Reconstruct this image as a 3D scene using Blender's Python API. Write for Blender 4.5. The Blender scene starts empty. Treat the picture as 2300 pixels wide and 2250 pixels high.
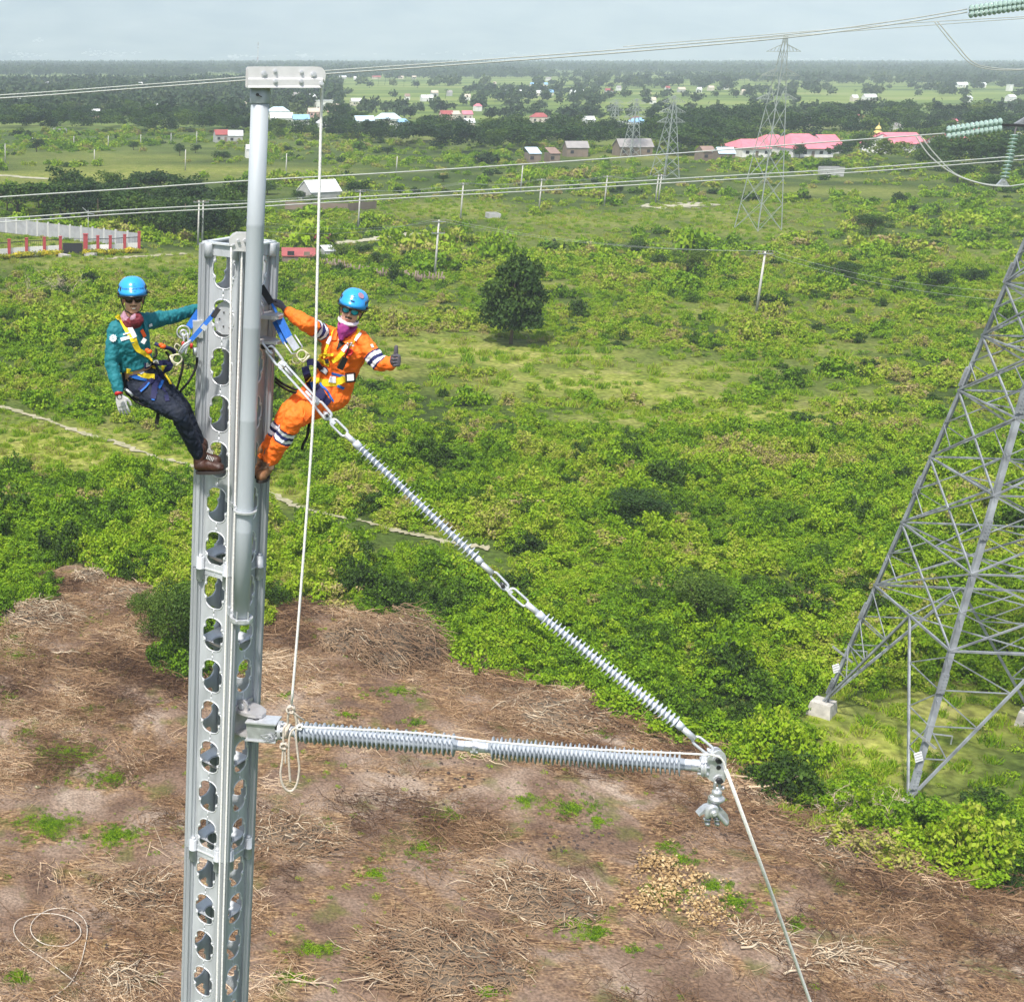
import bpy, bmesh, math, random
import numpy as np
from mathutils import Vector, Matrix, noise
from mathutils.bvhtree import BVHTree
random.seed(7); rng = np.random.default_rng(11)
scene = bpy.context.scene
COL = scene.collection
R = math.radians
PI = math.pi
# ------------------------------------------------------------------ camera
H = 32.0            # camera height above the plain
F = 3111.0          # focal length in photo pixels (photo 2300 x 2250)
CX, CY = 200.0, 1125.0
PITCH = R(17.82)
cp, sp = math.cos(PITCH), math.sin(PITCH)
cam_d = bpy.data.cameras.new('camera'); cam = bpy.data.objects.new('camera', cam_d); COL.objects.link(cam)
cam.location = (0, 0, H); cam.rotation_euler = (PI/2 - PITCH, 0, 0)
cam_d.sensor_fit = 'HORIZONTAL'; cam_d.sensor_width = 36.0; cam_d.lens = F/2300*36
cam_d.shift_x = (1150-CX)/2300; cam_d.shift_y = 0
cam_d.clip_start = 0.1; cam_d.clip_end = 40000
scene.camera = cam
# ------------------------------------------------------------------ world + sun
SUN_EL, SUN_AZ = R(58), R(218)        # azimuth clockwise from +Y: behind the camera, to the left
world = bpy.data.worlds.new('World'); scene.world = world; world.use_nodes = True
wn = world.node_tree; bg = wn.nodes['Background']
sky = wn.nodes.new('ShaderNodeTexSky'); sky.sky_type = 'NISHITA'; sky.sun_disc = False
sky.sun_elevation = SUN_EL; sky.sun_rotation = SUN_AZ; sky.dust_density = 3.0; sky.air_density = 1.0
wn.links.new(sky.outputs[0], bg.inputs[0]); bg.inputs[1].default_value = 0.125
sun_d = bpy.data.lights.new('sun', 'SUN'); sun = bpy.data.objects.new('sun', sun_d); COL.objects.link(sun)
sun_d.energy = 4.0; sun_d.angle = R(2.5); sun_d.color = (1.0, 0.95, 0.88)
sdir = Vector((math.sin(SUN_AZ)*math.cos(SUN_EL), math.cos(SUN_AZ)*math.cos(SUN_EL), math.sin(SUN_EL)))
sun.rotation_euler = sdir.to_track_quat('Z', 'Y').to_euler()
scene.view_settings.view_transform = 'Standard'; scene.view_settings.look = 'None'
scene.view_settings.exposure = 0.74; scene.view_settings.gamma = 1; scene.view_settings.use_curve_mapping = False
scene.render.engine = 'CYCLES'
scene.cycles.max_bounces = 6; scene.cycles.transparent_max_bounces = 8; scene.cycles.volume_bounces = 1
scene.cycles.use_adaptive_sampling = True

# ------------------------------------------------------------------ photo pixel -> world
def ray(px, py):
    x = (px-CX)/F; y = -(py-CY)/F
    return Vector((x, cp + y*sp, -sp + y*cp))      # scaled so that depth = 1
CAM = Vector((0, 0, H))
def PD(px, py, d): return CAM + ray(px, py)*d        # at camera depth d
def PY(px, py, Y):                                   # on the vertical plane y = Y
    r = ray(px, py); return CAM + r*(Y/r.y)
def G(px, py, z=0.0):                                # on the ground
    r = ray(px, py); t = (z-H)/r.z; return CAM + r*t
def depth(p): return p[1]*cp + (H-p[2])*sp
def pxm(p): return F/depth(p)                        # photo pixels per metre
def proj(p):
    d = depth(p); return (CX + F*p[0]/d, CY - F*((p[2]-H)*cp + p[1]*sp)/d)

# ------------------------------------------------------------------ object helpers
def tag(o, label=None, cat=None, group=None, kind=None):
    if label: o['label'] = label
    if cat: o['category'] = cat
    if group: o['group'] = group
    if kind: o['kind'] = kind
    return o
def empty(name, loc, label, cat, group=None, rz=0):
    o = bpy.data.objects.new(name, None); COL.objects.link(o); o.location = loc; o.rotation_euler = (0, 0, rz)
    o.empty_display_size = 0.2
    bpy.context.view_layer.update() if False else None
    return tag(o, label, cat, group)
def wmat(o):
    m = Matrix.LocRotScale(o.location, o.rotation_euler, o.scale)
    return (wmat(o.parent) @ m) if o.parent else m
class MB:
    def __init__(s): s.v = []; s.f = []; s.m = []; s.s = []
    def add(s, vs, fs, mi=0, smooth=False):
        b = len(s.v); s.v += [tuple(x) for x in vs]
        for q in fs: s.f.append(tuple(i+b for i in q)); s.m.append(mi); s.s.append(smooth)
        return s
    def box(s, c, d, rot=None, mi=0):
        vs = []
        for x in (-.5, .5):
            for y in (-.5, .5):
                for z in (-.5, .5):
                    p = Vector((x*d[0], y*d[1], z*d[2]))
                    if rot is not None: p = rot @ p
                    vs.append(p + Vector(c))
        return s.add(vs, [(0,1,3,2),(4,6,7,5),(0,4,5,1),(2,3,7,6),(0,2,6,4),(1,5,7,3)], mi)
    def frame_box(s, p0, p1, w, h, up=(0,0,1), mi=0):
        p0 = Vector(p0); p1 = Vector(p1); d = (p1-p0); L = d.length
        if L < 1e-6: return s
        d /= L; up = Vector(up)
        if abs(d.dot(up)) > .98: up = Vector((0,1,0)) if abs(d.y) < .9 else Vector((1,0,0))
        sx = d.cross(up).normalized(); uz = sx.cross(d)
        vs = []
        for t in (p0, p1):
            for a, b in ((-1,-1),(1,-1),(1,1),(-1,1)): vs.append(t + sx*a*w/2 + uz*b*h/2)
        return s.add(vs, [(3,2,1,0),(4,5,6,7),(0,1,5,4),(1,2,6,5),(2,3,7,6),(3,0,4,7)], mi)
    def angle(s, p0, p1, w, t, n1, n2, mi=0):      # L-profile: flanges along n1 and n2
        p0 = Vector(p0); p1 = Vector(p1); n1 = Vector(n1); n2 = Vector(n2)
        prof = [(0,0),(w,0),(w,t),(t,t),(t,w),(0,w)]
        vs = [p + n1*a + n2*b for p in (p0, p1) for a, b in prof]
        fs = [(i, (i+1) % 6, (i+1) % 6+6, i+6) for i in range(6)] + [(5,4,3,2,1,0), (6,7,8,9,10,11)]
        return s.add(vs, fs, mi)
    def cyl(s, p0, p1, r0, r1=None, n=12, mi=0, smooth=True, cap=True):
        return s.lathe(p0, p1, [(0, r0), (1, r0 if r1 is None else r1)], n, mi, smooth, cap)
    def lathe(s, p0, p1, prof, n=16, mi=0, smooth=True, cap=True):   # prof: (t along p0-p1, radius)
        p0 = Vector(p0); p1 = Vector(p1); d = (p1-p0); dn = d.normalized()
        a = Vector((0,0,1)) if abs(dn.z) < .9 else Vector((1,0,0))
        x = dn.cross(a).normalized(); y = dn.cross(x)
        vs = []
        for t, r in prof:
            for k in range(n):
                th = 2*PI*k/n; vs.append(p0 + d*t + x*(math.cos(th)*r) + y*(math.sin(th)*r))
        fs = []
        for i in range(len(prof)-1):
            for k in range(n):
                k2 = (k+1) % n; fs.append((i*n+k, i*n+k2, (i+1)*n+k2, (i+1)*n+k))
        s.add(vs, fs, mi, smooth)
        if cap:
            b = len(s.v) - n*len(prof)
            s.f.append(tuple(b+k for k in range(n-1, -1, -1))); s.m.append(mi); s.s.append(False)
            b2 = len(s.v) - n
            s.f.append(tuple(b2+k for k in range(n))); s.m.append(mi); s.s.append(False)
        return s
    def tube(s, pts, r, n=8, mi=0, closed=False, rs=None, smooth=True):
        P = [Vector(p) for p in pts]; N = len(P)
        if N < 2: return s
        vs = []; x = None
        for i in range(N):
            if closed: t = P[(i+1) % N] - P[i-1]
            else: t = P[min(i+1, N-1)] - P[max(i-1, 0)]
            t = t.normalized() if t.length > 1e-9 else Vector((0,0,1))
            if x is None:
                a = Vector((0,0,1)) if abs(t.z) < .9 else Vector((1,0,0)); x = t.cross(a).normalized()
            else:
                x = (x - t*x.dot(t)); x = x.normalized() if x.length > 1e-6 else t.orthogonal().normalized()
            y = t.cross(x); rr = rs[i] if rs else r
            for k in range(n):
                th = 2*PI*k/n; vs.append(P[i] + x*(math.cos(th)*rr) + y*(math.sin(th)*rr))
        fs = []
        for i in range(N if closed else N-1):
            j = (i+1) % N
            for k in range(n):
                k2 = (k+1) % n; fs.append((i*n+k, j*n+k, j*n+k2, i*n+k2))
        if not closed:
            fs.append(tuple(range(n))); fs.append(tuple((N-1)*n+k for k in range(n-1, -1, -1)))
        return s.add(vs, fs, mi, smooth)
    def ell(s, c, rad, rot=None, n=16, m=10, mi=0):
        vs = []; fs = []; c = Vector(c)
        for i in range(m+1):
            ph = PI*i/m
            for k in range(n):
                th = 2*PI*k/n
                p = Vector((math.sin(ph)*math.cos(th)*rad[0], math.sin(ph)*math.sin(th)*rad[1], math.cos(ph)*rad[2]))
                if rot is not None: p = rot @ p
                vs.append(c + p)
        for i in range(m):
            for k in range(n):
                k2 = (k+1) % n; fs.append((i*n+k, (i+1)*n+k, (i+1)*n+k2, i*n+k2))
        return s.add(vs, fs, mi, True)
    def cap(s, p0, r0, p1, r1, n=14, mi=0):          # tapered capsule
        p0 = Vector(p0); p1 = Vector(p1); L = (p1-p0).length or 1e-6
        prof = []
        for i in range(5):
            a = PI/2*(1 - i/4); prof.append((-math.sin(a)*r0/L, max(math.cos(a)*r0, 1e-4)))
        for i in range(5):
            a = PI/2*i/4; prof.append((1 + math.sin(a)*r1/L, max(math.cos(a)*r1, 1e-4)))
        return s.lathe(p0, p1, prof, n, mi, True, True)
    def loft(s, rings, n=24, mi=0):                  # rings: (centre, axis_a vector, axis_b vector)
        vs = []; fs = []
        for c, a, b in rings:
            for k in range(n):
                th = 2*PI*k/n; vs.append(Vector(c) + Vector(a)*math.cos(th) + Vector(b)*math.sin(th))
        for i in range(len(rings)-1):
            for k in range(n):
                k2 = (k+1) % n; fs.append((i*n+k, i*n+k2, (i+1)*n+k2, (i+1)*n+k))
        fs.append(tuple(range(n-1, -1, -1))); fs.append(tuple((len(rings)-1)*n+k for k in range(n)))
        return s.add(vs, fs, mi, True)
    def prism(s, poly, off, mi=0, smooth=False):      # poly: 3D points, off: extrusion vector
        n = len(poly); off = Vector(off)
        vs = [Vector(p) for p in poly] + [Vector(p)+off for p in poly]
        return s.add(vs, [tuple(range(n-1, -1, -1)), tuple(range(n, 2*n))] + [(i, (i+1) % n, (i+1) % n+n, i+n) for i in range(n)], mi, smooth)
    def mesh(s, name):
        me = bpy.data.meshes.new(name); me.from_pydata([tuple(v) for v in s.v], [], s.f)
        if any(s.m): me.polygons.foreach_set('material_index', s.m)
        me.polygons.foreach_set('use_smooth', s.s); me.update()
        return me
    def build(s, name, mats, parent=None, loc=None, world_space=True, fixn=True):
        me = s.mesh(name)
        if fixn:
            bm = bmesh.new(); bm.from_mesh(me); bmesh.ops.recalc_face_normals(bm, faces=bm.faces); bm.to_mesh(me); bm.free()
        return link(name, me, mats, parent, loc, world_space)
def link(name, me, mats, parent=None, loc=None, world_space=True):
    if not isinstance(mats, (list, tuple)): mats = [mats]
    me.materials.clear() if len(me.materials) else None
    for m in mats: me.materials.append(m)
    o = bpy.data.objects.new(name, me); COL.objects.link(o)
    if parent is not None:
        o.parent = parent
        if world_space: me.transform(wmat(parent).inverted())
    elif loc is not None:
        me.transform(Matrix.Translation(-Vector(loc))) if world_space else None
        o.location = loc
    return o
def copy_tree(o, parent=None):
    c = o.copy(); COL.objects.link(c); c.parent = parent
    for ch in list(o.children):
        if ch.name in COL.objects: copy_tree(ch, c)
    return c
def spline(pts, n=8, closed=False):
    P = [Vector(p) for p in pts]; out = []; N = len(P)
    rngi = range(N if closed else N-1)
    for i in rngi:
        p0 = P[i-1] if (closed or i > 0) else P[0]*2-P[1]
        p1 = P[i]; p2 = P[(i+1) % N]
        p3 = P[(i+2) % N] if (closed or i+2 < N) else P[-1]*2-P[-2]
        for k in range(n):
            t = k/n
            out.append(0.5*((2*p1) + (p2-p0)*t + (2*p0-5*p1+4*p2-p3)*t*t + (3*p1-p0-3*p2+p3)*t**3))
    if not closed: out.append(P[-1])
    return out

# ------------------------------------------------------------------ materials
def ramp(nt, stops, interp='LINEAR'):
    n = nt.nodes.new('ShaderNodeValToRGB'); cr = n.color_ramp; cr.interpolation = interp
    while len(cr.elements) < len(stops): cr.elements.new(0.5)
    for e, (p, c) in zip(cr.elements, stops): e.position = p; e.color = (*c, 1)
    return n
def mat(name, col, rough=0.6, metal=0.0, var=0.12, scale=8.0, bump=0.0, bscale=None, col2=None, obj_space=True, sss=0, stretch=None):
    m = bpy.data.materials.new(name); m.use_nodes = True; nt = m.node_tree; b = nt.nodes['Principled BSDF']
    b.inputs['Roughness'].default_value = rough; b.inputs['Metallic'].default_value = metal
    tc = nt.nodes.new('ShaderNodeTexCoord'); nz = nt.nodes.new('ShaderNodeTexNoise')
    nz.inputs['Scale'].default_value = scale; nz.inputs['Detail'].default_value = 6
    src = tc.outputs['Object']
    if stretch:
        mp = nt.nodes.new('ShaderNodeMapping'); mp.inputs['Scale'].default_value = stretch
        nt.links.new(src, mp.inputs[0]); src = mp.outputs[0]
    nt.links.new(src, nz.inputs['Vector'])
    c2 = col2 or tuple(min(1, c*(1+var)) for c in col); c1 = col if col2 else tuple(c*(1-var) for c in col)
    rp = ramp(nt, [(0.3, c1), (0.7, c2)])
    nt.links.new(nz.outputs['Fac'], rp.inputs[0]); nt.links.new(rp.outputs[0], b.inputs['Base Color'])
    if bump > 0:
        n2 = nt.nodes.new('ShaderNodeTexNoise'); n2.inputs['Scale'].default_value = bscale or scale*4; n2.inputs['Detail'].default_value = 4
        bp = nt.nodes.new('ShaderNodeBump'); bp.inputs['Strength'].default_value = bump; bp.inputs['Distance'].default_value = 0.01
        nt.links.new(src, n2.inputs['Vector']); nt.links.new(n2.outputs['Fac'], bp.inputs['Height']); nt.links.new(bp.outputs[0], b.inputs['Normal'])
    return m
def srgb(r, g, b):
    f = lambda c: (c/255/12.92) if c/255 <= 0.04045 else ((c/255+0.055)/1.055)**2.4
    return (f(r), f(g), f(b))
M = {}
M['alu'] = mat('cast_aluminium', (0.44,0.465,0.49), 0.42, 0.15, 0.30, 7, 0.2, 60, stretch=(1,1,.22))
M['alu2'] = mat('extruded_aluminium', (0.38,0.405,0.43), 0.38, 0.18, 0.22, 9, 0.1, 40, stretch=(1,1,.06))
M['pipe'] = mat('painted_pipe', (0.38,0.42,0.45), 0.5, 0.0, 0.14, 5, 0.05, 30, stretch=(1,1,.12))
M['white_metal'] = mat('bare_white_aluminium', (0.66,0.66,0.66), 0.45, 0.3, 0.08, 8, 0.1, 40)
M['galv'] = mat('galvanised_steel', (0.50,0.52,0.54), 0.4, 0.6, 0.2, 14, 0.1, 50)
M['galv_light'] = mat('galvanised_steel_light', (0.62,0.64,0.67), 0.38, 0.5, 0.12, 18, 0.1, 60)
M['dark_steel'] = mat('dark_bolt', (0.05,0.05,0.055), 0.5, 0.4)
M['silicone'] = mat('grey_silicone', (0.36,0.40,0.45), 0.5, 0.0, 0.12, 12)
M['silicone_light'] = mat('light_silicone', (0.50,0.54,0.60), 0.5, 0.0, 0.1, 12)
M['rope'] = mat('white_rope', (0.82,0.81,0.77), 0.9, 0, 0.15, 60, 0.6, 160)
M['rope_old'] = mat('cream_rope', (0.56,0.50,0.42), 0.9, 0, 0.2, 60, 0.6, 160)
M['lattice'] = mat('weathered_galvanised_angle', (0.26,0.28,0.30), 0.55, 0.2, 0.4, 1.3, 0.1, 20)
M['concrete'] = mat('concrete', (0.42,0.40,0.36), 0.9, 0, 0.25, 3, 0.4, 20)
M['concrete_pole'] = mat('pale_concrete_pole', (0.52,0.51,0.47), 0.85, 0, 0.15, 1.5)
M['bark'] = mat('bark', (0.12,0.09,0.06), 0.9, 0, 0.3, 6, 0.5, 20)
M['wire'] = mat('aluminium_conductor', (0.42,0.45,0.42), 0.6, 0.2)
M['stick'] = mat('dry_stick', (0.36,0.25,0.15), 0.9, 0, 0.35, 0.9, col2=(0.17,0.095,0.05))
M['stick_pale'] = mat('bleached_stick', (0.60,0.50,0.36), 0.9, 0, 0.2, 2, col2=(0.40,0.32,0.22))

def leafmat(name, stops, trans=0.22, patch=0.03):
    m = bpy.data.materials.new(name); m.use_nodes = True; nt = m.node_tree; b = nt.nodes['Principled BSDF']
    at = nt.nodes.new('ShaderNodeAttribute'); at.attribute_name = 'tint'; at.attribute_type = 'INSTANCER'
    lf = nt.nodes.new('ShaderNodeAttribute'); lf.attribute_name = 'leaf'; lf.attribute_type = 'GEOMETRY'
    ma = nt.nodes.new('ShaderNodeMath'); ma.operation = 'MULTIPLY_ADD'; ma.inputs[1].default_value = 0.46; ma.inputs[2].default_value = -0.23
    nt.links.new(lf.outputs['Fac'], ma.inputs[0])
    ad = nt.nodes.new('ShaderNodeMath'); ad.operation = 'ADD'
    nt.links.new(at.outputs['Fac'], ad.inputs[0]); nt.links.new(ma.outputs[0], ad.inputs[1])
    rp = ramp(nt, stops); nt.links.new(ad.outputs[0], rp.inputs[0])
    nt.links.new(rp.outputs[0], b.inputs['Base Color']); b.inputs['Roughness'].default_value = 0.65
    b.inputs['Specular IOR Level'].default_value = 0.25
    tr = nt.nodes.new('ShaderNodeBsdfTranslucent'); mx = nt.nodes.new('ShaderNodeMixShader'); mx.inputs[0].default_value = trans
    nt.links.new(rp.outputs[0], tr.inputs[0]); nt.links.new(b.outputs[0], mx.inputs[1]); nt.links.new(tr.outputs[0], mx.inputs[2])
    nt.links.new(mx.outputs[0], nt.nodes['Material Output'].inputs[0])
    return m
M['leaf'] = leafmat('scrub_leaves', [(0.0,(0.020,0.045,0.006)),(0.22,(0.055,0.115,0.006)),(0.40,(0.130,0.265,0.004)),(0.66,(0.250,0.385,0.006)),(0.9,(0.34,0.37,0.05)),(1.0,(0.34,0.28,0.12))])
M['tree_leaf'] = leafmat('tree_leaves', [(0.0,(0.016,0.042,0.010)),(0.4,(0.042,0.092,0.012)),(0.7,(0.09,0.155,0.014)),(1.0,(0.16,0.22,0.03))], 0.25)
# ------------------------------------------------------------------ regions of the plain, measured on the photograph and laid on the ground
S_ = 2300/1946.0
def D2(pts): return [(x*S_, y*S_) for x, y in pts]
def gpoly(pts): return np.array([tuple(G(x, y))[:2] for x, y in pts])
clear_poly = gpoly(D2([(-80,1225),(0,1200),(50,1168),(104,1150),(100,1090),(120,1070),(180,1084),(240,1105),(285,1125),(278,1180),(268,1240),(290,1285),(370,1300),(470,1300),(500,1240),(520,1180),(560,1160),(640,1160),(760,1185),(830,1240),(900,1280),(1000,1300),(1120,1322),(1190,1375),(1300,1425),(1400,1470),(1500,1550),(1600,1600),(1700,1605),(1800,1640),(2050,1690),(2500,1760),(2900,2600),(-700,2600),(-300,1200)]))
left_green = gpoly(D2([(-60,1100),(40,1100),(100,1090),(95,1130),(20,1160),(-60,1180)]))
def inside(poly, x, y):
    c = np.zeros(np.shape(x), bool); n = len(poly); j = n-1
    for i in range(n):
        xi, yi = poly[i]; xj, yj = poly[j]
        cond = ((yi > y) != (yj > y)) & (x < (xj-xi)*(y-yi)/(yj-yi+1e-12)+xi)
        c ^= cond; j = i
    return c
def edge_dist(poly, x, y):
    d = np.full(np.shape(x), 1e9); n = len(poly)
    for i in range(n):
        ax, ay = poly[i]; bx, by = poly[(i+1) % n]; vx, vy = bx-ax, by-ay
        t = np.clip(((x-ax)*vx+(y-ay)*vy)/(vx*vx+vy*vy+1e-12), 0, 1)
        d = np.minimum(d, np.hypot(x-ax-t*vx, y-ay-t*vy))
    return d
# value noise, vectorised
def vnoise(x, y, seed=0):
    xi = np.floor(x).astype(np.int64); yi = np.floor(y).astype(np.int64); fx = x-xi; fy = y-yi
    fx = fx*fx*(3-2*fx); fy = fy*fy*(3-2*fy)
    def h(a, b):
        n = (a*374761393 + b*668265263 + seed*974711) & 0x7fffffff
        n = ((n ^ (n >> 13))*1274126177) & 0x7fffffff
        return ((n ^ (n >> 16)) & 0xffff)/65535.0
    return (h(xi,yi)*(1-fx)+h(xi+1,yi)*fx)*(1-fy)+(h(xi,yi+1)*(1-fx)+h(xi+1,yi+1)*fx)*fy
def fbm(x, y, sc, seed=0, o=4):
    t = 0; a = 0.5; s = 0
    for k in range(o):
        t = t + a*vnoise(x/sc*(2**k)+seed*3.1, y/sc*(2**k)-seed*1.7, seed+k); s += a; a *= 0.5
    return t/s
def clearing(x, y):
    """signed: >0 inside the cleared brown ground, ragged edge"""
    x = np.asarray(x, float); y = np.asarray(y, float)
    d = edge_dist(clear_poly, x, y); s = np.where(inside(clear_poly, x, y), d, -d)
    return s + (fbm(x, y, 6, 3)-0.5)*5.0
# low grass areas (photo pixels: centre x, centre y, radius x, radius y); strength
grass_spots = [(120,1010,330,70,1),(560,1090,230,50,.9),(380,1040,130,40,1),(1350,860,330,34,.9),(1000,775,240,32,.7),(1720,930,200,26,.9),(1500,890,180,30,.8),
  (700,790,120,30,.6),(1150,790,90,30,.8),(150,398,260,16,.9),(420,385,330,14,.8),(240,355,260,14,.5),(2250,820,80,30,.7),(1680,510,130,22,.7),(1990,1690,190,75,1),(2150,1600,170,80,1),(1850,1600,60,30,1),(2050,1800,50,25,1),
  (1300,500,180,20,.6),(1000,472,160,22,.7),(1900,690,200,20,.4),(240,590,260,22,.7),(90,545,110,14,.9),(2060,975,160,36,.6),(1560,835,160,26,.6),(1850,1060,160,30,.5),(1480,355,200,7,.9),(1400,328,80,8,.5),
  (1150,800,110,36,1),(980,300,110,14,.9),(1010,790,170,26,.9),(1300,800,150,24,.7),(860,830,120,24,.7),(1600,700,140,18,.6),(1200,640,160,16,.6),(1400,940,160,22,.6),(1850,780,180,18,.5),(1900,900,160,22,.6),(2000,1120,120,26,.5),(900,700,120,18,.6),(2200,580,130,18,.6),(1550,480,180,14,.7),(1900,430,200,12,.6),(1750,475,200,26,.4),(1100,560,130,20,.3),(1260,535,140,12,.5),(870,1075,180,26,.7),(1010,1190,60,10,.8),(2270,1350,100,60,.4)]
dark_spots = [(1440,1140,90,60,1),(1500,1390,130,70,.7),(1700,1380,160,50,.9),(200,1180,70,40,.8),(360,1120,60,36,.8),(1000,1050,120,40,.5),(1900,640,70,30,.8),(2130,650,70,30,.9),(2040,655,80,24,.6),(1700,800,120,26,.5),
  (2200,720,90,25,.5),(900,880,80,30,.4),(1480,990,70,20,.4),(2000,1040,90,24,.6),(390,1430,60,60,1),(840,1330,70,20,.6),(1750,780,160,24,.6),(500,560,60,24,.6),(200,700,90,26,.4),(1830,1090,70,26,.5),(2200,1500,140,50,.9)]
def spotfield(x, y, spots):
    d = y*cp + H*sp; px = CX + F*x/d; py = CY - F*(-H*cp + y*sp)/d
    t = np.zeros(np.shape(x))
    for cx_, cy_, rx, ry, s in spots:
        q = ((px-cx_)/rx)**2 + ((py-cy_)/ry)**2
        t = np.maximum(t, s*np.exp(-(q**1.4)))
    return t
# ------------------------------------------------------------------ ground sheet
def axis(lo, hi, step, far_lo, far_hi, g=1.09):
    a = list(np.arange(lo, hi, step)); s = step; x = a[-1]
    while x < far_hi: s *= g; x += s; a.append(x)
    s = step; x = a[0]
    while x > far_lo: s *= g; x -= s; a.insert(0, x)
    return np.array(a)
gx = axis(-14, 82, 0.6, -9000, 16000); gy = axis(26, 130, 0.6, -400, 17000)
XX, YY = np.meshgrid(gx, gy)
near = np.clip(1-(YY-150)/100, 0, 1)
ZZ = (fbm(XX, YY, 5, 9)-0.5)*0.5*near + (fbm(XX, YY, 0.9, 4, 2)-0.5)*0.16*np.clip(1-(YY-80)/30, 0, 1) - 0.05
def gz(x, y): 
    n = max(0, min(1, 1-(y-150)/100))
    return float((fbm(np.array(x,float), np.array(y,float), 5, 9)-0.5)*0.5*n) - 0.05
nv = XX.size; ny_, nx_ = XX.shape
me = bpy.data.meshes.new('ground')
me.vertices.add(nv); me.vertices.foreach_set('co', np.stack([XX, YY, ZZ], -1).astype(np.float32).ravel())
ii = np.arange(nv).reshape(ny_, nx_)
q = np.stack([ii[:-1,:-1], ii[:-1,1:], ii[1:,1:], ii[1:,:-1]], -1).reshape(-1, 4)
me.loops.add(q.size); me.polygons.add(len(q))
me.loops.foreach_set('vertex_index', q.ravel().astype(np.int32))
me.polygons.foreach_set('loop_start', (np.arange(len(q))*4).astype(np.int32)); me.polygons.foreach_set('use_smooth', np.ones(len(q), bool))
me.update(calc_edges=True)
a = me.attributes.new('soil', 'FLOAT', 'POINT'); a.data.foreach_set('value', (np.clip(clearing(XX, YY)/1.2+0.5, 0, 1)).astype(np.float32).ravel())
a = me.attributes.new('grass', 'FLOAT', 'POINT'); a.data.foreach_set('value', spotfield(XX, YY, grass_spots).astype(np.float32).ravel())
def ground_material():
    m = bpy.data.materials.new('plain_soil_and_grass'); m.use_nodes = True; nt = m.node_tree; b = nt.nodes['Principled BSDF']
    b.inputs['Roughness'].default_value = 0.95; b.inputs['Specular IOR Level'].default_value = 0.1
    N = nt.nodes.new; L = nt.links.new
    tc = N('ShaderNodeTexCoord')
    def nz(scale, det=6, dist=0, vec=None):
        n = N('ShaderNodeTexNoise'); n.inputs['Scale'].default_value = scale; n.inputs['Detail'].default_value = det; n.inputs['Distortion'].default_value = dist
        L(vec or tc.outputs['Object'], n.inputs['Vector']); return n.outputs['Fac']
    def mix(f, a_, b_):
        n = N('ShaderNodeMix'); n.data_type = 'RGBA'
        if isinstance(f, float): n.inputs[0].default_value = f
        else: L(f, n.inputs[0])
        L(a_, n.inputs[6]); L(b_, n.inputs[7]); return n.outputs[2]
    # soil
    s1 = ramp(nt, [(0.30,(0.085,0.052,0.036)),(0.43,(0.17,0.112,0.078)),(0.57,(0.265,0.195,0.145)),(0.72,(0.40,0.325,0.255))]); L(nz(0.22, 7, 0.6), s1.inputs[0])
    mp = N('ShaderNodeMapping'); mp.inputs['Rotation'].default_value = (0, 0, 0.5); mp.inputs['Scale'].default_value = (1, 3.2, 1); L(tc.outputs['Object'], mp.inputs[0])
    s2 = ramp(nt, [(0.38,(0.065,0.032,0.018)),(0.5,(0.20,0.115,0.055)),(0.62,(0.38,0.26,0.14))]); L(nz(2.6, 8, 1.2, mp.outputs[0]), s2.inputs[0])
    f2 = ramp(nt, [(0.46,(0,0,0)),(0.60,(0.85,)*3)]); L(nz(0.35, 5, 0.8), f2.inputs[0])
    soil = mix(f2.outputs[0], s1.outputs[0], s2.outputs[0])
    sf = ramp(nt, [(0.35,(0.62,)*3),(0.65,(1.25,)*3)]); L(nz(9, 6), sf.inputs[0])
    mu = N('ShaderNodeMix'); mu.data_type = 'RGBA'; mu.blend_type = 'MULTIPLY'; mu.inputs[0].default_value = 1
    L(soil, mu.inputs[6]); L(sf.outputs[0], mu.inputs[7]); soil = mu.outputs[2]
    gfp = ramp(nt, [(0.56,(0,0,0)),(0.66,(0.6,)*3)]); L(nz(0.5, 5), gfp.inputs[0])
    gcol = ramp(nt, [(0.3,(0.05,0.06,0.015)),(0.7,(0.15,0.16,0.04))]); L(nz(7, 5), gcol.inputs[0])
    soil = mix(gfp.outputs[0], soil, gcol.outputs[0])
    # green plain: scrub floor, coloured dark to suggest shaded gaps between bushes, and short grass
    g1 = ramp(nt, [(0.3,(0.030,0.050,0.012)),(0.5,(0.065,0.10,0.018)),(0.7,(0.13,0.16,0.035))]); L(nz(0.05, 9, 0.4), g1.inputs[0])
    g2 = ramp(nt, [(0.3,(0.13,0.18,0.025)),(0.45,(0.23,0.26,0.045)),(0.6,(0.31,0.31,0.08)),(0.75,(0.38,0.35,0.14))]); L(nz(0.35, 8), g2.inputs[0])
    ga = N('ShaderNodeAttribute'); ga.attribute_name = 'grass'
    gr = mix(ga.outputs['Fac'], g1.outputs[0], g2.outputs[0])
    gf = ramp(nt, [(0.3,(0.5,)*3),(0.7,(1.4,)*3)]); L(nz(1.8, 9), gf.inputs[0])
    mu2 = N('ShaderNodeMix'); mu2.data_type = 'RGBA'; mu2.blend_type = 'MULTIPLY'; mu2.inputs[0].default_value = 1
    L(gr, mu2.inputs[6]); L(gf.outputs[0], mu2.inputs[7])
    # far fields
    sx = N('ShaderNodeSeparateXYZ'); L(tc.outputs['Object'], sx.inputs[0])
    mr = N('ShaderNodeMapRange'); mr.inputs[1].default_value = 450; mr.inputs[2].default_value = 800; L(sx.outputs[1], mr.inputs[0])
    mp2 = N('ShaderNodeMapping'); mp2.inputs['Scale'].default_value = (0.35, 1, 1); mp2.inputs['Rotation'].default_value = (0,0,0.15); L(tc.outputs['Object'], mp2.inputs[0])
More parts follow.
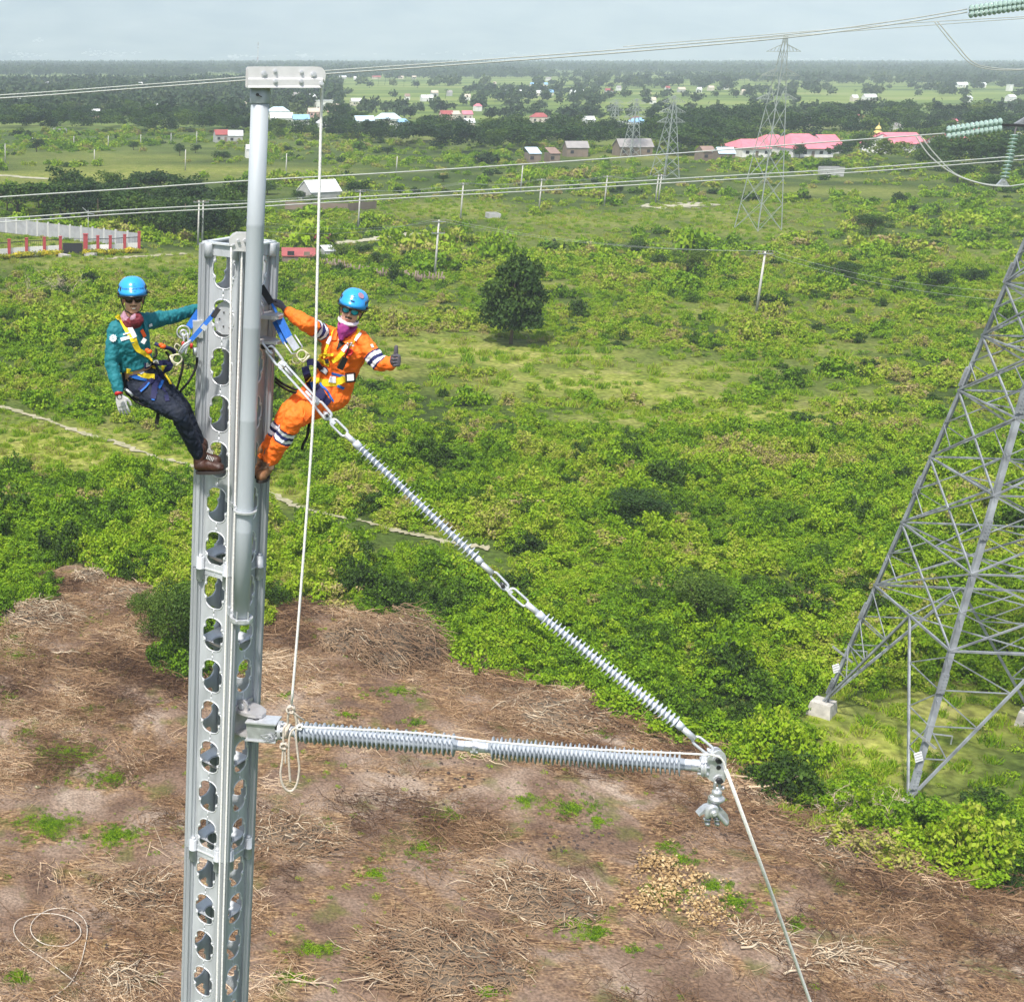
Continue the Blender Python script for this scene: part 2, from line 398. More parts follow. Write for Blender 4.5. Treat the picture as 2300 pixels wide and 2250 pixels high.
    f3 = ramp(nt, [(0.32,(0.06,0.10,0.03)),(0.45,(0.13,0.19,0.045)),(0.55,(0.20,0.26,0.06)),(0.7,(0.27,0.29,0.11))]); L(nz(0.012, 6, 0.5, mp2.outputs[0]), f3.inputs[0])
    green = mix(mr.outputs[0], mu2.outputs[2], f3.outputs[0])
    sa = N('ShaderNodeAttribute'); sa.attribute_name = 'soil'
    L(mix(sa.outputs['Fac'], green, soil), b.inputs['Base Color'])
    bp = N('ShaderNodeBump'); bp.inputs['Strength'].default_value = 0.9; bp.inputs['Distance'].default_value = 0.12
    L(nz(3.5, 8, 0.5), bp.inputs['Height']); L(bp.outputs[0], b.inputs['Normal'])
    return m
ground = link('ground', me, ground_material()); tag(ground, kind='structure')

# ------------------------------------------------------------------ dirt paths
def path_strip(name, pts, w, m, ragged=0.35, z=0.03, n=10):
    P = spline([G(x, y) for x, y in pts], n); mb = MB(); L = []; Rr = []
    for i, p in enumerate(P):
        t = (P[min(i+1, len(P)-1)]-P[max(i-1, 0)]).normalized(); s = Vector((t.y, -t.x, 0))
        ww = w*0.5
        a1 = ww*(1+ragged*(noise.noise(Vector((i*0.7, 1.3, w)))*2)); b1 = ww*(1+ragged*(noise.noise(Vector((i*0.7, 8.3, w)))*2))
        for lst, q in ((L, p+s*a1), (Rr, p-s*b1)): lst.append(Vector((q.x, q.y, gz(q.x, q.y)+z+0.06)))
    k = len(P); mb.add(L+Rr, [(i, i+1, k+i+1, k+i) for i in range(k-1)])
    return tag(mb.build(name, m, fixn=False), kind='structure')
M['sand'] = mat('pale_sand', (0.42,0.37,0.27), 0.95, 0, 0.2, 1.5, col2=(0.20,0.21,0.09))
M['dust'] = mat('dusty_track', (0.48,0.44,0.34), 0.95, 0, 0.2, 0.3, col2=(0.30,0.30,0.18))
path_strip('path', D2([(-40,765),(0,772),(60,790),(110,805),(170,828),(220,842),(270,858),(330,876),(372,888),(440,905),(520,937),(560,960),(600,972)]), 0.7, M['sand'], 0.9, 0.02)
path_strip('path', D2([(740,1005),(790,1015),(835,1025),(880,1034),(930,1042)]), 0.8, M['sand'], 0.9, 0.02)
path_strip('path', D2([(598,971),(650,982),(700,994),(742,1006)]), 0.5, M['sand'], 0.9, 0.02)
path_strip('path', [(755,548),(800,542),(850,536),(890,530),(940,524)], 3.2, M['dust'], 0.4)
path_strip('path', [(-30,393),(20,395),(60,399),(110,402)], 4, M['dust'], 0.3)
path_strip('path', [(1440,462),(1500,465),(1560,460),(1590,457)], 7, M['dust'], 0.8)
path_strip('path', [(225,583),(280,578),(350,574),(420,570)], 1.6, M['sand'], 0.9)

# ------------------------------------------------------------------ hills beyond the plain
hx = np.linspace(-4800, 14600, 300); hy = np.concatenate([np.linspace(9200, 12500, 90), np.linspace(12600, 18500, 60)])
HX, HY = np.meshgrid(hx, hy)
rise = np.clip((HY-9400-700*fbm(HX, HY, 2200, 31))/5200, 0, 1)
ridge = 1-np.abs(2*fbm(HX+HY*0.35, HY*0.5, 1500, 21, 5)-1)
HZ = (rise**1.25)*(900+650*ridge) + rise*260*(fbm(HX, HY, 500, 5)-0.5) - 3
me = bpy.data.meshes.new('hills'); nvh = HX.size
ii = np.arange(nvh).reshape(HX.shape); q = np.stack([ii[:-1,:-1], ii[:-1,1:], ii[1:,1:], ii[1:,:-1]], -1).reshape(-1,4)
me.from_pydata(np.stack([HX,HY,HZ],-1).reshape(-1,3).tolist(), [], q.tolist()); me.polygons.foreach_set('use_smooth', np.ones(len(q), bool))
mh = mat('hill_slopes', (0.035,0.065,0.075), 0.95, 0, 0, 0.0022, col2=(0.34,0.35,0.30))  # blue-green base puts part of the distance haze into the slope colour
tag(link('hills', me, mh), kind='structure')
# ------------------------------------------------------------------ haze
def haze():
    mb = MB(); x0,x1,y0,y1,z0,z1 = -5200,15000,-420,19200,-2.5,1900
    mb.box(((x0+x1)/2,(y0+y1)/2,(z0+z1)/2),(x1-x0,y1-y0,z1-z0))
    m = bpy.data.materials.new('haze_air'); m.use_nodes = True; nt = m.node_tree; nt.nodes.clear()
    out = nt.nodes.new('ShaderNodeOutputMaterial'); pv = nt.nodes.new('ShaderNodeVolumePrincipled')
    pv.inputs['Color'].default_value = (0.75,0.87,1.0,1); pv.inputs['Density'].default_value = HAZE; pv.inputs['Anisotropy'].default_value = -0.3
    nt.links.new(pv.outputs[0], out.inputs['Volume'])
    o = mb.build('haze', m); tag(o, 'pale blue haze over the distant plain and hills', 'haze', kind='stuff')
HAZE = 0.00020
haze()

# ------------------------------------------------------------------ leaf clumps
def leaf_mesh(name, lobes, n, size, up=0.35, seed=0, elong=1.6, fill=0.45, mats=None, cut=-0.25):
    """many small leaf faces spread through a set of ellipsoid lobes: (cx,cy,cz,rx,ry,rz)"""
    r = np.random.default_rng(seed); lobes = np.array(lobes, float)
    wts = (lobes[:,3]*lobes[:,5])**0.85; wts /= wts.sum(); k = r.choice(len(lobes), n, p=wts)
    d = r.normal(size=(n,3)); d /= np.linalg.norm(d, axis=1)[:,None]; d[:,2] = np.where(d[:,2] < cut, -d[:,2], d[:,2])
    rad = np.where(r.random(n) < fill, r.random(n)**0.5*0.9, 0.86+0.22*r.random(n))
    c = lobes[k,:3] + d*lobes[k,3:6]*rad[:,None] + r.normal(size=(n,3))*size*0.6
    nrm = d*0.8 + r.normal(size=(n,3))*0.75; nrm[:,2] += up; nrm /= np.linalg.norm(nrm, axis=1)[:,None]
    t = np.cross(nrm, r.normal(size=(n,3))); t /= np.linalg.norm(t, axis=1)[:,None]; b = np.cross(nrm, t)
    s = size*(0.6+0.8*r.random(n))[:,None]
    v = np.stack([c-t*s*elong/2, c-b*s/2+nrm*s*0.12, c+t*s*elong/2, c+b*s/2+nrm*s*0.12], 1).reshape(-1,3)
    v[:,2] = np.maximum(v[:,2], -0.1)
    me = bpy.data.meshes.new(name); me.vertices.add(4*n); me.vertices.foreach_set('co', v.astype(np.float32).ravel())
    me.loops.add(4*n); me.polygons.add(n); me.loops.foreach_set('vertex_index', np.arange(4*n, dtype=np.int32))
    me.polygons.foreach_set('loop_start', (np.arange(n)*4).astype(np.int32)); me.update(calc_edges=True)
    lobe_t = r.random(len(lobes))
    at = me.attributes.new('leaf', 'FLOAT', 'FACE'); at.data.foreach_set('value', np.clip(0.55*lobe_t[k]+0.45*r.random(n), 0, 1).astype(np.float32))
    for m in (mats or [M['leaf']]): me.materials.append(m)
    return me
def bush_lobes(n, R_, h, seed, spread=0.85):
    r = random.Random(seed); L = []
    for i in range(n*3):
        a = r.uniform(0, 2*PI); q = R_*spread*math.sqrt(r.random()); s = R_*r.uniform(0.12, 0.27)
        z = h*max(.12, (r.uniform(.55, 1.0) if r.random() < .7 else r.uniform(.15,.6))*(1-0.75*(q/R_)**2)-.1)
        L.append((q*math.cos(a), q*math.sin(a), z, s, s, s*h*r.uniform(0.55, 0.95)))
    L.append((0, 0, h*0.15, R_*0.7, R_*0.7, h*0.25))
    return L
def scatter(name, sources, pts, scl, idx, tint, label, cat, squash=None):
    """one object of uncountable growth: source meshes instanced on points by geometry nodes"""
    c = bpy.data.collections.new(name+'_sources')
    for i, me_ in enumerate(sources):
        c.objects.link(bpy.data.objects.new('%s_source_%02d' % (name, i), me_))
    n = len(pts); me = bpy.data.meshes.new(name); me.vertices.add(n); me.vertices.foreach_set('co', np.asarray(pts, np.float32).ravel())
    r = np.random.default_rng(5)
    def attr(nm, typ, val):
        a_ = me.attributes.new(nm, typ, 'POINT'); a_.data.foreach_set('vector' if typ == 'FLOAT_VECTOR' else 'value', val)
    scl = np.asarray(scl, np.float32); sc3 = np.stack([scl, scl, scl*(squash if squash is not None else 1)], -1)
    attr('scl', 'FLOAT_VECTOR', sc3.astype(np.float32).ravel())
    rot = np.stack([r.normal(size=n)*0.08, r.normal(size=n)*0.08, r.random(n)*2*PI], -1)
    attr('rot', 'FLOAT_VECTOR', rot.astype(np.float32).ravel())
    attr('idx', 'INT', np.asarray(idx, np.int32)); attr('tint', 'FLOAT', np.asarray(tint, np.float32)); me.update()
    o = link(name, me, sources[0].materials[0]); tag(o, label, cat, kind='stuff')
    ng = bpy.data.node_groups.new(name+'_scatter', 'GeometryNodeTree')
    ng.interface.new_socket('Geometry', in_out='INPUT', socket_type='NodeSocketGeometry'); ng.interface.new_socket('Geometry', in_out='OUTPUT', socket_type='NodeSocketGeometry')
    N = ng.nodes.new; L = ng.links.new
    gi = N('NodeGroupInput'); go = N('NodeGroupOutput'); ip = N('GeometryNodeInstanceOnPoints'); ci = N('GeometryNodeCollectionInfo')
    ci.inputs['Collection'].default_value = c; ci.inputs['Separate Children'].default_value = True; ci.inputs['Reset Children'].default_value = True
    def na(nm, typ):
        n_ = N('GeometryNodeInputNamedAttribute'); n_.data_type = typ; n_.inputs[0].default_value = nm
        return next(s for s in n_.outputs if s.enabled and s.name == 'Attribute')
    L(gi.outputs[0], ip.inputs['Points']); L(ci.outputs[0], ip.inputs['Instance']); ip.inputs['Pick Instance'].default_value = True
    L(na('idx', 'INT'), ip.inputs['Instance Index']); L(na('scl', 'FLOAT_VECTOR'), ip.inputs['Scale'])
    er = N('FunctionNodeEulerToRotation'); L(na('rot', 'FLOAT_VECTOR'), er.inputs[0]); L(er.outputs[0], ip.inputs['Rotation'])
    L(ip.outputs[0], go.inputs[0])
    md = o.modifiers.new('scatter', 'NODES'); md.node_group = ng
    return o
def jgrid(y0, y1, cell, xl=-0.13, xr=0.76, pad=10):
    ys = np.arange(y0, y1, cell); P = []
    for y in ys:
        d = y*cp + H*sp; xs = np.arange(xl*d-pad, xr*d+pad, cell); P.append(np.stack([xs, np.full(len(xs), y)], -1))
    P = np.concatenate(P); P += (rng.random(P.shape)-0.5)*cell*1.1
    return P[:,0], P[:,1]
keep_out = []           # (polygon) footprints kept free of scrub, filled below
path_lines = [[G(x, y) for x, y in D2([(-40,765),(0,772),(60,790),(110,805),(170,828),(220,842),(270,858),(330,876),(372,888),(440,905),(520,937),(600,972)])],
              [G(x, y) for x, y in D2([(600,972),(650,982),(700,994),(740,1005),(790,1015),(835,1025),(880,1034),(930,1042)])],
              [G(x, y) for x, y in [(755,548),(850,536),(940,524)]]]
def near_path(x, y, w):
    d = np.full(np.shape(x), 1e9)
    for L in path_lines:
        for i in range(len(L)-1):
            ax, ay = L[i].x, L[i].y; vx, vy = L[i+1].x-ax, L[i+1].y-ay
            t = np.clip(((x-ax)*vx+(y-ay)*vy)/(vx*vx+vy*vy), 0, 1); d = np.minimum(d, np.hypot(x-ax-t*vx, y-ay-t*vy))
    return d < w
def path_clear(x, y, w=1.6): return near_path(x, y, w) | near_path(x, y+1.8, w+.6) | near_path(x, y+3.6, w+.4)
HOUSE_PX = [(38, 232, 50), (2, 216, 14), (106, 195, 16), (319, 196, 18), (213, 266, 24), (380, 245, 28), (354, 251, 16), (512, 321, 62), (557, 355, 9), (521, 246, 22), (548, 248, 26), (625, 263, 50), (632, 279, 52), (676, 282, 38), (706, 264, 30), (727, 248, 40), (723, 291, 20), (662, 223, 24), (704, 226, 18), (749, 252, 26), (800, 238, 24), (818, 286, 44), (872, 281, 62), (905, 290, 26), (1003, 270, 28), (1022, 270, 20), (1049, 270, 24), (1054, 290, 24), (1074, 250, 14), (1212, 277, 38), (1252, 278, 36), (1324, 284, 22), (1405, 290, 30), (1432, 290, 40), (1430, 284, 24), (1295, 352, 60), (1424, 350, 88), (1199, 366, 28), (1243, 366, 24), (1587, 362, 30), (1629, 366, 38), (1954, 228, 28), (2161, 197, 24), (2206, 197, 16), (2269, 205, 9), (2177, 230, 9), (2272, 228, 16), (1927, 280, 26), (1912, 274, 14), (1818, 284, 14), (2143, 288, 12), (2180, 326, 32), (2238, 328, 46), (2284, 326, 20), (2016, 300, 18), (959, 228, 34), (976, 216, 20), (915, 225, 14), (901, 178, 14), (930, 178, 12), (846, 178, 24), (1143, 215, 18), (1166, 215, 14), (1212, 216, 18), (1235, 215, 20), (1287, 215, 14), (1195, 196, 10), (1111, 194, 8), (1232, 182, 14), (1226, 196, 10), (1368, 211, 22), (1453, 216, 20), (1531, 208, 20), (1571, 208, 12), (1597, 204, 16), (1632, 202, 12), (1468, 234, 12), (1670, 214, 10), (1390, 204, 12), (1050, 226, 16), (1010, 216, 14), (1310, 212, 12), (1500, 205, 12), (770, 178, 20), (800, 180, 14), (1920, 228, 16), (1690, 352, 68), (1812, 352, 96), (1745, 345, 60), (1985, 344, 46), (2028, 345, 84), (2146, 348, 60), (1966, 330, 20)]
# ------------------------------------------------------------------ scrub
def leafset(kind):
    return kind
LT = G(1147, 772)
src_near = [leaf_mesh('scrub_near_%d' % i, bush_lobes(9, 1.0, 1.15, 40+i), 2300, 0.062, seed=i) for i in range(5)]
src_mid = [leaf_mesh('scrub_mid_%d' % i, bush_lobes(7, 1.0, 1.0, 60+i), 1000, 0.10, seed=10+i) for i in range(4)]
src_far = [leaf_mesh('scrub_far_%d' % i, bush_lobes(6, 1.0, 0.9, 80+i), 260, 0.18, seed=20+i) for i in range(3)]
keep_polys = [gpoly([(-60,500),(318,540),(336,598),(-60,632)]),
              gpoly([(1832,1568),(1900,1548),(2100,1560),(2330,1640),(2330,1765),(2110,1830),(1990,1800),(1862,1700)]), gpoly([(676,420),(768,420),(770,458),(676,458)]), gpoly([(628,560),(718,560),(722,598),(628,598)])]
def scrub_band(name, y0, y1, cell, srcs, base, dens=0.8, label='', tuft=False):
    x, y = jgrid(y0, y1, cell)
    cl = clearing(x, y); gs = spotfield(x, y, grass_spots); dk = spotfield(x, y, dark_spots)
    n1 = fbm(x, y, 22, 1); n2 = fbm(x, y, 7, 2); n3 = fbm(x, y, 60, 8)
    cover = dens + (n1-0.5)*1.3 + (n2-0.5)*0.5 - gs*1.25 + dk*0.6 - np.clip((y-210)/300, 0, .28)
    cover = np.where(y < 145, cover+0.12, cover)
    keep = (rng.random(len(x)) < cover) & (cl < -0.2)
    keep &= ~path_clear(x, y) & (np.hypot(x-LT.x, y-LT.y+2.5) > 4.5)
    for kp in keep_polys: keep &= ~inside(kp, x, y)
    x, y, n1, n2, n3, gs, dk, cl = [q_[keep] for q_ in (x, y, n1, n2, n3, gs, dk, cl)]
    s = base*(0.55+0.75*rng.random(len(x)))*(0.65+0.9*np.clip(n1+0.5*n2-0.35, 0, 1))*(1-0.55*gs)*(1+0.3*dk)
    s *= np.clip(0.75+(-cl)/5, 0.7, 1)*np.where(rng.random(len(x)) < .18, 1.35, .92)
    t = 0.56 + np.clip((y-110)/400, 0, .06) + (n2-0.5)*0.9 + (fbm(x, y, 3.2, 77, 2)-0.5)*0.45 + (n3-0.5)*0.35 + rng.normal(size=len(x))*0.085 + 0.10*gs - 0.27*dk
    t = np.where(rng.random(len(x)) < 0.02, 0.93, t); t = np.where(rng.random(len(x)) < 0.05, 0.14, t)
    t = np.clip(t, 0.06, 0.97)
    z = np.array([gz(a, b) for a, b in zip(x, y)]) - 0.12*s
    big = rng.random(len(x)) < .03; s = np.where(big & (gs < .3), s*1.7, s); t = np.where(big, np.clip(t-.18, .06, 1), t)
    s = np.minimum(s, 2.0 if y0 < 100 else 9)
    sq = 0.75+0.8*rng.random(len(x))**2
    return scatter(name, srcs, np.stack([x, y, z], -1), s, rng.integers(0, len(srcs), len(x)), t, label, 'scrub', sq)
scrub_band('scrub', 44, 118, 1.25, src_near, 1.5, 0.95, 'bright green leafy scrub covering the near plain')
scrub_band('scrub', 118, 230, 1.55, src_mid, 1.12, 0.72, 'green scrub and bushes across the middle of the plain')
scrub_band('scrub', 230, 640, 3.3, src_far, 1.6, 0.60, 'patchy low scrub across the far part of the plain')
# low herbs and grass tufts in the open places
def tufts():
    def blade_mesh(seed, n=120):
        r = np.random.default_rng(seed); a = r.random(n)*2*PI; q_ = r.random(n)*0.9; x0 = np.cos(a)*q_; y0 = np.sin(a)*q_
        h = 0.25+0.5*r.random(n); lx = r.normal(size=n)*0.22; ly = r.normal(size=n)*0.22; w = 0.035+0.03*r.random(n); b = r.random(n)*PI
        v = np.stack([np.stack([x0-np.cos(b)*w, y0-np.sin(b)*w, 0*h], -1), np.stack([x0+np.cos(b)*w, y0+np.sin(b)*w, 0*h], -1),
                      np.stack([x0+lx+np.cos(b)*w*.4, y0+ly+np.sin(b)*w*.4, h], -1), np.stack([x0+lx-np.cos(b)*w*.4, y0+ly-np.sin(b)*w*.4, h], -1)], 1).reshape(-1,3)
        me = bpy.data.meshes.new('tuft_%d' % seed); me.from_pydata(v.tolist(), [], [(4*i,4*i+1,4*i+2,4*i+3) for i in range(n)])
        at = me.attributes.new('leaf', 'FLOAT', 'FACE'); at.data.foreach_set('value', r.random(n).astype(np.float32)); me.materials.append(M['leaf']); return me
    src = [blade_mesh(1), blade_mesh(2), leaf_mesh('herb', [(0,0,.2,.6,.6,.25),(.4,.2,.15,.4,.4,.2),(-.3,.4,.15,.4,.4,.2)], 140, .11, seed=5)]
    x1, y1 = jgrid(48, 130, 0.75); x2, y2 = jgrid(130, 330, 1.6)
    x = np.concatenate([x1, x2]); y = np.concatenate([y1, y2]); big = np.concatenate([np.full(len(x1), .8), np.full(len(x2), 1.25)])
    cl = clearing(x, y); gs = spotfield(x, y, grass_spots)
    n = fbm(x, y, 4, 12)
    keep = (cl < 0.3) & (rng.random(len(x)) < 0.12+0.62*(n-0.25)+gs*0.3) & ~near_path(x, y, 0.7)
    for kp in keep_polys[2:]: keep &= ~inside(kp, x, y)
    x, y, big, n, gs = [q_[keep] for q_ in (x, y, big, n, gs)]
    t = np.clip(0.62+(n-0.5)*0.8+rng.normal(size=len(x))*0.08, 0.3, 0.95)
    z = np.array([gz(a, b) for a, b in zip(x, y)])
    scatter('grass', src, np.stack([x, y, z], -1), big*(0.35+0.5*rng.random(len(x))), rng.integers(0, 3, len(x)), t, 'short yellow green grass and herbs between the bushes', 'grass')
tufts()
# green weeds returning on the cleared ground
weed_spots = [(590,555,0,0,0)]
weeds = D2([(300,1300)]) 
weed_e = [(150,1690,110,45),(60,1640,40,30),(250,1745,70,25),(110,1860,90,40),(260,1880,90,35),(40,1470,60,45),(30,1430,40,30),(20,1570,30,30),(70,1340,60,30),(200,1390,60,25),(330,1370,60,30),(190,1600,60,20),
  (1290,1815,90,36),(1345,1845,30,26),(1180,1800,50,24),(950,1900,70,40),(1000,1830,60,30),(1290,2060,70,45),(1340,2090,40,30),(1600,1990,60,30),(1650,2030,60,40),(700,2130,70,22),(650,2190,60,20),(930,1620,40,16),(780,1600,40,12),
  (1420,2130,20,16),(1080,1700,60,14),(1500,1900,50,20),(1790,2080,40,24),(40,2190,40,20),(1520,1930,60,30),(1490,2010,70,30),(1100,2230,60,15),(900,1550,90,20),(1350,1640,60,20),(640,1560,30,12),(720,1640,30,10),(700,1860,60,30),(840,1960,60,20)]
def weeds_():
    P = []; S = []; T = []; r = random.Random(3)
    for cx_, cy_, rx, ry in weed_e:
        nn = int(rx*ry/(16 if cx_ < 400 else 28))
        for k in range(nn):
            a = r.uniform(0, 2*PI); q_ = abs(r.gauss(0,.8))
            p = G(cx_+math.cos(a)*rx*q_, cy_+math.sin(a)*ry*q_); P.append((p.x, p.y, gz(p.x, p.y)+0.02)); S.append(r.uniform(0.07, 0.28)*max(.35,1.2-0.6*q_)); T.append(r.uniform(0.22, 0.66))
    src = [leaf_mesh('weed_%d' % i, bush_lobes(5, 1, .55, 5+i), 170, .10, seed=30+i) for i in range(3)]
    x, y = jgrid(30, 80, 0.5); cl = clearing(x, y); k = (cl > 0) & (rng.random(len(x)) < 0.03+0.9*np.clip(fbm(x, y, 6, 44)-0.52, 0, 1)*4*0.35)
    for a, b in zip(x[k], y[k]): P.append((a, b, gz(a, b))); S.append(r.uniform(0.08, 0.24)); T.append(r.uniform(0.35, 0.9))
    scatter('weeds', src, P, S, [r.randrange(3) for _ in P], T, 'low green weeds growing in patches on the cleared brown ground', 'weeds')
weeds_()
# dry cut stalks over the cleared ground
def sticks_mesh(name, n, R_, lmin, lmax, w, m, seed, hmax=0.12, flow=None):
    r = random.Random(seed); mb = MB()
    for k in range(n):
        a = r.uniform(0, 2*PI); q_ = R_*math.sqrt(r.random()); d = r.uniform(0, 2*PI) if flow is None else r.gauss(flow, 0.5)
        L = r.uniform(lmin, lmax); z = r.uniform(0.01, hmax); x0, y0 = q_*math.cos(a), q_*math.sin(a); pts = []
        c = r.gauss(0, 0.6)
        for i in range(4):
            pts.append((x0, y0, max(0.012, z))); x0 += math.cos(d)*L/3; y0 += math.sin(d)*L/3; d += c/3+r.gauss(0, .22); z += r.gauss(0, hmax*0.35)
        ww = w*r.uniform(0.5, 1.3)
        mb.tube(pts, ww, 3, smooth=False, rs=[ww, ww*.85, ww*.65, ww*.3])
    me = mb.mesh(name)
    me.materials.append(m); at = me.attributes.new('leaf', 'FLOAT', 'FACE'); at.data.foreach_set('value', np.repeat(np.random.default_rng(seed).random(n), len(mb.f)//n).astype(np.float32))
    return me
M['straw'] = leafmat('dry_stalks', [(0.0,(0.06,0.03,0.018)),(0.3,(0.15,0.085,0.045)),(0.55,(0.28,0.17,0.09)),(0.8,(0.46,0.32,0.19)),(1.0,(0.66,0.52,0.36))], 0.0)
def dry():
    src = [sticks_mesh('stalks_%d' % i, 46, 0.95, 0.25, 1.1, 0.011, M['straw'], i, 0.10, flow=[None,.6,None,2.4][i]) for i in range(4)] + \
          [sticks_mesh('chips_%d' % i, 60, 1.0, 0.05, 0.22, 0.010, M['straw'], 10+i, 0.05) for i in range(2)] + [sticks_mesh('long_%d' % i, 4, 1.0, 0.8, 1.9, 0.016, M['straw'], 20+i, 0.15) for i in range(2)]
    x, y = jgrid(27, 84, 0.5, pad=6); cl = clearing(x, y)
    n = fbm(x, y, 5.5, 91, 3); n2 = fbm(x, y, 1.8, 95, 2)
    edge = np.exp(-(np.clip(cl, 0, 99)/2.2)**2)
    pr = np.clip((n-0.475)*3.4, 0.04, 1)*(0.45+0.8*n2) + edge*0.5
    k = (cl > -0.8) & (rng.random(len(x)) < pr); x, y, n, edge = x[k], y[k], n[k], edge[k]
    r = rng.random(len(x)); idx = np.where(r < 0.66, rng.integers(0, 4, len(x)), np.where(r < 0.87, rng.integers(4, 6, len(x)), rng.integers(6, 8, len(x))))
    z = np.array([gz(a, b) for a, b in zip(x, y)])+0.05
    s = (0.55+0.6*rng.random(len(x)))*(1+0.4*edge)
    t = np.clip(0.44+(fbm(x, y, 3.5, 33)-0.5)*1.5+rng.normal(size=len(x))*0.16, 0.02, 0.95)
    scatter('dry_stalks', src, np.stack([x, y, z], -1), s, idx, t, 'tangle of dry brown cut stalks and twigs over the cleared ground', 'dry stalks', 0.8+1.2*rng.random(len(x)))
dry()
# cut brush heaps (things)
def heap(px, py, w, h, label, seed, m=None, n=420, pale=0.15, tall=1.0, dr=0.0):
    c = G(px, py); c.z = gz(c.x, c.y); k = w/pxm(c)/2; r = random.Random(seed); mb = MB(); hh = h
    for i in range(n):
        a = r.uniform(0, 2*PI); q_ = k*math.sqrt(r.random()); x0, y0 = q_*math.cos(a), q_*math.sin(a)*0.75
        top = hh*(1-(q_/k)**1.6)*r.uniform(0.2, 1.05); d = r.gauss(dr, 0.75); L = r.uniform(0.4, 1.5)*min(1, k); z = top+0.05; pts = []; cv = r.gauss(0, .9)
        for j in range(5):
            pts.append(c+Vector((x0, y0, max(z, 0.02)))); x0 += math.cos(d)*L/4; y0 += math.sin(d)*L/4; z += r.gauss(-0.05, 0.10)*tall; d += cv/4
        ww = r.uniform(0.010, 0.030); mb.tube(pts, ww, 4, mi=1 if r.random() < pale else 0, rs=[ww, ww*.9, ww*.75, ww*.6, ww*.3])
    # dense litter core
    for i in range(14):
        a = r.uniform(0, 2*PI); q_ = k*0.6*math.sqrt(r.random())
        mb.ell(c+Vector((q_*math.cos(a), q_*math.sin(a)*.75, 0)), (k*.34, k*.28, hh*0.72*(1-q_/k)+.03), n=8, m=5, mi=2)
    o = mb.build('brush_heap', [M['stick'], m or M['stick_pale'], M['bark']], loc=c); return tag(o, label, 'brush heap', 'heaps of cut brush on the clearing')
heap(895, 1470, 250, 3.0, 'large brown heap of cut brush at the scrub edge right of the mast', 1, n=1900, dr=-.3, pale=.04)
heap(790, 1445, 170, 1.7, 'rounded heap of cut brush half under green leaves beside the largest heap', 2, n=1000, pale=.04)
heap(80, 1390, 190, 1.2, 'heap of pale cut brush at the left edge under green scrub', 3, n=900, pale=.4, dr=.3)
heap(195, 1300, 90, 0.7, 'bleached uprooted brush beside dark soil at the upper left of the clearing', 4, n=200, pale=.6, tall=2)
heap(300, 1340, 190, 0.7, 'low reddish heap of cut brush just left of the mast beside green bushes', 5, n=800)
heap(265, 2190, 130, 0.4, 'dark heap of twigs beside the loop of cable at the lower left', 6, n=200, pale=.4)
heap(1200, 2010, 330, 0.45, 'flattened dark brush heap in the lower middle of the clearing', 7, n=1100, dr=2.6)
heap(1700, 2110, 130, 0.25, 'low brush heap beside the pale fallen leaves under the slanting rope', 8, n=260, dr=.2, pale=.3)
heap(1010, 2150, 420, 0.5, 'broad dark tangle of cut brush at the bottom centre', 11, n=1500, dr=2.5, pale=.08)
heap(640, 1880, 260, .4, 'dark flattened brush close right of the mast near the bottom', 12, n=700, dr=.3)
heap(300, 2010, 220, .35, 'reddish flattened brush left of the mast near the bottom', 13, n=600, dr=.1)
heap(1250, 1600, 300, .5, 'brown brush strip along the scrub edge above the horizontal insulator', 14, n=900, dr=-.1)
heap(1950, 1900, 330, .5, 'brown brush strip along the scrub edge at the right', 15, n=900, dr=-.5)
heap(1880, 2150, 130, 0.3, 'tangled pale brush heap near the lower right corner', 9, n=240, pale=.5)
def dead_shrub(px, py, w, label, seed, n=60, m='stick_pale', h=1.4):
    c = G(px, py); c.z = gz(c.x, c.y); k = w/pxm(c)/2; r = random.Random(seed); mb = MB()
    def grow(p, d, L, w_, lev):
        pts = [p]; rr = [w_]
        for j in range(4):
            d = (d+Vector((r.gauss(0,.3), r.gauss(0,.3), r.gauss(-0.02,.2)))).normalized(); p = p+d*L/4; p.z = max(p.z, c.z+.05); pts.append(p.copy()); rr.append(w_*(1-.15*(j+1)))
            if lev < 3 and r.random() < .6: grow(p.copy(), (d+Vector((r.gauss(0,.8), r.gauss(0,.8), r.gauss(0,.4)))).normalized(), L*.6, w_*.62, lev+1)
        mb.tube(pts, w_, 5, rs=rr)
    for i in range(n): 
        a = r.uniform(0, 2*PI); grow(c+Vector((math.cos(a)*k*.2, math.sin(a)*k*.2, .05)), Vector((math.cos(a), math.sin(a), r.uniform(.1,.9)*h)).normalized(), k*r.uniform(.6,1), .03, 0)
    return tag(mb.build('dead_shrub', M[m], loc=c), label, 'dead shrub', 'leafless dead shrubs')
dead_shrub(1960, 1830, 130, 'bleached leafless shrub lying at the edge of the clearing below the pylon', 1, 16)
dead_shrub(1865, 1815, 110, 'tangled leafless shrub left of the bleached one below the pylon', 2, 12)
dead_shrub(150, 662, 120, 'grey dead shrub lying in the grass in front of the walled compound', 3, 12)
dead_shrub(70, 655, 90, 'grey dead shrub at the far left in the grass before the walled compound', 5, 8)
dead_shrub(2030, 1880, 90, 'small leafless shrub on the clearing edge directly below the near pylon foot', 6, 7)
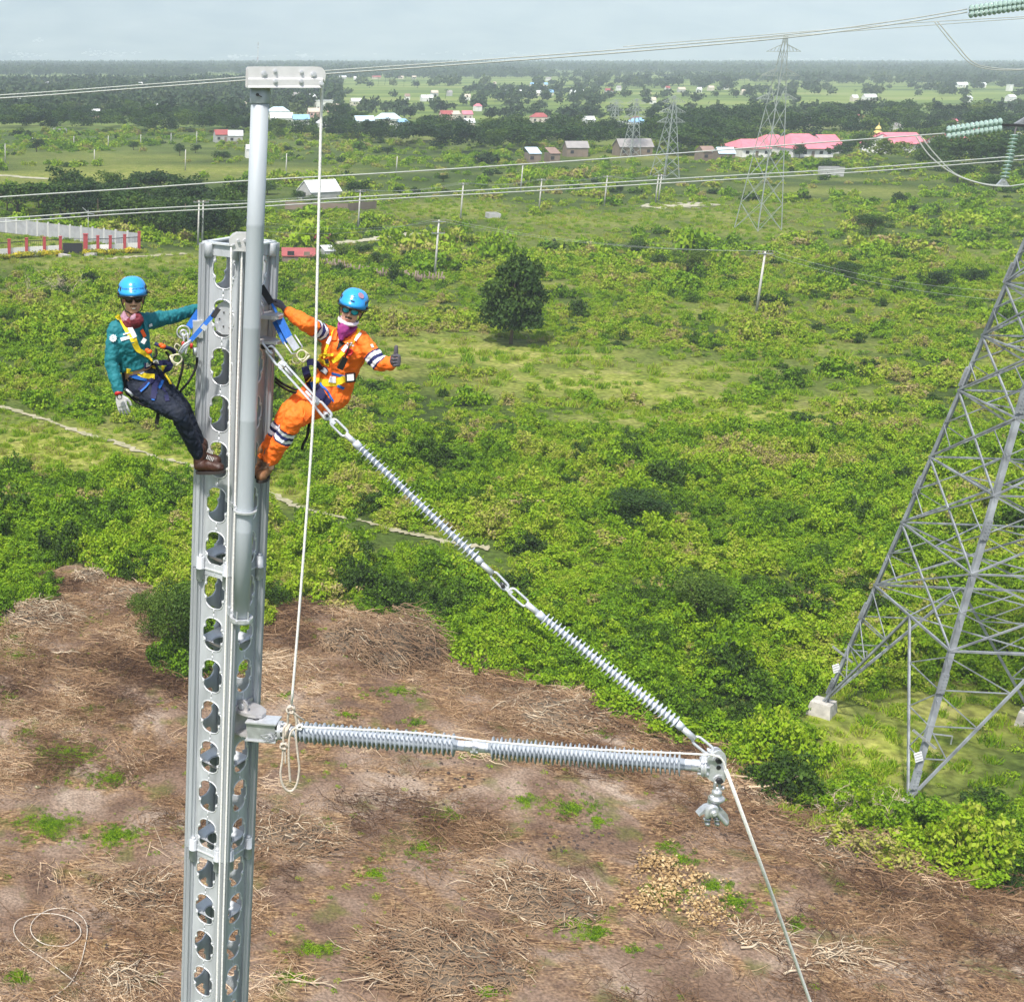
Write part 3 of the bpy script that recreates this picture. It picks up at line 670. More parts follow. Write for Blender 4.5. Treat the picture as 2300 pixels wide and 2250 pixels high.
def branch(px, py, w, label, seed, dr=0.0):
    c = G(px, py); c.z = gz(c.x, c.y); k = w/pxm(c); mb = MB(); r = random.Random(seed)
    d = Vector((math.cos(dr), math.sin(dr), 0)); s = Vector((-d.y, d.x, 0)); z = Vector((0,0,.1))
    pts = [c+z+d*k*(t-.5)+s*r.gauss(0, .05)*k for t in (0,.2,.4,.6,.8,1)]; mb.tube(spline(pts, 4), .05, 6, rs=[.05*(1-.6*i/20) for i in range(21)])
    for q_ in (1,2,3,4): mb.tube([pts[q_], pts[q_]+d*k*.18+s*k*.1*(1 if q_ % 2 else -1)+z*.5, pts[q_]+d*k*.3+s*k*.2*(1 if q_ % 2 else -1)], .02, 5)
    return tag(mb.build('fallen_branch', M['stick_pale'], loc=c), label, 'branch', 'fallen branches on the clearing')
branch(690, 2205, 100, 'pale fallen branch near the bottom right of the mast', 1, .05)
branch(145, 1466, 60, 'short pale branch on bare soil left of the mast', 2, .1)
branch(1660, 2090, 60, 'broken pale branch beside the slanting rope', 3, 2.2)
branch(1800, 2180, 110, 'long pale branch lying under the foot of the slanting rope', 4, .4)
branch(1720, 2128, 130, 'forked bleached branch left of the slanting rope', 5, .1)
branch(2190, 1990, 130, 'long thin bleached branch on bare soil at the right', 6, -.1)
# fallen pale leaves
def litter():
    P = []; r = random.Random(8)
    for cx_, cy_, rx, ry, n in [(1480,1940,50,22,80),(1495,2000,70,44,80),(1590,2050,60,40,90),(1460,2030,50,40,40),(1530,1990,90,60,60)]:
        for k in range(n): p = G(cx_+r.gauss(0, .5)*rx, cy_+r.gauss(0, .5)*ry); P.append((p.x, p.y, gz(p.x, p.y)+0.1))
    me = leaf_mesh('fallen_leaf', [(0,0,.06,.2,.2,.05)], 6, .10, up=1.2, seed=3); me.materials.clear()
    m = leafmat('yellow_dead_leaf', [(0,(.30,.19,.08)),(.5,(.52,.36,.17)),(1,(.72,.56,.32))], .2); me.materials.append(m)
    scatter('fallen_leaves', [me], P, [r.uniform(.6, 1.3) for _ in P], [0]*len(P), [r.random() for _ in P], 'scattered pale yellow dead leaves on the cleared ground', 'dead leaves')
litter()
# dark little clods / holes pushed in the soil
def clods():
    mb = MB(); mb.ell((0,0,0), (1,1,.55), n=7, m=4); me = mb.mesh('clod'); me.materials.append(mat('dark_clod', (.05,.035,.028), .95)); 
    P = []; r = random.Random(4)
    for cx_, cy_, rx, ry, n in [(700,1600,60,30,30),(980,1740,120,50,50),(1950,2040,160,40,80),(2150,2150,120,60,70),(200,2040,120,60,60),(1280,1880,90,30,40),(1650,1850,120,40,40),(880,1770,90,40,40),(1600,1700,80,14,20)]:
        for k in range(n): p = G(cx_+r.gauss(0,.6)*rx, cy_+r.gauss(0,.6)*ry); P.append((p.x, p.y, gz(p.x, p.y)+.01))
    scatter('soil_clods', [me], P, [r.uniform(.03, .10) for _ in P], [0]*len(P), [0]*len(P), 'small dark clods dotted over the bare soil', 'soil clods')
clods()

# ------------------------------------------------------------------ trees
def tree_parts(seed, h=1.0, w=1.0, n=900, leaf=0.09, shape='round'):
    r = random.Random(seed); L = []
    if shape == 'round':
        for i in range(13):
            a = r.uniform(0, 2*PI); q_ = .33*math.sqrt(r.random()); z = r.uniform(.35, .84); s = r.uniform(.11, .2)*(1.2-abs(z-.55)); L.append((q_*math.cos(a)*w, q_*math.sin(a)*w, z*h, s*w*1.15, s*w*1.15, s*h*.9))
    elif shape == 'spread':
        for i in range(14):
            a = r.uniform(0, 2*PI); q_ = .45*math.sqrt(r.random()); z = r.uniform(.55, .82)-.25*q_; s = r.uniform(.12, .2); L.append((q_*math.cos(a)*w, q_*math.sin(a)*w, z*h, s*w, s*w, s*h*.5))
    elif shape == 'cone':
        for i in range(46):
            t = (i+.5)/46; z = .22+.71*t; q_ = (.40*math.sqrt(max(0,1-(1.75*t-.75)**2) if t > .43 else max(0,1-(1.5*(.43-t))**2))+.02)*(.35+.65*r.random()); a = i*2.4+r.uniform(-.4,.4); s = .165*(1-t*.45); L.append((q_*math.cos(a)*w, q_*math.sin(a)*w, z*h, s*w, s*w, s*h*.6))
    crown = leaf_mesh('crown_%d' % seed, L, n, leaf, up=.3, seed=seed, mats=[M['tree_leaf']], fill=.35, cut=-.6)
    mb = MB(); rr = [.028, .02, .014, .006]
    mb.tube([(0,0,-.02), (.01*r.gauss(0,1), 0, .25), (.02*r.gauss(0,1), .01, .5), (0,0,.78)], .02, 7, rs=rr)
    for lb in L[::2]: mb.tube([(0,0,.18+.25*r.random()), (lb[0]*.5, lb[1]*.5, lb[2]*.72), (lb[0], lb[1], lb[2])], .01, 5, rs=[.013,.009,.004])
    trunk = mb.mesh('trunk_%d' % seed); trunk.materials.append(M['bark'])
    return crown, trunk
for k in ('tree_leaf',):
    nt = M[k].node_tree; at = [n_ for n_ in nt.nodes if n_.type == 'ATTRIBUTE' and n_.attribute_name == 'tint'][0]
    at.attribute_name = 'tint'; at.attribute_type = 'OBJECT'
TREES = {'round': [tree_parts(200+i, n=1500, leaf=.042) for i in range(4)], 'spread': [tree_parts(210+i, n=1300, leaf=.045, shape='spread') for i in range(3)], 'near': [tree_parts(230+i, n=6500, leaf=.020) for i in range(2)], 'cone': [tree_parts(220, n=13000, leaf=.028, shape='cone')]}
def tree(p, hgt, wid, shape, tint, label, group=None, name='broadleaf_tree', cat='tree', trunk=True, var=None):
    cr, tk = TREES[shape][random.randrange(len(TREES[shape])) if var is None else var]
    t = empty(name, (p[0], p[1], -0.05), label, cat, group, random.uniform(0, 6.28)); t.scale = (wid, wid, hgt)
    c = bpy.data.objects.new('crown', cr); COL.objects.link(c); c.parent = t; c['tint'] = float(tint)
    if trunk: k = bpy.data.objects.new('trunk', tk); COL.objects.link(k); k.parent = t
    return t
def tree_px(px, py, wpx, hpx, shape, tint, label, group=None, **kw):
    g = G(px, py); m_ = pxm(g); return tree(g, hpx/m_*1.03, wpx/m_*(1.12 if shape != 'cone' else 1.35), shape, tint, label, group, **kw)
tree_px(1147, 772, 118, 196, 'cone', .45, 'tall dark green cone-shaped tree standing alone in the middle of the grass', var=0)
LONE = 'lone bushes and small trees dotted over the plain'
for px, py, w, h, t, lab in [
  (392,1492,150,190,.55,'full leafy bush reaching onto the brown clearing just left of the mast'), (345,1440,110,120,.7,'smaller bright bush behind the full leafy bush left of the mast'), (1560,1400,150,120,.62,'small spreading tree in the scrub left of the pylon'), (1440,1190,150,90,.3,'broad dark bush in the scrub above the diagonal insulator'),
  (1953,541,72,60,.35,'dark round bushy tree alone on the plain right of the middle'), (2017,463,32,32,.05,'small blackish bush above and right of the dark round bushy tree'), (2053,478,28,18,.1,'flat dark bush just right of the blackish bush'),
  (1541,618,80,58,.62,'olive green bush left of the large round bushes in the middle distance'), (1425,572,60,40,.5,'low rounded bush between the double pole and the leaning pole'),
  (1480,600,40,34,.4,'dark bush tucked beside the olive green bush'), (1870,640,100,52,.25,'wide dark thicket right of the leaning concrete pole'), (2110,650,60,44,.15,'dark shrub in a grey dry patch near the right pylon'),
  (2185,640,60,40,.25,'dark shrub close to the left edge of the near pylon'),
  (82,341,34,30,.2,'round dark bush at the far left between two field poles'), (131,325,16,14,.2,'small dark bush beside a light green one in the far left field'), (122,330,20,14,.98,'small light green bush in the far left field'),
  (300,337,26,20,.35,'grey green bush between field poles left of the mast'), (404,350,28,30,.3,'dark bush behind the tall field pole left of the mast'), (439,344,24,20,.25,'compact dark bush right of the tall field pole left of the mast'),
  (497,362,46,24,.4,'wide bush just left of the steel pole below the red roofed house'), (646,343,22,16,.25,'small dark bush on top of a thin pole right of the steel pole'),
  (1795,355,30,34,.2,'dark conical bush in front of the pink roofed compound'), (1865,385,60,24,.35,'wide flat tree below the pink roofed compound'), (897,440,30,22,.3,'small dark bush right of the white barn'),
  (995,408,30,16,.3,'small bush between two concrete poles beyond the lone cone-shaped tree'), (1393,437,16,22,.15,'narrow dark bush beside the far double pole'), (870,350,36,22,.3,'bush right of the hoisting rope in the far field'),
  (1004,600,16,30,.1,'thin dark shrub right of the near concrete pole'), (2230,430,50,40,.4,'green tree behind the hanging insulator string'), (2150,410,60,50,.45,'broad green tree left of the hanging insulator string')]:
    tree_px(px, py, w, h, 'near' if w >= 72 else 'round', t, lab, LONE, name='lone_tree', cat='bush' if h < 35 else 'tree')
# banana and cassava style garden trees by the rusty shed
for px, py, w, h, t, lab in [(768,580,60,34,.75,'leafy garden tree right of the red roofed shed'), (815,575,40,30,.3,'dark garden bush second to the right of the red roofed shed'), (848,596,50,32,.55,'blue green garden bush above the fence by the shed'),
  (920,585,44,26,.3,'dark banana clump in the garden near the concrete pole'), (1010,612,60,24,.45,'blue green bush right of the near concrete pole foot'), (700,590,70,26,.5,'green bush in front of the red roofed shed'),
  (668,450,30,24,.4,'dark bush at the left corner of the white barn'), (700,455,40,18,.6,'light bush before the wall of the white barn'), (805,450,60,46,.3,'dark tree right of the white barn behind the pole'),
  (600,437,50,34,.5,'green tree left of the white barn'), (560,442,50,34,.6,'light green tree between the steel pole and the white barn')]:
    tree_px(px, py, w, h, 'round', t, lab, 'garden trees near the shed and the barn')
belts = [  # polygon (photo px), count, height m, group phrase, tint
  ([(-30,470),(60,462),(200,440),(330,440),(440,462),(540,480),(545,545),(470,548),(330,530),(200,505),(60,488)], 46, (5,8.5), 'dark tree in the thick belt behind the walled compound', 'trees behind the walled compound', .30),
  ([(-20,262),(230,262),(240,300),(0,302)], 34, (8,12), 'dark tree in the left front row of the far tree belt', 'left front row of the far tree belt', .25),
  ([(-20,225),(230,222),(230,262),(-20,262)], 28, (8,12), 'dark tree in the left back part of the far tree belt', 'left back part of the far tree belt', .22),
  ([(235,255),(560,262),(560,306),(330,306),(235,296)], 40, (7,12), 'tree of the far belt between the left edge and the steel pole', 'far tree belt left of the steel pole', .27),
  ([(570,290),(740,292),(900,300),(900,330),(700,318),(570,322)], 26, (6,9), 'grey green tree in the scrubby belt right of the steel pole', 'scrubby belt right of the steel pole', .33),
  ([(730,262),(860,290),(960,300),(1000,345),(860,330),(740,305)], 26, (7,11), 'dark tree below the light blue roofs', 'trees below the light blue roofs', .22),
  ([(950,305),(1150,300),(1190,345),(1000,345)], 20, (8,12), 'large dark tree in the belt left of the grey thatched roof', 'belt left of the grey thatched roof', .2),
  ([(1180,285),(1420,295),(1440,340),(1190,338)], 26, (7,10), 'tree in the belt around the grey thatched roofs', 'belt around the grey thatched roofs', .28),
  ([(1440,275),(1680,275),(1680,335),(1560,352),(1440,340)], 34, (8,13), 'dark tree in the belt left of the pink roofed compound', 'belt left of the pink roofed compound', .22),
  ([(1680,268),(1980,268),(1980,318),(1700,318)], 34, (8,12), 'dark tree in the belt behind the pink roofed compound', 'belt behind the pink roofed compound', .22),
  ([(1700,352),(1900,352),(1900,366),(1720,366)], 8, (4,6), 'small tree before the wall of the pink roofed compound', 'small trees before the pink roofed compound', .3),
  ([(1900,330),(2120,335),(2320,350),(2320,395),(2100,385),(1930,368)], 34, (7,11), 'green tree in the right hand belt below the pink roofs', 'right hand belt below the pink roofs', .42),
  ([(1980,262),(2330,270),(2330,325),(1980,320)], 34, (8,12), 'dark tree in the right hand back belt beside the glass insulators', 'right hand back belt', .22)]
def poly_samples(poly, n, seed):
    r = random.Random(seed); xs = [p[0] for p in poly]; ys = [p[1] for p in poly]; P = np.array(poly, float); out = []; best = []
    while len(out) < n:
        cands = []
        while len(cands) < 5:
            a, b = r.uniform(min(xs), max(xs)), r.uniform(min(ys), max(ys))
            if inside(P, np.array([a]), np.array([b]))[0]: cands.append((a, b))
        out.append(max(cands, key=lambda c: min([abs(c[0]-o[0])+3*abs(c[1]-o[1]) for o in out] or [1])))
    return out
HP = [(x_, y_, w_) for x_, y_, w_ in HOUSE_PX]
def hides_house(px, py, k=24): return any(abs(px-x_) < w_/2+7 and -4 < py-y_ < k for x_, y_, w_ in HP)
for bi, (poly, n, hr, lab, grp, tint) in enumerate(belts):
    for px, py in poly_samples(poly, n, bi):
        g = G(px, py); h = random.uniform(*hr); (not hides_house(px, py)) and tree(g, h, h*random.uniform(1.0, 1.5), random.choice(['round','spread','round']), min(.98, max(.03, tint+.08+random.gauss(0, .2))), lab, grp, trunk=bi < 1 or random.random() < .0)
# far scattered trees and the coconut groves below the hills: uncountable masses
def far_trees():
    M['far_leaf'] = leafmat('far_tree_leaves', [(0.0,(0.018,0.040,0.014)),(0.5,(0.048,0.085,0.026)),(1.0,(0.12,0.15,0.05))], 0.15)
    src = [leaf_mesh('far_tree_%d' % i, [(0,0,.6,.45,.45,.3),(.2,.1,.5,.3,.3,.25),(-.2,-.1,.55,.3,.3,.25)], 90, .24, seed=70+i, mats=[M['far_leaf']], up=.3, cut=-.5) for i in range(2)]
    # palm: thin stem + drooping fronds
    mb = MB(); mb.tube([(0,0,0),(.02,0,.5),(.0,.02,.86)], .02, 4)
    for k in range(11):
        a = k*2*PI/11; d = Vector((math.cos(a), math.sin(a), 0)); s = Vector((-d.y, d.x, 0)); w_ = .05; up_ = .12 if k % 2 else .02
        P0 = Vector((0,0,.85)); P1 = P0+d*.17+Vector((0,0,up_)); P2 = P0+d*.32+Vector((0,0,-.1+up_))
        mb.add([P0, P1-s*w_, P1+s*w_, P2], [(0,1,2),(1,3,2)])
    mp_ = mb.mesh('palm'); mp_.materials.append(M['far_leaf']); at = mp_.attributes.new('leaf', 'FLOAT', 'FACE'); at.data.foreach_set('value', np.random.default_rng(1).random(len(mb.f)).astype(np.float32)); src.append(mp_)
    def band(y0, y1, cell, thr, nz_s, seed, palm, hr, dens=1):
        x, y = jgrid(y0, y1, cell, pad=60); n = fbm(x, y, nz_s, seed, 4); k = (n > thr) & (rng.random(len(x)) < dens); x, y = x[k], y[k]
        return x, y, np.where(rng.random(len(x)) < palm, 2, rng.integers(0, 2, len(x))), hr[0]+(hr[1]-hr[0])*rng.random(len(x))
    B = [band(640, 1000, 8, .60, 70, 3, .05, (3, 7), .45), band(1000, 1500, 11, .56, 110, 4, .12, (4, 8), .5), band(1500, 2300, 14, .50, 170, 6, .35, (6, 11), .6), band(2300, 2900, 15, .44, 260, 7, .6, (9, 14), .7), band(2900, 5200, 19, .14, 500, 8, .65, (9, 15), .8)]
    x, y, idx, s = [np.concatenate([b[i] for b in B]) for i in range(4)]
    # keep the open fields behind the near belts clear as in the photo (right of centre)
    d = y*cp+H*sp; px = CX+F*x/d; py = CY-F*(-H*cp+y*sp)/d
    op = ((px > 980) & (py > 224) & (py < 262) & (px < 1700)) | ((px > 1500) & (py > 196) & (py < 255)) | ((px > 760) & (px < 1400) & (py > 182) & (py < 200)) | ((px > 930) & (px < 1090) & (py > 262) & (py < 300))
    hh_ = np.zeros(len(x), bool)
    for x_, y_, w_ in HOUSE_PX: hh_ |= (np.abs(px-x_) < w_/2+(6 if w_ > 20 else 0)) & (py > y_-1) & (py < y_+(13 if w_ > 20 else 4))
    k = ~(op & (rng.random(len(x)) < .62)) & ~hh_; x, y, idx, s = x[k], y[k], idx[k], s[k]
    leftx = ((px[k] < 760) & (py[k] > 168))
    scatter('distant_trees', src, np.stack([x, y, np.full(len(x), -.2)], -1), s, idx, np.clip(.4+(fbm(x, y, 60, 17)-.5)*.9+rng.normal(size=len(x))*.12, .02, 1), 'far trees and coconut groves merging below the hazy hills', 'trees')
    # denser wood on the left, behind the near belt
    x, y = jgrid(780, 1700, 11, xr=.21, pad=20); d = y*cp+H*sp; px = CX+F*x/d
    py = CY-F*(-H*cp+y*sp)/d; k = (fbm(x, y, 60, 55) > .47) & (px < 760)
    for x_, y_, w_ in HOUSE_PX: k &= ~((np.abs(px-x_) < w_/2+6) & (py > y_-3) & (py < y_+15))
    x, y = x[k], y[k]; k = np.ones(len(x), bool); x, y = x[k], y[k]
    scatter('distant_wood', src, np.stack([x, y, np.full(len(x), -.2)], -1), 6+4*rng.random(len(x)), rng.integers(0, 2, len(x)), np.clip(.40+rng.normal(size=len(x))*.18, 0, 1), 'dark wood behind the far tree belt at the left', 'wood')
far_trees()
# ------------------------------------------------------------------ houses
def hcol(name, c, **k): M[name] = mat(name, c, k.get('r', .7), k.get('m', 0), .14, .5)
for nm, c in dict(roof_white=(.80,.82,.84), roof_grey=(.33,.31,.30), roof_pink=(.72,.22,.27), roof_red=(.36,.09,.085), roof_blue=(.28,.50,.78), roof_ltblue=(.60,.76,.88), roof_rust=(.30,.20,.16), roof_tan=(.62,.52,.42),
                  wall_white=(.78,.77,.74), wall_cream=(.62,.56,.46), wall_grey=(.42,.42,.41), wall_pink=(.70,.45,.42), wall_wood=(.22,.17,.13), wall_yellow=(.75,.60,.20), dark_open=(.03,.03,.035)).items(): hcol(nm, c)
def house(px, py, wpx, roof, wall, label, style='gable', depth_=None, wh=2.8, rh=1.6, rot=0.0, wins=True, group=None, name='house', cat='house'):
    g = G(px, py); w = wpx/pxm(g); d = depth_ or max(5, w*.65)
    t = empty(name, (g.x, g.y+d/2*.6, 0), label, cat, group, rot); mb = MB(); ww, dd = w/2*.94, d/2*.92
    mb.box((0,0,wh/2-.1), (ww*2, dd*2, wh+.2))
    if style == 'gable': mb.add([(-ww,-dd,wh),(-ww,dd,wh),(-ww,0,wh+rh*.93),(ww,-dd,wh),(ww,dd,wh),(ww,0,wh+rh*.93)], [(0,1,2),(3,5,4)])
    mb.build('wall', M[wall], t, world_space=False)
    r_ = MB(); W, D_, th = w/2, d/2, .14
    if style == 'gable':
        for sgn in (-1, 1):
            r_.prism([(-W,sgn*D_,wh-.12),(W,sgn*D_,wh-.12),(W,0,wh+rh),(-W,0,wh+rh)], (0,0,th))
    elif style == 'hip':
        q_ = min(W*.55, D_); r_.add([(-W,-D_,wh),(W,-D_,wh),(W,D_,wh),(-W,D_,wh),(-W+q_,0,wh+rh),(W-q_,0,wh+rh)], [(0,1,5,4),(1,2,5),(2,3,4,5),(3,0,4),(3,2,1,0)])
    elif style == 'flat': r_.box((0,0,wh+.18), (w,d,.3))
    elif style == 'shed': r_.prism([(-W,-D_,wh-.1),(W,-D_,wh-.1),(W,D_,wh+rh),(-W,D_,wh+rh)], (0,0,th))
    r_.build('roof', M[roof], t, world_space=False)
    if wins and wpx > 16:
        n = max(2, int(w/2.6))
        for i in range(n):
            x = -ww+(i+.5)*2*ww/n
            o = MB()
            if i == n//2: o.box((x, -dd-.03, 1.0), (.95, .07, 2.0)); o.build('door', M['wall_wood'], t, world_space=False)
            else: o.box((x, -dd-.03, 1.55), (1.1, .07, 1.0)); o.build('window', M['dark_open'], t, world_space=False)
    return t
V = 'village houses far across the plain'
hs = [
 (38,232,50,'roof_white','wall_cream','long cream building with white roof at the far left edge','flat'), (2,216,14,'roof_white','wall_white','small white roof at the very left edge of the far village','gable'),
 (106,195,16,'roof_white','wall_white','small white house in the far wood at the left','gable'), (319,196,18,'roof_white','wall_white','white house just above the upper power line at the left','gable'),
 (213,266,24,'roof_white','wall_pink','low white house showing between dark trees left of the steel pole','gable'), (380,245,28,'roof_red','wall_white','red roofed house among trees left of the steel pole','hip'), (354,251,16,'roof_white','wall_white','white gable beside the red roofed house left of the steel pole','gable'),
 (497,320,32,'roof_red','wall_grey','grey house with red roof in the field left of the steel pole','gable'), (529,322,34,'roof_white','wall_grey','white roofed house adjoining the red roofed one in the field','gable'), (557,355,9,'roof_white','wall_white','tiny white hut touching the left side of the steel pole','gable'),
 (521,246,22,'roof_grey','wall_cream','grey roofed house at the roadside left of the steel pole','gable'), (548,248,26,'roof_tan','wall_pink','tan roofed house just left of the steel pole','gable'),
 (625,263,50,'roof_ltblue','wall_white','wide pale blue roof between steel pole and hoisting rope, rear one','hip'), (632,279,52,'roof_white','wall_white','long white roofed hall in front of the wide pale blue roof','gable'), (676,282,38,'roof_blue','wall_white','bright blue roof between steel pole and hoisting rope','gable'),
 (706,264,30,'roof_tan','wall_pink','pink walled house left of the hoisting rope','gable'), (727,248,40,'roof_white','wall_white','blocky two storey white house behind the hoisting rope','flat'), (723,291,20,'roof_white','wall_white','small white kiosk roof just right of the hoisting rope','hip'),
 (662,223,24,'roof_grey','wall_cream','far grey roof above the pale blue roofs','gable'), (704,226,18,'roof_white','wall_white','far white house above the blocky white house','gable'), (749,252,26,'roof_tan','wall_pink','pink house right of the hoisting rope','gable'),
 (800,238,24,'roof_white','wall_cream','cream house in the trees right of the hoisting rope','gable'), (818,286,44,'roof_ltblue','wall_white','low pale blue shed roof at the left of the blue roofed school','gable'), (872,281,62,'roof_ltblue','wall_white','large pale blue roofed school beyond the green field','hip'), (905,290,26,'roof_blue','wall_white','small blue roof at the right end of the school','hip'),
 (1003,270,28,'roof_red','wall_pink','dull red roofed house in the row beyond the green field','gable'), (1022,270,20,'roof_tan','wall_cream','tan house in the row beyond the green field','gable'), (1049,270,24,'roof_pink','wall_cream','pink roofed house at the end of the row beyond the green field','gable'), (1054,290,24,'roof_white','wall_cream','low white shed in the green field','gable'),
 (1074,250,14,'roof_pink','wall_white','tiny bright pink roof in dark trees above the green field','hip'), (1212,277,38,'roof_red','wall_cream','red hipped roof house left of the white flat house','hip'), (1252,278,36,'roof_grey','wall_white','white flat house right of the red hipped roof','flat'),
 (1324,284,22,'roof_white','wall_white','small white roof left of the far pylons','gable'), (1405,290,30,'roof_white','wall_white','low white wing left of the blue and red roofed house','flat'), (1432,290,40,'roof_blue','wall_white','white house with blue lower roof near the far pylons','hip'), (1430,284,24,'roof_red','wall_white','red upper roof block of the house near the far pylons','hip'),
 (1295,352,50,'roof_grey','wall_wood','wide grey thatched roof among the trees','gable'), (1424,350,80,'roof_grey','wall_wood','very long low grey roof behind the far pylon legs','gable'),
 (1199,366,28,'roof_ltblue','wall_wood','shack with bluish tin roof beside the power line','shed'), (1243,366,24,'roof_rust','wall_wood','rusty roofed shack right of the bluish tin shack','shed'), (1587,362,30,'roof_rust','wall_wood','shack with rust and white roof left of the blue tarp hut','gable'), (1629,366,38,'roof_ltblue','wall_wood','hut under pale blue tarpaulin at the field edge','gable'),
 (1954,228,28,'roof_white','wall_white','white house in the far right fields','gable'), (2161,197,24,'roof_white','wall_white','long white house on the far right skyline','gable'), (2206,197,16,'roof_white','wall_white','white house right of the long white one on the far right','gable'), (2269,205,9,'roof_white','wall_white','tall square white building on the far right','flat'),
 (2177,230,9,'roof_white','wall_white','tiny white hut in the far right fields','gable'), (2272,228,16,'roof_white','wall_white','pale house under trees near the right edge','gable'), (1927,280,26,'roof_pink','wall_white','pink roofed house in the dark trees above the compound','gable'), (1912,274,14,'roof_white','wall_white','white block left of the pink roofed house in the trees','flat'),
 (1818,284,14,'roof_white','wall_cream','white roof half hidden in trees above the compound','gable'), (2143,288,12,'roof_pink','wall_white','tiny pink roof behind the glass insulator string','gable'), (2180,326,32,'roof_white','wall_white','low white building left of the hanging insulator string','flat'), (2238,328,46,'roof_white','wall_white','wide low white building behind the hanging insulator string','flat'), (2284,326,20,'roof_grey','wall_white','white house at the right edge behind trees','gable'),
 (2016,300,18,'roof_grey','wall_white','grey white shed among trees right of the yellow temple','gable')]
far_small = [(959,228,34,'w'),(976,216,20,'w'),(915,225,14,'w'),(901,178,14,'w'),(930,178,12,'w'),(846,178,24,'r'),(1143,215,18,'w'),(1166,215,14,'w'),(1212,216,18,'w'),(1235,215,20,'b'),(1287,215,14,'w'),(1195,196,10,'b'),(1111,194,8,'w'),(1232,182,14,'w'),(1226,196,10,'b'),
 (1368,211,22,'r'),(1453,216,20,'w'),(1531,208,20,'w'),(1571,208,12,'w'),(1597,204,16,'w'),(1632,202,12,'w'),(1468,234,12,'w'),(1670,214,10,'w'),(1390,204,12,'w'),(1050,226,16,'w'),(1010,216,14,'w'),(1310,212,12,'w'),(1500,205,12,'r'),(770,178,20,'w'),(800,180,14,'w'),(1920,228,16,'w')]
for px, py, w, rf, wl, lab, st in hs:
    two = 'two storey' in lab or 'tall' in lab; g = G(px, py)
    big = w/pxm(g)
    house(px, py, w, rf, wl, lab, st, wh=5.6 if two else 2.9, rh=min(3.2, 1.0+big*.12), group=V, wins=w > 22, rot=random.gauss(0, .08), depth_=min(14, max(6, big*.55)))
def rel(px):
    return 'left' if px < 1000 else ('middle' if px < 1400 else 'right')
for px, py, w, c in far_small:
    rf = {'w':'roof_white','r':'roof_red','b':'roof_blue'}[c]
    lab = {'w':'small white house','r':'small red roofed house','b':'small blue roofed house'}[c]+' in the most distant village, %s part of the row' % rel(px)
    house(px, py, w*.8, random.choice([rf,rf,'roof_grey','roof_tan','roof_rust']) if c == 'w' else rf, random.choice(['wall_white','wall_cream','wall_grey']), lab, 'gable', wh=2.6, rh=1.8, wins=False, group='houses of the most distant village, %s' % rel(px))
# pink roofed compound
PK = 'buildings of the pink roofed compound'
house(1690, 352, 68, 'roof_pink', 'wall_white', 'left hall of the pink roofed compound', 'hip', 18, 2.8, 2.6, 0, True, PK, 'hall', 'building')
house(1745, 345, 60, 'roof_pink', 'wall_white', 'pink roofed hall behind the leg of the far pylon', 'hip', 18, 2.8, 3.2, 0, False, PK, 'hall', 'building')
house(1812, 352, 96, 'roof_pink', 'wall_white', 'largest pink roofed hall in the middle of the compound', 'hip', 24, 2.8, 4.2, 0, True, PK, 'hall', 'building')
house(1862, 344, 44, 'roof_pink', 'wall_white', 'pink roofed hall half hidden by trees at the right of the largest one', 'gable', 14, 2.8, 3.0, 0, False, PK, 'hall', 'building')
house(1985, 344, 46, 'roof_pink', 'wall_white', 'pink roofed hall below the yellow temple', 'gable', 12, 3, 3.4, 1.2, True, PK, 'hall', 'building')
house(2028, 345, 84, 'roof_pink', 'wall_white', 'long pink roofed wing right of the yellow temple', 'gable', 18, 3.4, 3.2, 0, False, PK, 'hall', 'building')
house(2146, 348, 60, 'roof_pink', 'wall_white', 'pink roofed wing at the right end of the compound', 'gable', 16, 3.4, 3.0, 0, False, PK, 'hall', 'building')
house(2186, 345, 18, 'roof_pink', 'wall_white', 'tall pink gabled block at the right end of the compound', 'gable', 8, 6, 3.0, 0, False, PK, 'hall', 'building')
def temple():
    g = G(1966, 330); t = empty('temple', (g.x, g.y, 0), 'small yellow tiered temple tower rising behind the pink roofs', 'temple'); mb = MB()
    mb.box((0,0,1.6),(4,4,3.2)); mb.build('base', M['wall_yellow'], t, world_space=False); mb = MB()
    for z, w in ((3.2,5),(4.8,3.6),(6.2,2.2)): mb.lathe((0,0,z),(0,0,z+1.3),[(0,w*.62),(.35,w*.5),(1,w*.2)],4)
    mb.cyl((0,0,7),(0,0,8.6),.25,.05,6); mb.build('roof', M['wall_yellow'], t, world_space=False)
temple()
# nearer farm buildings
def barn():
    c0 = PY(680, 452, G(680,452).y)
    g = G(722, 450); t = empty('barn', (g.x, g.y+4, 0), 'grey walled barn with a big bright white roof right of the steel pole', 'barn', rz=.42)
    w, d, wh, rh = 8.6, 6.4, 1.9, 2.3; mb = MB(); mb.box((0,0,wh/2),(w*.95,d*.95,wh))
    for x in (-w*.475, w*.475): mb.add([(x,-d*.475,wh),(x,d*.475,wh),(x,0,wh+rh*.95)], [(0,1,2)])
    mb.build('wall', M['wall_grey'], t, world_space=False); r_ = MB()
    for s in (-1, 1): r_.prism([(-w/2,s*d/2,wh-.2),(w/2,s*d/2,wh-.2),(w/2,0,wh+rh),(-w/2,0,wh+rh)], (0,0,.15))
    r_.build('roof', M['roof_white'], t, world_space=False); o = MB(); o.box((-w*.475-.03,0,.8),(.07,1.3,1.6)); o.build('door', M['dark_open'], t, world_space=False)
barn()
house(672, 592, 76, 'roof_red', 'wall_wood', 'long open shed with faded red tin roof just right of the mast top', 'shed', 4, 1.3, .7, -.12, True, None, 'shed', 'shed')
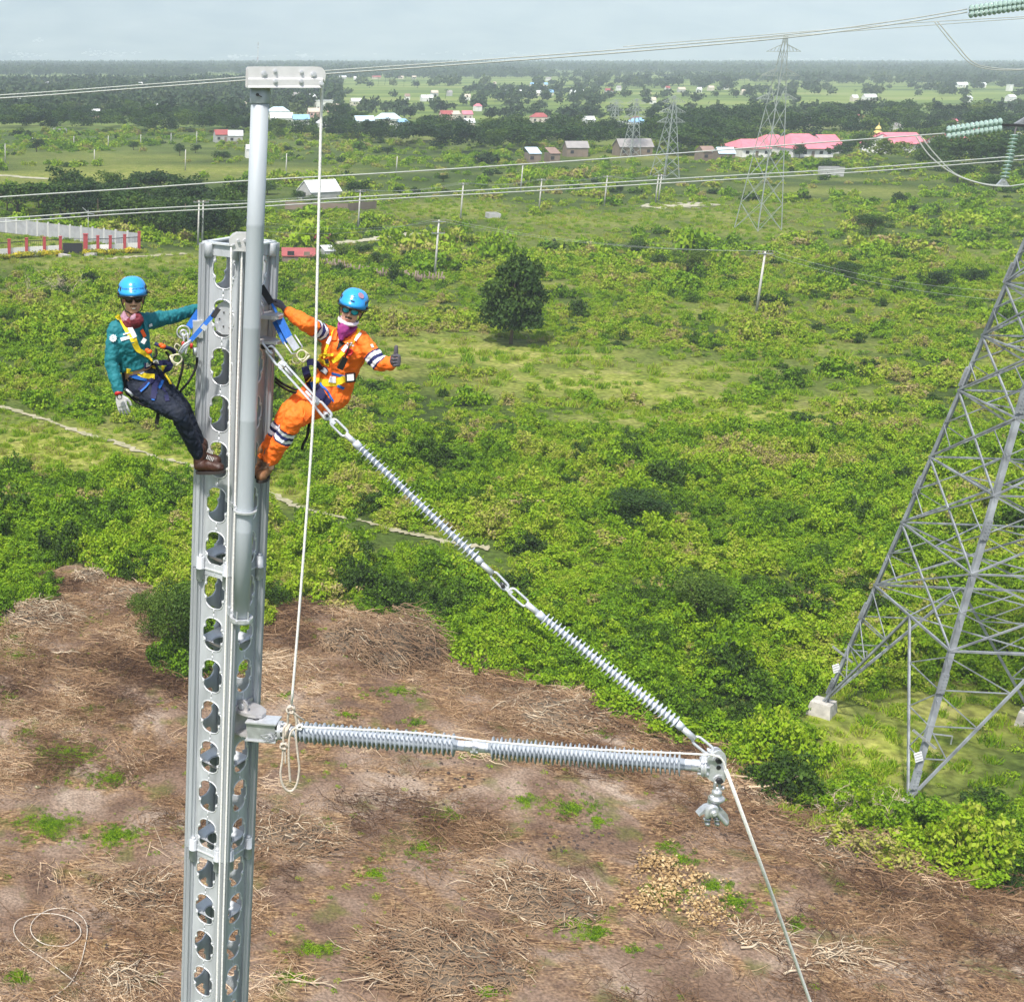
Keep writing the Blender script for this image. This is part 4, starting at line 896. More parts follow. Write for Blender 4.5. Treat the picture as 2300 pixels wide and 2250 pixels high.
house(728, 550, 46, 'roof_red', 'wall_wood', 'small shelter with rusty red tin roof behind the open shed', 'shed', 3, 1.2, .3, -.1, False, None, 'shelter', 'shelter')
house(738, 580, 26, 'roof_white', 'wall_grey', 'grey lean-to with pale tin roof at the right end of the open shed', 'shed', 3, 1.3, .4, .1, False, None, 'lean_to', 'shed')
def blocks(px, py, w, h, label, seed):
    g = G(px, py); k = w/pxm(g); t = MB(); r = random.Random(seed)
    for s, a in (((0,-1.5),(k,.2)), ((0,1.5),(k,.2)), ((-k/2,0),(.2,3)), ((k/2,0),(.2,3))):
        t.box((g.x+s[0], g.y+s[1], h/2), (a[0], a[1], h*(.8+.2*r.random())))
    tag(t.build('ruined_wall', M['wall_grey'], loc=(g.x, g.y, 0)), label, 'ruin', 'roofless block ruins')
blocks(1107, 490, 24, 1.1, 'small roofless concrete enclosure in the field right of the poles', 1); blocks(1865, 396, 46, 2.6, 'roofless grey block walls under the twin power line', 2)
blocks(135, 304, 30, 3.0, 'roofless white ruin at the far left edge of the field', 3)
# ------------------------------------------------------------------ walled compound at the left
def wall_run(name, P0, P1, n, h, mw, mp_, label, pw=.3, cap_=True, parts=None):
    P0 = Vector((P0.x, P0.y, 0)); P1 = Vector((P1.x, P1.y, 0)); t = empty(name, P0, label, 'wall')
    for i in range(n+1):
        p = P0.lerp(P1, i/n); mb = MB(); mb.box((p.x, p.y, h*.52), (pw, pw, h*1.04)); mb.build('pillar', mp_, t)
    mb = MB(); mb.frame_box(P0+Vector((0,0,h*.48)), P1+Vector((0,0,h*.48)), .12, h*.96); mb.build('panel', mw, t)
    return t
bl, br = G(-75, 512), G(313, 558)
wall_run('block_wall', bl, br, 16, 2.7, mat('compound_block', (.33,.34,.36), .9, 0, .15, 1.2), mat('compound_post', (.55,.55,.54), .9), 'long grey block wall with pale posts behind the walled compound', .35)
M['red_paint'] = mat('dull_red_paint', (.38,.055,.065), .7); M['white_paint'] = mat('white_wall_paint', (.80,.79,.76), .8); M['black_rail'] = mat('black_rail', (.03,.03,.035), .5)
def front_wall():
    fx = [(-60,584),(-20,581.5),(21,578),(60,575),(100,573),(136,571),(192,571),(219.6,569.5),(247.5,569.5),(279.7,566.6),(312,565)]
    t = empty('compound_wall', G(312,565), 'white front wall with dull red pillars and black rail before the compound', 'wall')
    P = [G(x, y) for x, y in fx]
    for i, p in enumerate(P):
        hh = 3.3 if i in (6, 10) else 2.9; w = .75 if i == 6 else .5
        mb = MB(); mb.box((p.x, p.y, hh/2), (w, w, hh)); mb.box((p.x, p.y, hh+.06), (w*1.2, w*1.2, .12)); mb.build('pillar', M['red_paint'], t)
    for i in range(len(P)-1):
        if i == 5: continue
        a, b = P[i], P[i+1]; mb = MB(); mb.frame_box((a.x,a.y,.75),(b.x,b.y,.75),.16,1.5); mb.build('white_panel', M['white_paint'], t)
        mb = MB()
        for z in (2.45,): mb.frame_box((a.x,a.y,z),(b.x,b.y,z),.07,.12)
        n = 9
        for k in range(1, n): q_ = a.lerp(b, k/n); mb.box((q_.x,q_.y,2.0),(.035,.035,1.0))
        mb.build('rail', M['black_rail'], t)
    a, b = P[5], P[6]; g_ = MB(); g_.frame_box((a.x+.4,a.y,1.0),(b.x-.5,b.y,1.0),.08,1.7)
    for k in range(9): q_ = a.lerp(b, (k+.8)/10); g_.box((q_.x,q_.y-.06,1.0),(.06,.06,1.8))
    g_.frame_box((a.x+.4,a.y,2.6),(b.x-.4,b.y,2.6),.05,.06)
    go_ = g_.build('gate', M['black_rail'], loc=a); tag(go_, 'black sliding metal gate between the red pillars of the white wall', 'gate')
    for k, (x0, x1, y0, y1, lab) in enumerate([(136,155,576,580,'low concrete kerb block left of the black gate'),(192,215,574,576,'low concrete kerb block right of the black gate')]):
        mb = MB(); mb.frame_box(G(x0,y0)+Vector((0,0,.25)), G(x1,y1)+Vector((0,0,.25)), .9, .5); tag(mb.build('kerb_block', M['concrete'], loc=G(x0,y0)), lab, 'kerb block')
    # flowering hedge along the wall
    r = random.Random(2); pts = []; 
    for i in range(len(P)-1):
        if i == 5: continue
        for k in range(14): q_ = P[i].lerp(P[i+1], r.random()); pts.append((q_.x, q_.y-1.0-r.random()*.8, 0))
    me = leaf_mesh('hedge', [(0,0,.3,.5,.5,.3)], 90, .16, seed=9); me.materials.clear(); me.materials.append(leafmat('yellow_hedge', [(0,(.10,.16,.02)),(.5,(.35,.36,.02)),(1,(.62,.50,.02))], .2))
    scatter('hedge_plants', [me], pts, [r.uniform(.8,1.5) for _ in pts], [0]*len(pts), [r.random() for _ in pts], 'low yellow flowering plants along the foot of the white wall', 'hedge')
front_wall()
g_ = G(198, 568); mb = MB(); mb.cyl((g_.x,g_.y,0),(g_.x,g_.y,7.2),.05,.03,6); mb.box((g_.x+.3,g_.y,6.6),(1.6,.06,.12),Matrix.Rotation(.2,3,'Y')); mb.box((g_.x-.5,g_.y,7.2),(1.2,.06,.1),Matrix.Rotation(.7,3,'Y'))
tag(mb.build('antenna_pole', M['galv'], loc=g_), 'thin mast with bent aerial arms behind the compound gate pillar', 'aerial')
# crooked stick fence near the shed
def stick_fence():
    t = MB(); r = random.Random(1); P = [G(x, y) for x, y in [(715,603),(760,606),(830,622),(900,628),(940,634),(1000,636)]]
    for i in range(len(P)-1):
        for k in range(16):
            q_ = P[i].lerp(P[i+1], k/16); hgt = r.uniform(1.0, 1.7); t.tube([(q_.x,q_.y,0),(q_.x+r.gauss(0,.12),q_.y,hgt)], r.uniform(.05,.14), 4)
        t.frame_box(P[i]+Vector((0,0,.8)), P[i+1]+Vector((0,0,.8)), .04, .12)
    tag(t.build('stick_fence', M['wall_wood'], loc=P[0]), 'dark crooked stick fence in front of the garden near the concrete pole', 'fence')
    P = [G(x, y) for x, y in [(640,470),(700,473),(780,474),(845,468)]]; t = MB()
    for i in range(len(P)-1): t.frame_box(P[i]+Vector((0,0,.8)), P[i+1]+Vector((0,0,.8)), .08, 1.6)
    tag(t.build('plank_fence', M['wall_wood'], loc=P[0]), 'dark plank fence running below the white roofed barn', 'fence')
stick_fence()
# ------------------------------------------------------------------ concrete line poles
POLES = [ # top x,y  base x,y  crossarm, label
 (1720,565,1698,706,1,'leaning white concrete pole alone in the scrub at the right'), (989,494,976,626,2,'concrete pole with two crossarms near the crooked stick fence'),
 (450.6,451,444.7,552.6,1,'left pole of the twin concrete poles beside the mast top'), (460,451,454,551,1,'right pole of the twin concrete poles beside the mast top'),
 (808,427,804,518,1,'concrete pole right of the white roofed barn'), (1040,411,1033.5,501,1,'concrete pole in the field above the cone-shaped tree'), (1172,372,1169,430,0,'slim pole between the twin power lines and the field above the tree'),
 (1215,402,1210,475,1,'second concrete pole right of the one above the cone-shaped tree'), (1363,395,1357,462,1,'concrete pole left of the far twin poles'), (1474,393,1472,454,1,'left pole of the far twin poles by bare soil'), (1481,392,1479,450,1,'right pole of the far twin poles by bare soil'),
 (892.5,351,890,387,0,'short pole in the far field right of the hoisting rope'), (643,345,642,395,0,'thin pole just right of the steel pole in the far field'),
 (417,336,416,383,0,'tall field pole left of the steel pole nearest to it'), (211.5,336,212,367,0,'field pole standing in front of the dark bush row at the left'), (11.5,323,12,367,0,'field pole at the left edge of the photo'),
 (73,309,73,315,0,'tiny field pole above the round dark bush at the far left'), (166,306,166,331,0,'first field pole of the back row right of the small bushes'), (243,305,243,333,0,'second field pole of the back row at the left'),
 (316,302,316,327,0,'third field pole of the back row at the left'), (384,299,384,324,0,'fourth field pole of the back row at the left'), (442,295,441.5,324,0,'fifth field pole of the back row near the red and white house'), (495.5,295,495,311,0,'field pole behind the red and white roofed house')]
pole_tops = {}
for i, (tx, ty, bx_, by_, arms, lab) in enumerate(POLES):
    b = G(bx_, by_); hgt = PY(tx, ty, b.y).z
    t = empty('line_pole', (b.x, b.y, 0), lab, 'pole', 'concrete line poles across the plain'); mb = MB(); mb.cyl((0,0,-.1),(0,0,hgt),.19,.12,8); mb.build('shaft', M['concrete_pole'], t, world_space=False)
    for k in range(arms):
        mb = MB(); z = hgt-.25-k*1.7; mb.box((0,-.15,z),(2.0,.1,.12)); mb.build('crossarm', M['galv'], t, world_space=False)
        mb = MB()
        for x in (-.9,-.35,.35,.9): mb.lathe((x,-.15,z+.06),(x,-.15,z+.34),[(0,.05),(.3,.09),(.6,.05),(.8,.08),(1,.03)],6)
        mb.build('pin_insulator', M['wall_wood'], t, world_space=False)
    pole_tops[i] = Vector((b.x, b.y-.15, hgt+.1))
def wire(pts, sag, r, name, label, cat='wire', n=14, group=None, m='wire', sides=4):
    mb = MB(); out = []
    for i in range(len(pts)-1):
        a, b = Vector(pts[i]), Vector(pts[i+1])
        for k in range(n + (i == len(pts)-2)):
            t = k/n; p = a.lerp(b, t); p.z -= sag*4*t*(1-t); out.append(p)
    mb.tube(out, r, sides); return tag(mb.build(name, M[m], loc=pts[0], fixn=False), label, cat, group)
order = [3, 4, 5, 7, 8, 9]
for s, nm in ((-.9,'front'),(.0,'middle'),(.9,'rear')):
    wire([pole_tops[i]+Vector((s,0,0)) for i in order], .8, .014, 'distribution_wire', 'thin %s wire along the row of concrete poles from the twin poles' % nm, group='thin wires on the concrete pole row')
for s, nm in ((-.9,'left'),(.9,'right')):
    wire([PY(2330,668,150)+Vector((0,0,s*.6)), pole_tops[0]+Vector((s,0,0)), pole_tops[1]+Vector((s,0,0)), PY(560,505,170)+Vector((0,0,s*.6))], 1.2, .013, 'distribution_wire', 'thin %s wire from the leaning pole to the pole by the stick fence' % nm, group='thin wires at the leaning pole')
# ------------------------------------------------------------------ lattice pylons
def lattice(name, corners, top_c, z0, z1, taper, label, panels, mem, arms=(), cat='pylon', group=None, footing=True, simple=False, zlev=None, feet=None, mi=None):
    """corners: 4 ground points (CCW); legs converge on top_c with factor taper at z1"""
    t = empty(name, (top_c[0], top_c[1], 0), label, cat, group); M_ = mi or M['lattice']
    def leg(i, z):
        k = (z-z0)/(z1-z0)*taper; c = Vector((corners[i][0], corners[i][1], 0)).lerp(Vector((top_c[0], top_c[1], 0)), k); c.z = z; return c
    C_ = Vector((top_c[0], top_c[1], 0))
    for i in range(4):
        mb = MB(); a, b = leg(i, z0), leg(i, z1); n1 = (leg((i+1) % 4, z0)-a).normalized(); n2 = (leg((i-1) % 4, z0)-a).normalized()
        if simple: mb.frame_box(a, b, mem*1.5, mem*1.5)
        else: mb.angle(a, b, mem*2.1, mem*.35, n1, n2)
        mb.build('leg', M_, t)
    lv = zlev or [z0+(z1-z0)*(1-(1-j/panels)**1.25) for j in range(panels+1)]
    for f in range(4):
        mb = MB(); g = (f+1) % 4; nrm = ((leg(f, z0)+leg(g, z0))/2-C_); nrm.z = 0; nrm.normalize(); off = nrm*mem*.12
        for j in range(len(lv)-1):
            za, zb = lv[j], lv[j+1]; a0, b0, a1, b1 = leg(f,za), leg(g,za), leg(f,zb), leg(g,zb)
            if j == 0 and not simple:         # bottom panel: inverted V to the middle of the first horizontal
                mid = (a1+b1)/2
                for a, p1 in ((a0, a1), (b0, b1)):
                    mb.frame_box(a+off, mid+off, mem*1.1, mem*.8, nrm)
                    for q_ in (.28,.5,.74):
                        u = a.lerp(p1, q_); v = a.lerp(mid, q_); u2 = a.lerp(p1, min(1, q_+.22)); mb.frame_box(u, v, mem*.5, mem*.3, nrm); mb.frame_box(v, u2, mem*.5, mem*.3, nrm)
                mb.frame_box(a1, b1, mem*.9, mem*.9, nrm)
            else:
                mb.frame_box(a0+off, b1+off, mem*.8, mem*.6, nrm); mb.frame_box(b0-off, a1-off, mem*.8, mem*.6, nrm)
                if not simple:
                    mb.frame_box(a1, b1, mem*.7, mem*.7, nrm); mid = (a0+b0+a1+b1)/4
                    for a, b, p in ((a0, a1, 0), (b0, b1, 0)):
                        u = a.lerp(b, .5); mb.frame_box(u, a.lerp(mid, .5), mem*.45, mem*.3, nrm); mb.frame_box(u, b.lerp(mid, .5), mem*.45, mem*.3, nrm)
        mb.build('bracing', M_, t)
    if not simple:
        mb = MB()
        for z in lv[1:-1:1]:
            P = [leg(i, z) for i in range(4)]; Q = [(P[i]+P[(i+1) % 4])/2 for i in range(4)]
            for i in range(4): mb.frame_box(Q[i], Q[(i+1) % 4], mem*.6, mem*.5)
            mb.frame_box(P[0], P[2], mem*.4, mem*.4) if z == lv[1] else None
        mb.build('plan_bracing', M_, t)
    for z, L, dirv in arms:
        d = Vector(dirv).normalized(); side = Vector((-d.y, d.x, 0)); mb = MB(); c = Vector((top_c[0], top_c[1], z)); hw = (leg(0, z)-leg(2, z)).length/2.83
        tip = c+d*L
        for s in (-1, 1):
            mb.frame_box(c+side*s*hw+d*hw, tip, mem, mem); mb.frame_box(c+side*s*hw+d*hw+Vector((0,0,1.6*mem/.11)), tip, mem, mem)
            for q_ in (.25,.5,.75):
                lo = (c+side*s*hw+d*hw).lerp(tip, q_); hi = (c+side*s*hw+d*hw+Vector((0,0,1.6*mem/.11))).lerp(tip, max(0,q_-.15)); mb.frame_box(lo, hi, mem*.6, mem*.6)
                mb.frame_box((c-side*s*hw+d*hw).lerp(tip, q_), (c+side*s*hw+d*hw).lerp(tip, q_-.2), mem*.6, mem*.6)
        mb.build('crossarm', M_, t)
    if footing:
        for i in range(4):
            p = leg(i, z0); mb = MB(); mb.lathe((p.x,p.y,-.2),(p.x,p.y,z0+.02),[(0,(.85,.38,.7,.7)[i]),(1,(.68,.30,.6,.6)[i])],4,smooth=False); mb.build('footing', M['concrete'], t)
    return t, leg, lv
# ------------------------------------------------------------------ near pylon at the right
pc = [(37.53,64.24),(36.34,54.44),(46.13,53.25),(47.3,63.0)]; ptop = (41.83,58.74)
zl = [0.6, 7.4, 10.8, 14.2, 17.5, 20.1, 22.5, 24.9, 27.3, 29.8]
pyl, pleg, plv = lattice('pylon', pc, ptop, 0.6, 29.8, (29.8-.6)/(36-.6), 'large grey lattice pylon cut by the right edge of the photo', 10, .105, arms=[(29.3,3.9,(-1,0,0)),(33.8,3.7,(-1,0,0)),(29.3,3.9,(1,0,0)),(33.8,3.7,(1,0,0))], footing=True, zlev=zl)
mb = MB(); q_ = [pleg(i, 29.8) for i in range(4)]
for i in range(4):
    a, b = q_[i], q_[(i+1) % 4]; up = Vector((0,0,8)); mb.frame_box(a, a+up, .16, .16)
    for k in range(4): mb.frame_box(a+up*k/4, b+up*(k+1)/4, .08, .08); mb.frame_box(b+up*k/4, a+up*(k+1)/4, .08, .08); mb.frame_box(a+up*(k+1)/4, b+up*(k+1)/4, .08, .08)
mb.build('head_frame', M['lattice'], pyl)
for i in range(2):           # step bolts, splice plates, anti-climb bracket and danger plate on the two visible legs
    for k in range(30):
        mb = MB(); p = pleg(i, 1.6+k*.9); s = Vector((1,0,0)) if k % 2 else Vector((0,-1,0)); mb.cyl(p, p+s*.22+Vector((-.08,0,0)), .014, n=5); mb.build('step_bolt', M['lattice'], pyl)
    for z in (1.1, 5.5, 12.3, 17.7, 22.5):
        mb = MB(); a, b = pleg(i, z), pleg(i, z+.9); mb.frame_box(a+Vector((.05,-.06,0)), b+Vector((.05,-.06,0)), .30, .10)
        for k in range(6):
            for s in (-.07,.07): p = a.lerp(b, (k+.5)/6)+Vector((.05+s,-.12,0)); mb.cyl(p, p+Vector((0,-.03,0)), .022, n=6)
        mb.build('splice_plate', M['lattice'], pyl)
    p = pleg(i, 3.3); mb = MB(); mb.frame_box(p+Vector((-.55,.1,.5)), p+Vector((.35,-.3,-.2)), .06, .1); mb.frame_box(p+Vector((.1,.2,.3)), p+Vector((1.1,-.1,.3)), .05, .05); mb.frame_box(p+Vector((1.1,-.1,.3)), p+Vector((1.1,-.1,-.1)), .04, .04)
    mb.build('anti_climb_bracket', M['galv'], pyl)
    mb = MB(); c = pleg(i, 2.65)+Vector((-.18,-.14,0)); mb.box(c, (.34,.02,.46), Matrix.Rotation(-.35,3,'Y')); pl = mb.build('warning_plate', M['roof_white'], pyl)
    for k in range(3):
        l_ = MB(); l_.box(c+Matrix.Rotation(-.35,3,'Y')@Vector((0,-.016,.16-.14*k)), (.30,.006,.045), Matrix.Rotation(-.35,3,'Y')); l_.build('printed_line', M['wall_grey'], pl)
# ------------------------------------------------------------------ glass insulator strings and conductors
M['glass'] = mat('green_glass', (.50,.68,.62), .12, 0, .08, 20); M['glass'].node_tree.nodes['Principled BSDF'].inputs['Transmission Weight'].default_value = .35
def glass_string(p0, p1, n, label, twin=0.0):
    p0, p1 = Vector(p0), Vector(p1); t = empty('insulator_string', p0, label, 'insulator string'); d = (p1-p0); dn = d.normalized(); sd = Vector((0,0,1)) if abs(dn.z) < .7 else Vector((1,0,0))
    sd = (sd - dn*sd.dot(dn)).normalized()
    for o in ((-twin/2, twin/2) if twin else (0,)):
        mb = MB(); mb.cyl(p0+sd*o, p1+sd*o, .022, n=6); mb.build('pin_row', M['galv'], t)
        for k in range(n):
            c = p0+d*((k+.5)/n)+sd*o; mb = MB(); mb.lathe(c-dn*.05, c+dn*.05, [(0,.04),(.15,.12),(.35,.165),(.6,.155),(.7,.05),(1,.04)], 14); mb.build('glass_disc', M['glass'], t)
    return t
DP = 56.4
tip = PD(2292,283,DP); t2 = PD(2318,-2,DP)
glass_string(PD(2250,281,DP), PD(2125,300,DP), 12, 'green glass insulator double string pulling left from the middle crossarm', .26)
glass_string(PD(2279,302,DP), PD(2256,403,DP), 12, 'green glass insulator string hanging down near the right edge')
glass_string(PD(2302,9,DP), PD(2176,27,DP), 12, 'green glass insulator string in the top right corner', .2)
mb = MB(); c = PD(2254,410,DP); mb.prism([c+Vector(v) for v in ((-.05,0,.15),(.05,0,.15),(.22,0,-.08),(.3,0,-.14),(-.3,0,-.14),(-.2,0,-.06))], (0,.1,0)); mb.cyl(PD(2257,402,DP), c, .03, n=6)
tag(mb.build('jumper_clamp', M['galv'], loc=c), 'grey clamp holding the loop wire under the hanging glass string', 'clamp')
mb = MB(); mb.frame_box(PD(2250,281,DP), tip+Vector((.3,0,0)), .08, .1); mb.frame_box(PD(2279,303,DP), PD(2283,283,DP), .05, .05); tag(mb.build('yoke_link', M['dark_steel'], loc=tip), 'dark steel link between crossarm tip and the double glass string', 'link')
def conductor(pix, label, r=.022, D0=DP, D1=DP, grp='main overhead conductors'):
    n = len(pix); pts = [PD(x, y, D0+(D1-D0)*i/(n-1)) for i, (x, y) in enumerate(pix)]
    mb = MB(); mb.tube(spline(pts, 10), r, 6); return tag(mb.build('conductor', M['wire'], loc=pts[0], fixn=False), label, 'power line', grp)
L1 = [(-900,255),(-400,240),(0,221),(280,201),(560,180),(740,166),(1000,148),(1400,118),(1760,86),(2000,56),(2172,28)]
conductor(L1, 'lower conductor of the topmost power line', .03); conductor([(x,y-7) for x, y in L1], 'upper conductor of the topmost power line', .026)
L2 = [(-900,500),(-400,473),(0,443),(280,425),(560,406),(900,387),(1300,361),(1600,339),(1850,320),(2070,304),(2122,300)]
conductor(L2, 'single bright conductor of the middle power line', .030); 
L3 = [(-900,530),(-400,513),(0,491),(280,472),(560,457),(900,437),(1300,415),(1600,397),(1950,377),(2300,350),(2800,312)]
conductor(L3, 'upper wire of the lowest power line pair', .026); conductor([(x, y+8.5 if x > -100 else y+8) for x, y in L3], 'lower wire of the lowest power line pair', .026)
conductor([(2058,306),(2062,314),(2090,352),(2140,390),(2200,412),(2256,419),(2310,413),(2500,390)], 'drooping jumper loop from the middle power line to the hanging string', .028)
conductor([(2068,305),(2072,312),(2105,352),(2145,390),(2200,411),(2256,418)], 'second drooping jumper beside the first one', .024)
conductor([(2105,48),(2125,72),(2150,102),(2185,140),(2230,153),(2300,156),(2420,150)], 'jumper loop under the topmost glass string', .022); conductor([(2098,48),(2118,74),(2143,104),(2180,143),(2230,157),(2300,158)], 'second jumper loop under the topmost glass string', .02)
conductor([(1400,105),(1800,72),(2050,52),(2300,38),(2600,20)], 'thin high wire left of the top right corner', .018); conductor([(1400,111),(1800,79),(2050,60),(2300,42),(2600,26)], 'second thin high wire left of the top right corner', .018)
# ------------------------------------------------------------------ further pylons
M['far_steel'] = mat('distant_galvanised_steel', (.34,.38,.36), .6, .2, .1, 1)
def far_pylon(px, py, top_y, wpx, label, mem):
    g = G(px, py); h = PY(px, top_y, g.y).z; w = wpx/pxm(g)/2*1.1; r_ = .35; c, s = math.cos(r_), math.sin(r_); cs = [(g.x+(a*c-b*s)*w, g.y+(a*s+b*c)*w) for a, b in ((-1,1),(-1,-1),(1,-1),(1,1))]
    lattice('pylon', cs, (g.x, g.y), 0, h, .93, label, 9, mem, arms=[(h*.68,3.6,(-1,.2,0)),(h*.68,3.6,(1,-.2,0)),(h*.8,3.4,(-1,.2,0)),(h*.8,3.4,(1,-.2,0)),(h*.92,3.0,(-1,.2,0)),(h*.92,3.0,(1,-.2,0))], group='lattice pylons marching away', footing=False, simple=True, mi=M['far_steel'])
far_pylon(1702, 515, 80, 62, 'tall lattice pylon standing in the field behind the leaning pole', .085)
far_pylon(1492, 400, 215, 40, 'lattice pylon directly above the far twin poles', .10)
far_pylon(1416, 352, 222, 28, 'lattice pylon in front of the long low grey roof', .10)
far_pylon(1377, 298, 225, 20, 'smallest and farthest lattice pylon left of the blue and red house', .11)
def radio_mast():
    g = G(578, 152.5); top = PY(578, 95, g.y).z; t = empty('radio_tower', (g.x, g.y, 0), 'slender red and white radio tower on the horizon above the pole head', 'radio tower')
    for k in range(7):
        mb = MB(); z0, z1 = top*k/7, top*(k+1)/7; w = 3.2-2.0*k/7
        for a in range(4):
            x, y = (-1,1,1,-1)[a]*w/2, (-1,-1,1,1)[a]*w/2; x2, y2 = (1,1,-1,-1)[a]*w/2, (-1,1,1,-1)[a]*w/2; mb.frame_box((g.x+x,g.y+y,z0),(g.x+x,g.y+y,z1),.3,.3); mb.frame_box((g.x+x,g.y+y,z0),(g.x+x2,g.y+y2,z1),.2,.2); mb.frame_box((g.x+x2,g.y+y2,z0),(g.x+x,g.y+y,z1),.2,.2)
        mb.build('lattice_section', M['roof_red'] if k in (2, 6) else M['white_paint'], t)
    mb = MB(); mb.box((g.x,g.y,top-4),(4.2,4.2,3)); mb.box((g.x,g.y,top-15),(3.6,3.6,3)); mb.build('antenna_panels', M['wall_grey'], t)
radio_mast()
# little white buildings of the towns at the foot of the hills
HME = bpy.data.objects['hills'].data; HBV = BVHTree.FromPolygons([v.co.copy() for v in HME.vertices], [tuple(p.vertices) for p in HME.polygons])
def foothill():
    mb = MB(); r = random.Random(5)
    for cx_, cy_, rx, n in [(40,122,30,14),(240,120,60,40),(540,128,60,30),(680,126,30,24),(90,124,30,10),(1100,120,300,30),(1900,134,200,20),(84,93,10,8)]:
        for k in range(n):
            px = cx_+r.gauss(0,.5)*rx; py = cy_+r.gauss(0, 3); h_ = HBV.ray_cast(CAM, ray(px, py).normalized()); p = h_[0]; w = r.uniform(8,26)
            if p is not None: mb.box(p-Vector((0,6,0)),(w,12,r.uniform(6,11)))
    tag(mb.build('distant_town', mat('white_town_walls', (.85,.84,.80), .8)), 'tiny white buildings of distant towns at the foot of the hazy hills', 'town', kind='stuff')  # one even off-white wall colour for every building
foothill()
# ------------------------------------------------------------------ loop of cable lying on the ground at the lower left
def gl(pix, z=.10): 
    out = []
    for x, y in pix: p = G(x, y); out.append(Vector((p.x, p.y, gz(p.x, p.y)+z)))
    return out
k_ = 900/1946
cab = [(x*k_, 1750+y*k_) for x, y in [(440,1032),(360,975),(250,895),(150,835),(90,790),(67,745),(85,700),(150,672),(240,668),(330,690),(385,730),(388,775),(340,812),(280,818),(210,805),(160,770),(150,725),(180,680),(240,650),(310,645),(370,665),(410,700),(424,750),(410,830),(385,910),(340,985),(285,1035),(220,1078),(120,1130)]]
mb = MB(); mb.tube(spline(gl(cab), 6), .018, 6); tag(mb.build('cable', M['rope_old'], loc=gl(cab[:1])[0], fixn=False), 'thin pale cable lying in a double loop on the soil at the lower left', 'cable')
mb = MB(); p = gl([(85,1768)], .05)[0]; mb.ell(p, (.16,.11,.07), n=9, m=6); tag(mb.build('stone', M['sand'], loc=p), 'small pale stone among weeds at the left', 'stone')
# ------------------------------------------------------------------ lattice restoration mast (the near metal mast)
S = 0.374; Nn = Vector((1.186, 10.62, 0)); U = Vector((-.279,.249,0)).normalized(); V_ = Vector((.249,.279,0)).normalized(); ZT = H-1.385; SH = 2.675; CELL = SH/7
Mc = Nn+(U+V_)*S/2
def loc2(a, b, z): p = Nn+U*a+V_*b; return Vector((p.x, p.y, z))
mast = empty('lattice_mast', (Mc.x, Mc.y, 0), 'square perforated aluminium mast rising up the left side of the photo', 'mast')
def corner_mesh():
    mb = MB(); n = 72
    for ca, cb in ((0,0),(S,0),(0,S),(S,S)):
        ring = []
        for k in range(n):
            th = 2*PI*k/n; r = .047+.0045*(1 if math.sin(8*th) > 0 else -1)
            ring.append((ca+math.cos(th)*r, cb+math.sin(th)*r))
        pts = [(U*x+V_*y) for x, y in ring]
        vs = [p+Vector((0,0,.004)) for p in pts]+[p+Vector((0,0,SH-.004)) for p in pts]
        mb.add(vs, [(k,(k+1)%n,(k+1)%n+n,k+n) for k in range(n)]+[tuple(range(n-1,-1,-1)), tuple(range(n,2*n))])
        # outer fluted wing strip on each side
    return mb.mesh('corner_tubes')
def hole(th):                      # outline of the pierced opening, radius as a function of angle
    a, b = .106, .146; c, s = math.cos(th), math.sin(th); e = 2.5
    r = 1/((abs(c)/a)**e+(abs(s)/b)**e)**(1/e)
    for t0 in (.62, PI-.62, PI+.62, -.62):
        d = math.atan2(math.sin(th-t0), math.cos(th-t0)); r -= .024*math.exp(-(d/.15)**2)
    return r
def face_mesh():
    mb = MB(); n = 64; w = S/2-.036; hh = CELL/2; T = .010; nub = MB()
    out_dirs = [(U, -V_, 0), (V_, -U, 0), (U, V_, S), (V_, U, S)]     # along, outward normal, offset side
    for along, nrm, off in out_dirs:
        base = (V_*S if (nrm-V_).length < .01 else (U*S if (nrm-U).length < .01 else Vector()))
        for c in range(7):
            cz = (c+.5)*CELL; ctr = base+along*S/2+Vector((0,0,cz))
            def P(x, z, d): return ctr+along*x+Vector((0,0,z))+nrm*d
            rings = []
            for d in (.004, -.006):
                inner = []; outer = []
                for k in range(n):
                    th = 2*PI*k/n; c_, s_ = math.cos(th), math.sin(th); r = hole(th); inner.append(P(r*c_, r*s_, d))
                    q_ = min(w/abs(c_) if abs(c_) > 1e-6 else 9e9, hh/abs(s_) if abs(s_) > 1e-6 else 9e9); outer.append(P(q_*c_, q_*s_, d))
                rings.append((inner, outer))
            (i0,o0),(i1,o1) = rings
            mb.add(i0+o0+i1+o1, [(k,(k+1)%n,(k+1)%n+n,k+n) for k in range(n)]+[(2*n+k,2*n+(k+1)%n,3*n+(k+1)%n,3*n+k) for k in range(n)]+[(k,(k+1)%n,2*n+(k+1)%n,2*n+k) for k in range(n)])
            lip = [P((hole(2*PI*k/n)+.003)*math.cos(2*PI*k/n), (hole(2*PI*k/n)+.003)*math.sin(2*PI*k/n), .004) for k in range(n)]
            mb.tube(lip, .0055, 6, closed=True, mi=1)
            mb.tube([P(0,hh-.0,.006), P(0,hh-.045,.006)], .005, 6, mi=1); mb.tube([P(0,-hh,.006), P(0,-hh+.045,.006)], .005, 6, mi=1)
            for t0 in (.62, PI-.62, PI+.62, -.62):
                r = hole(t0)+.014; p = P(r*math.cos(t0), r*math.sin(t0), 0); mb.cyl(p, p+nrm*.014, .0085, n=8, mi=1)
    return mb.mesh('pierced_panels')
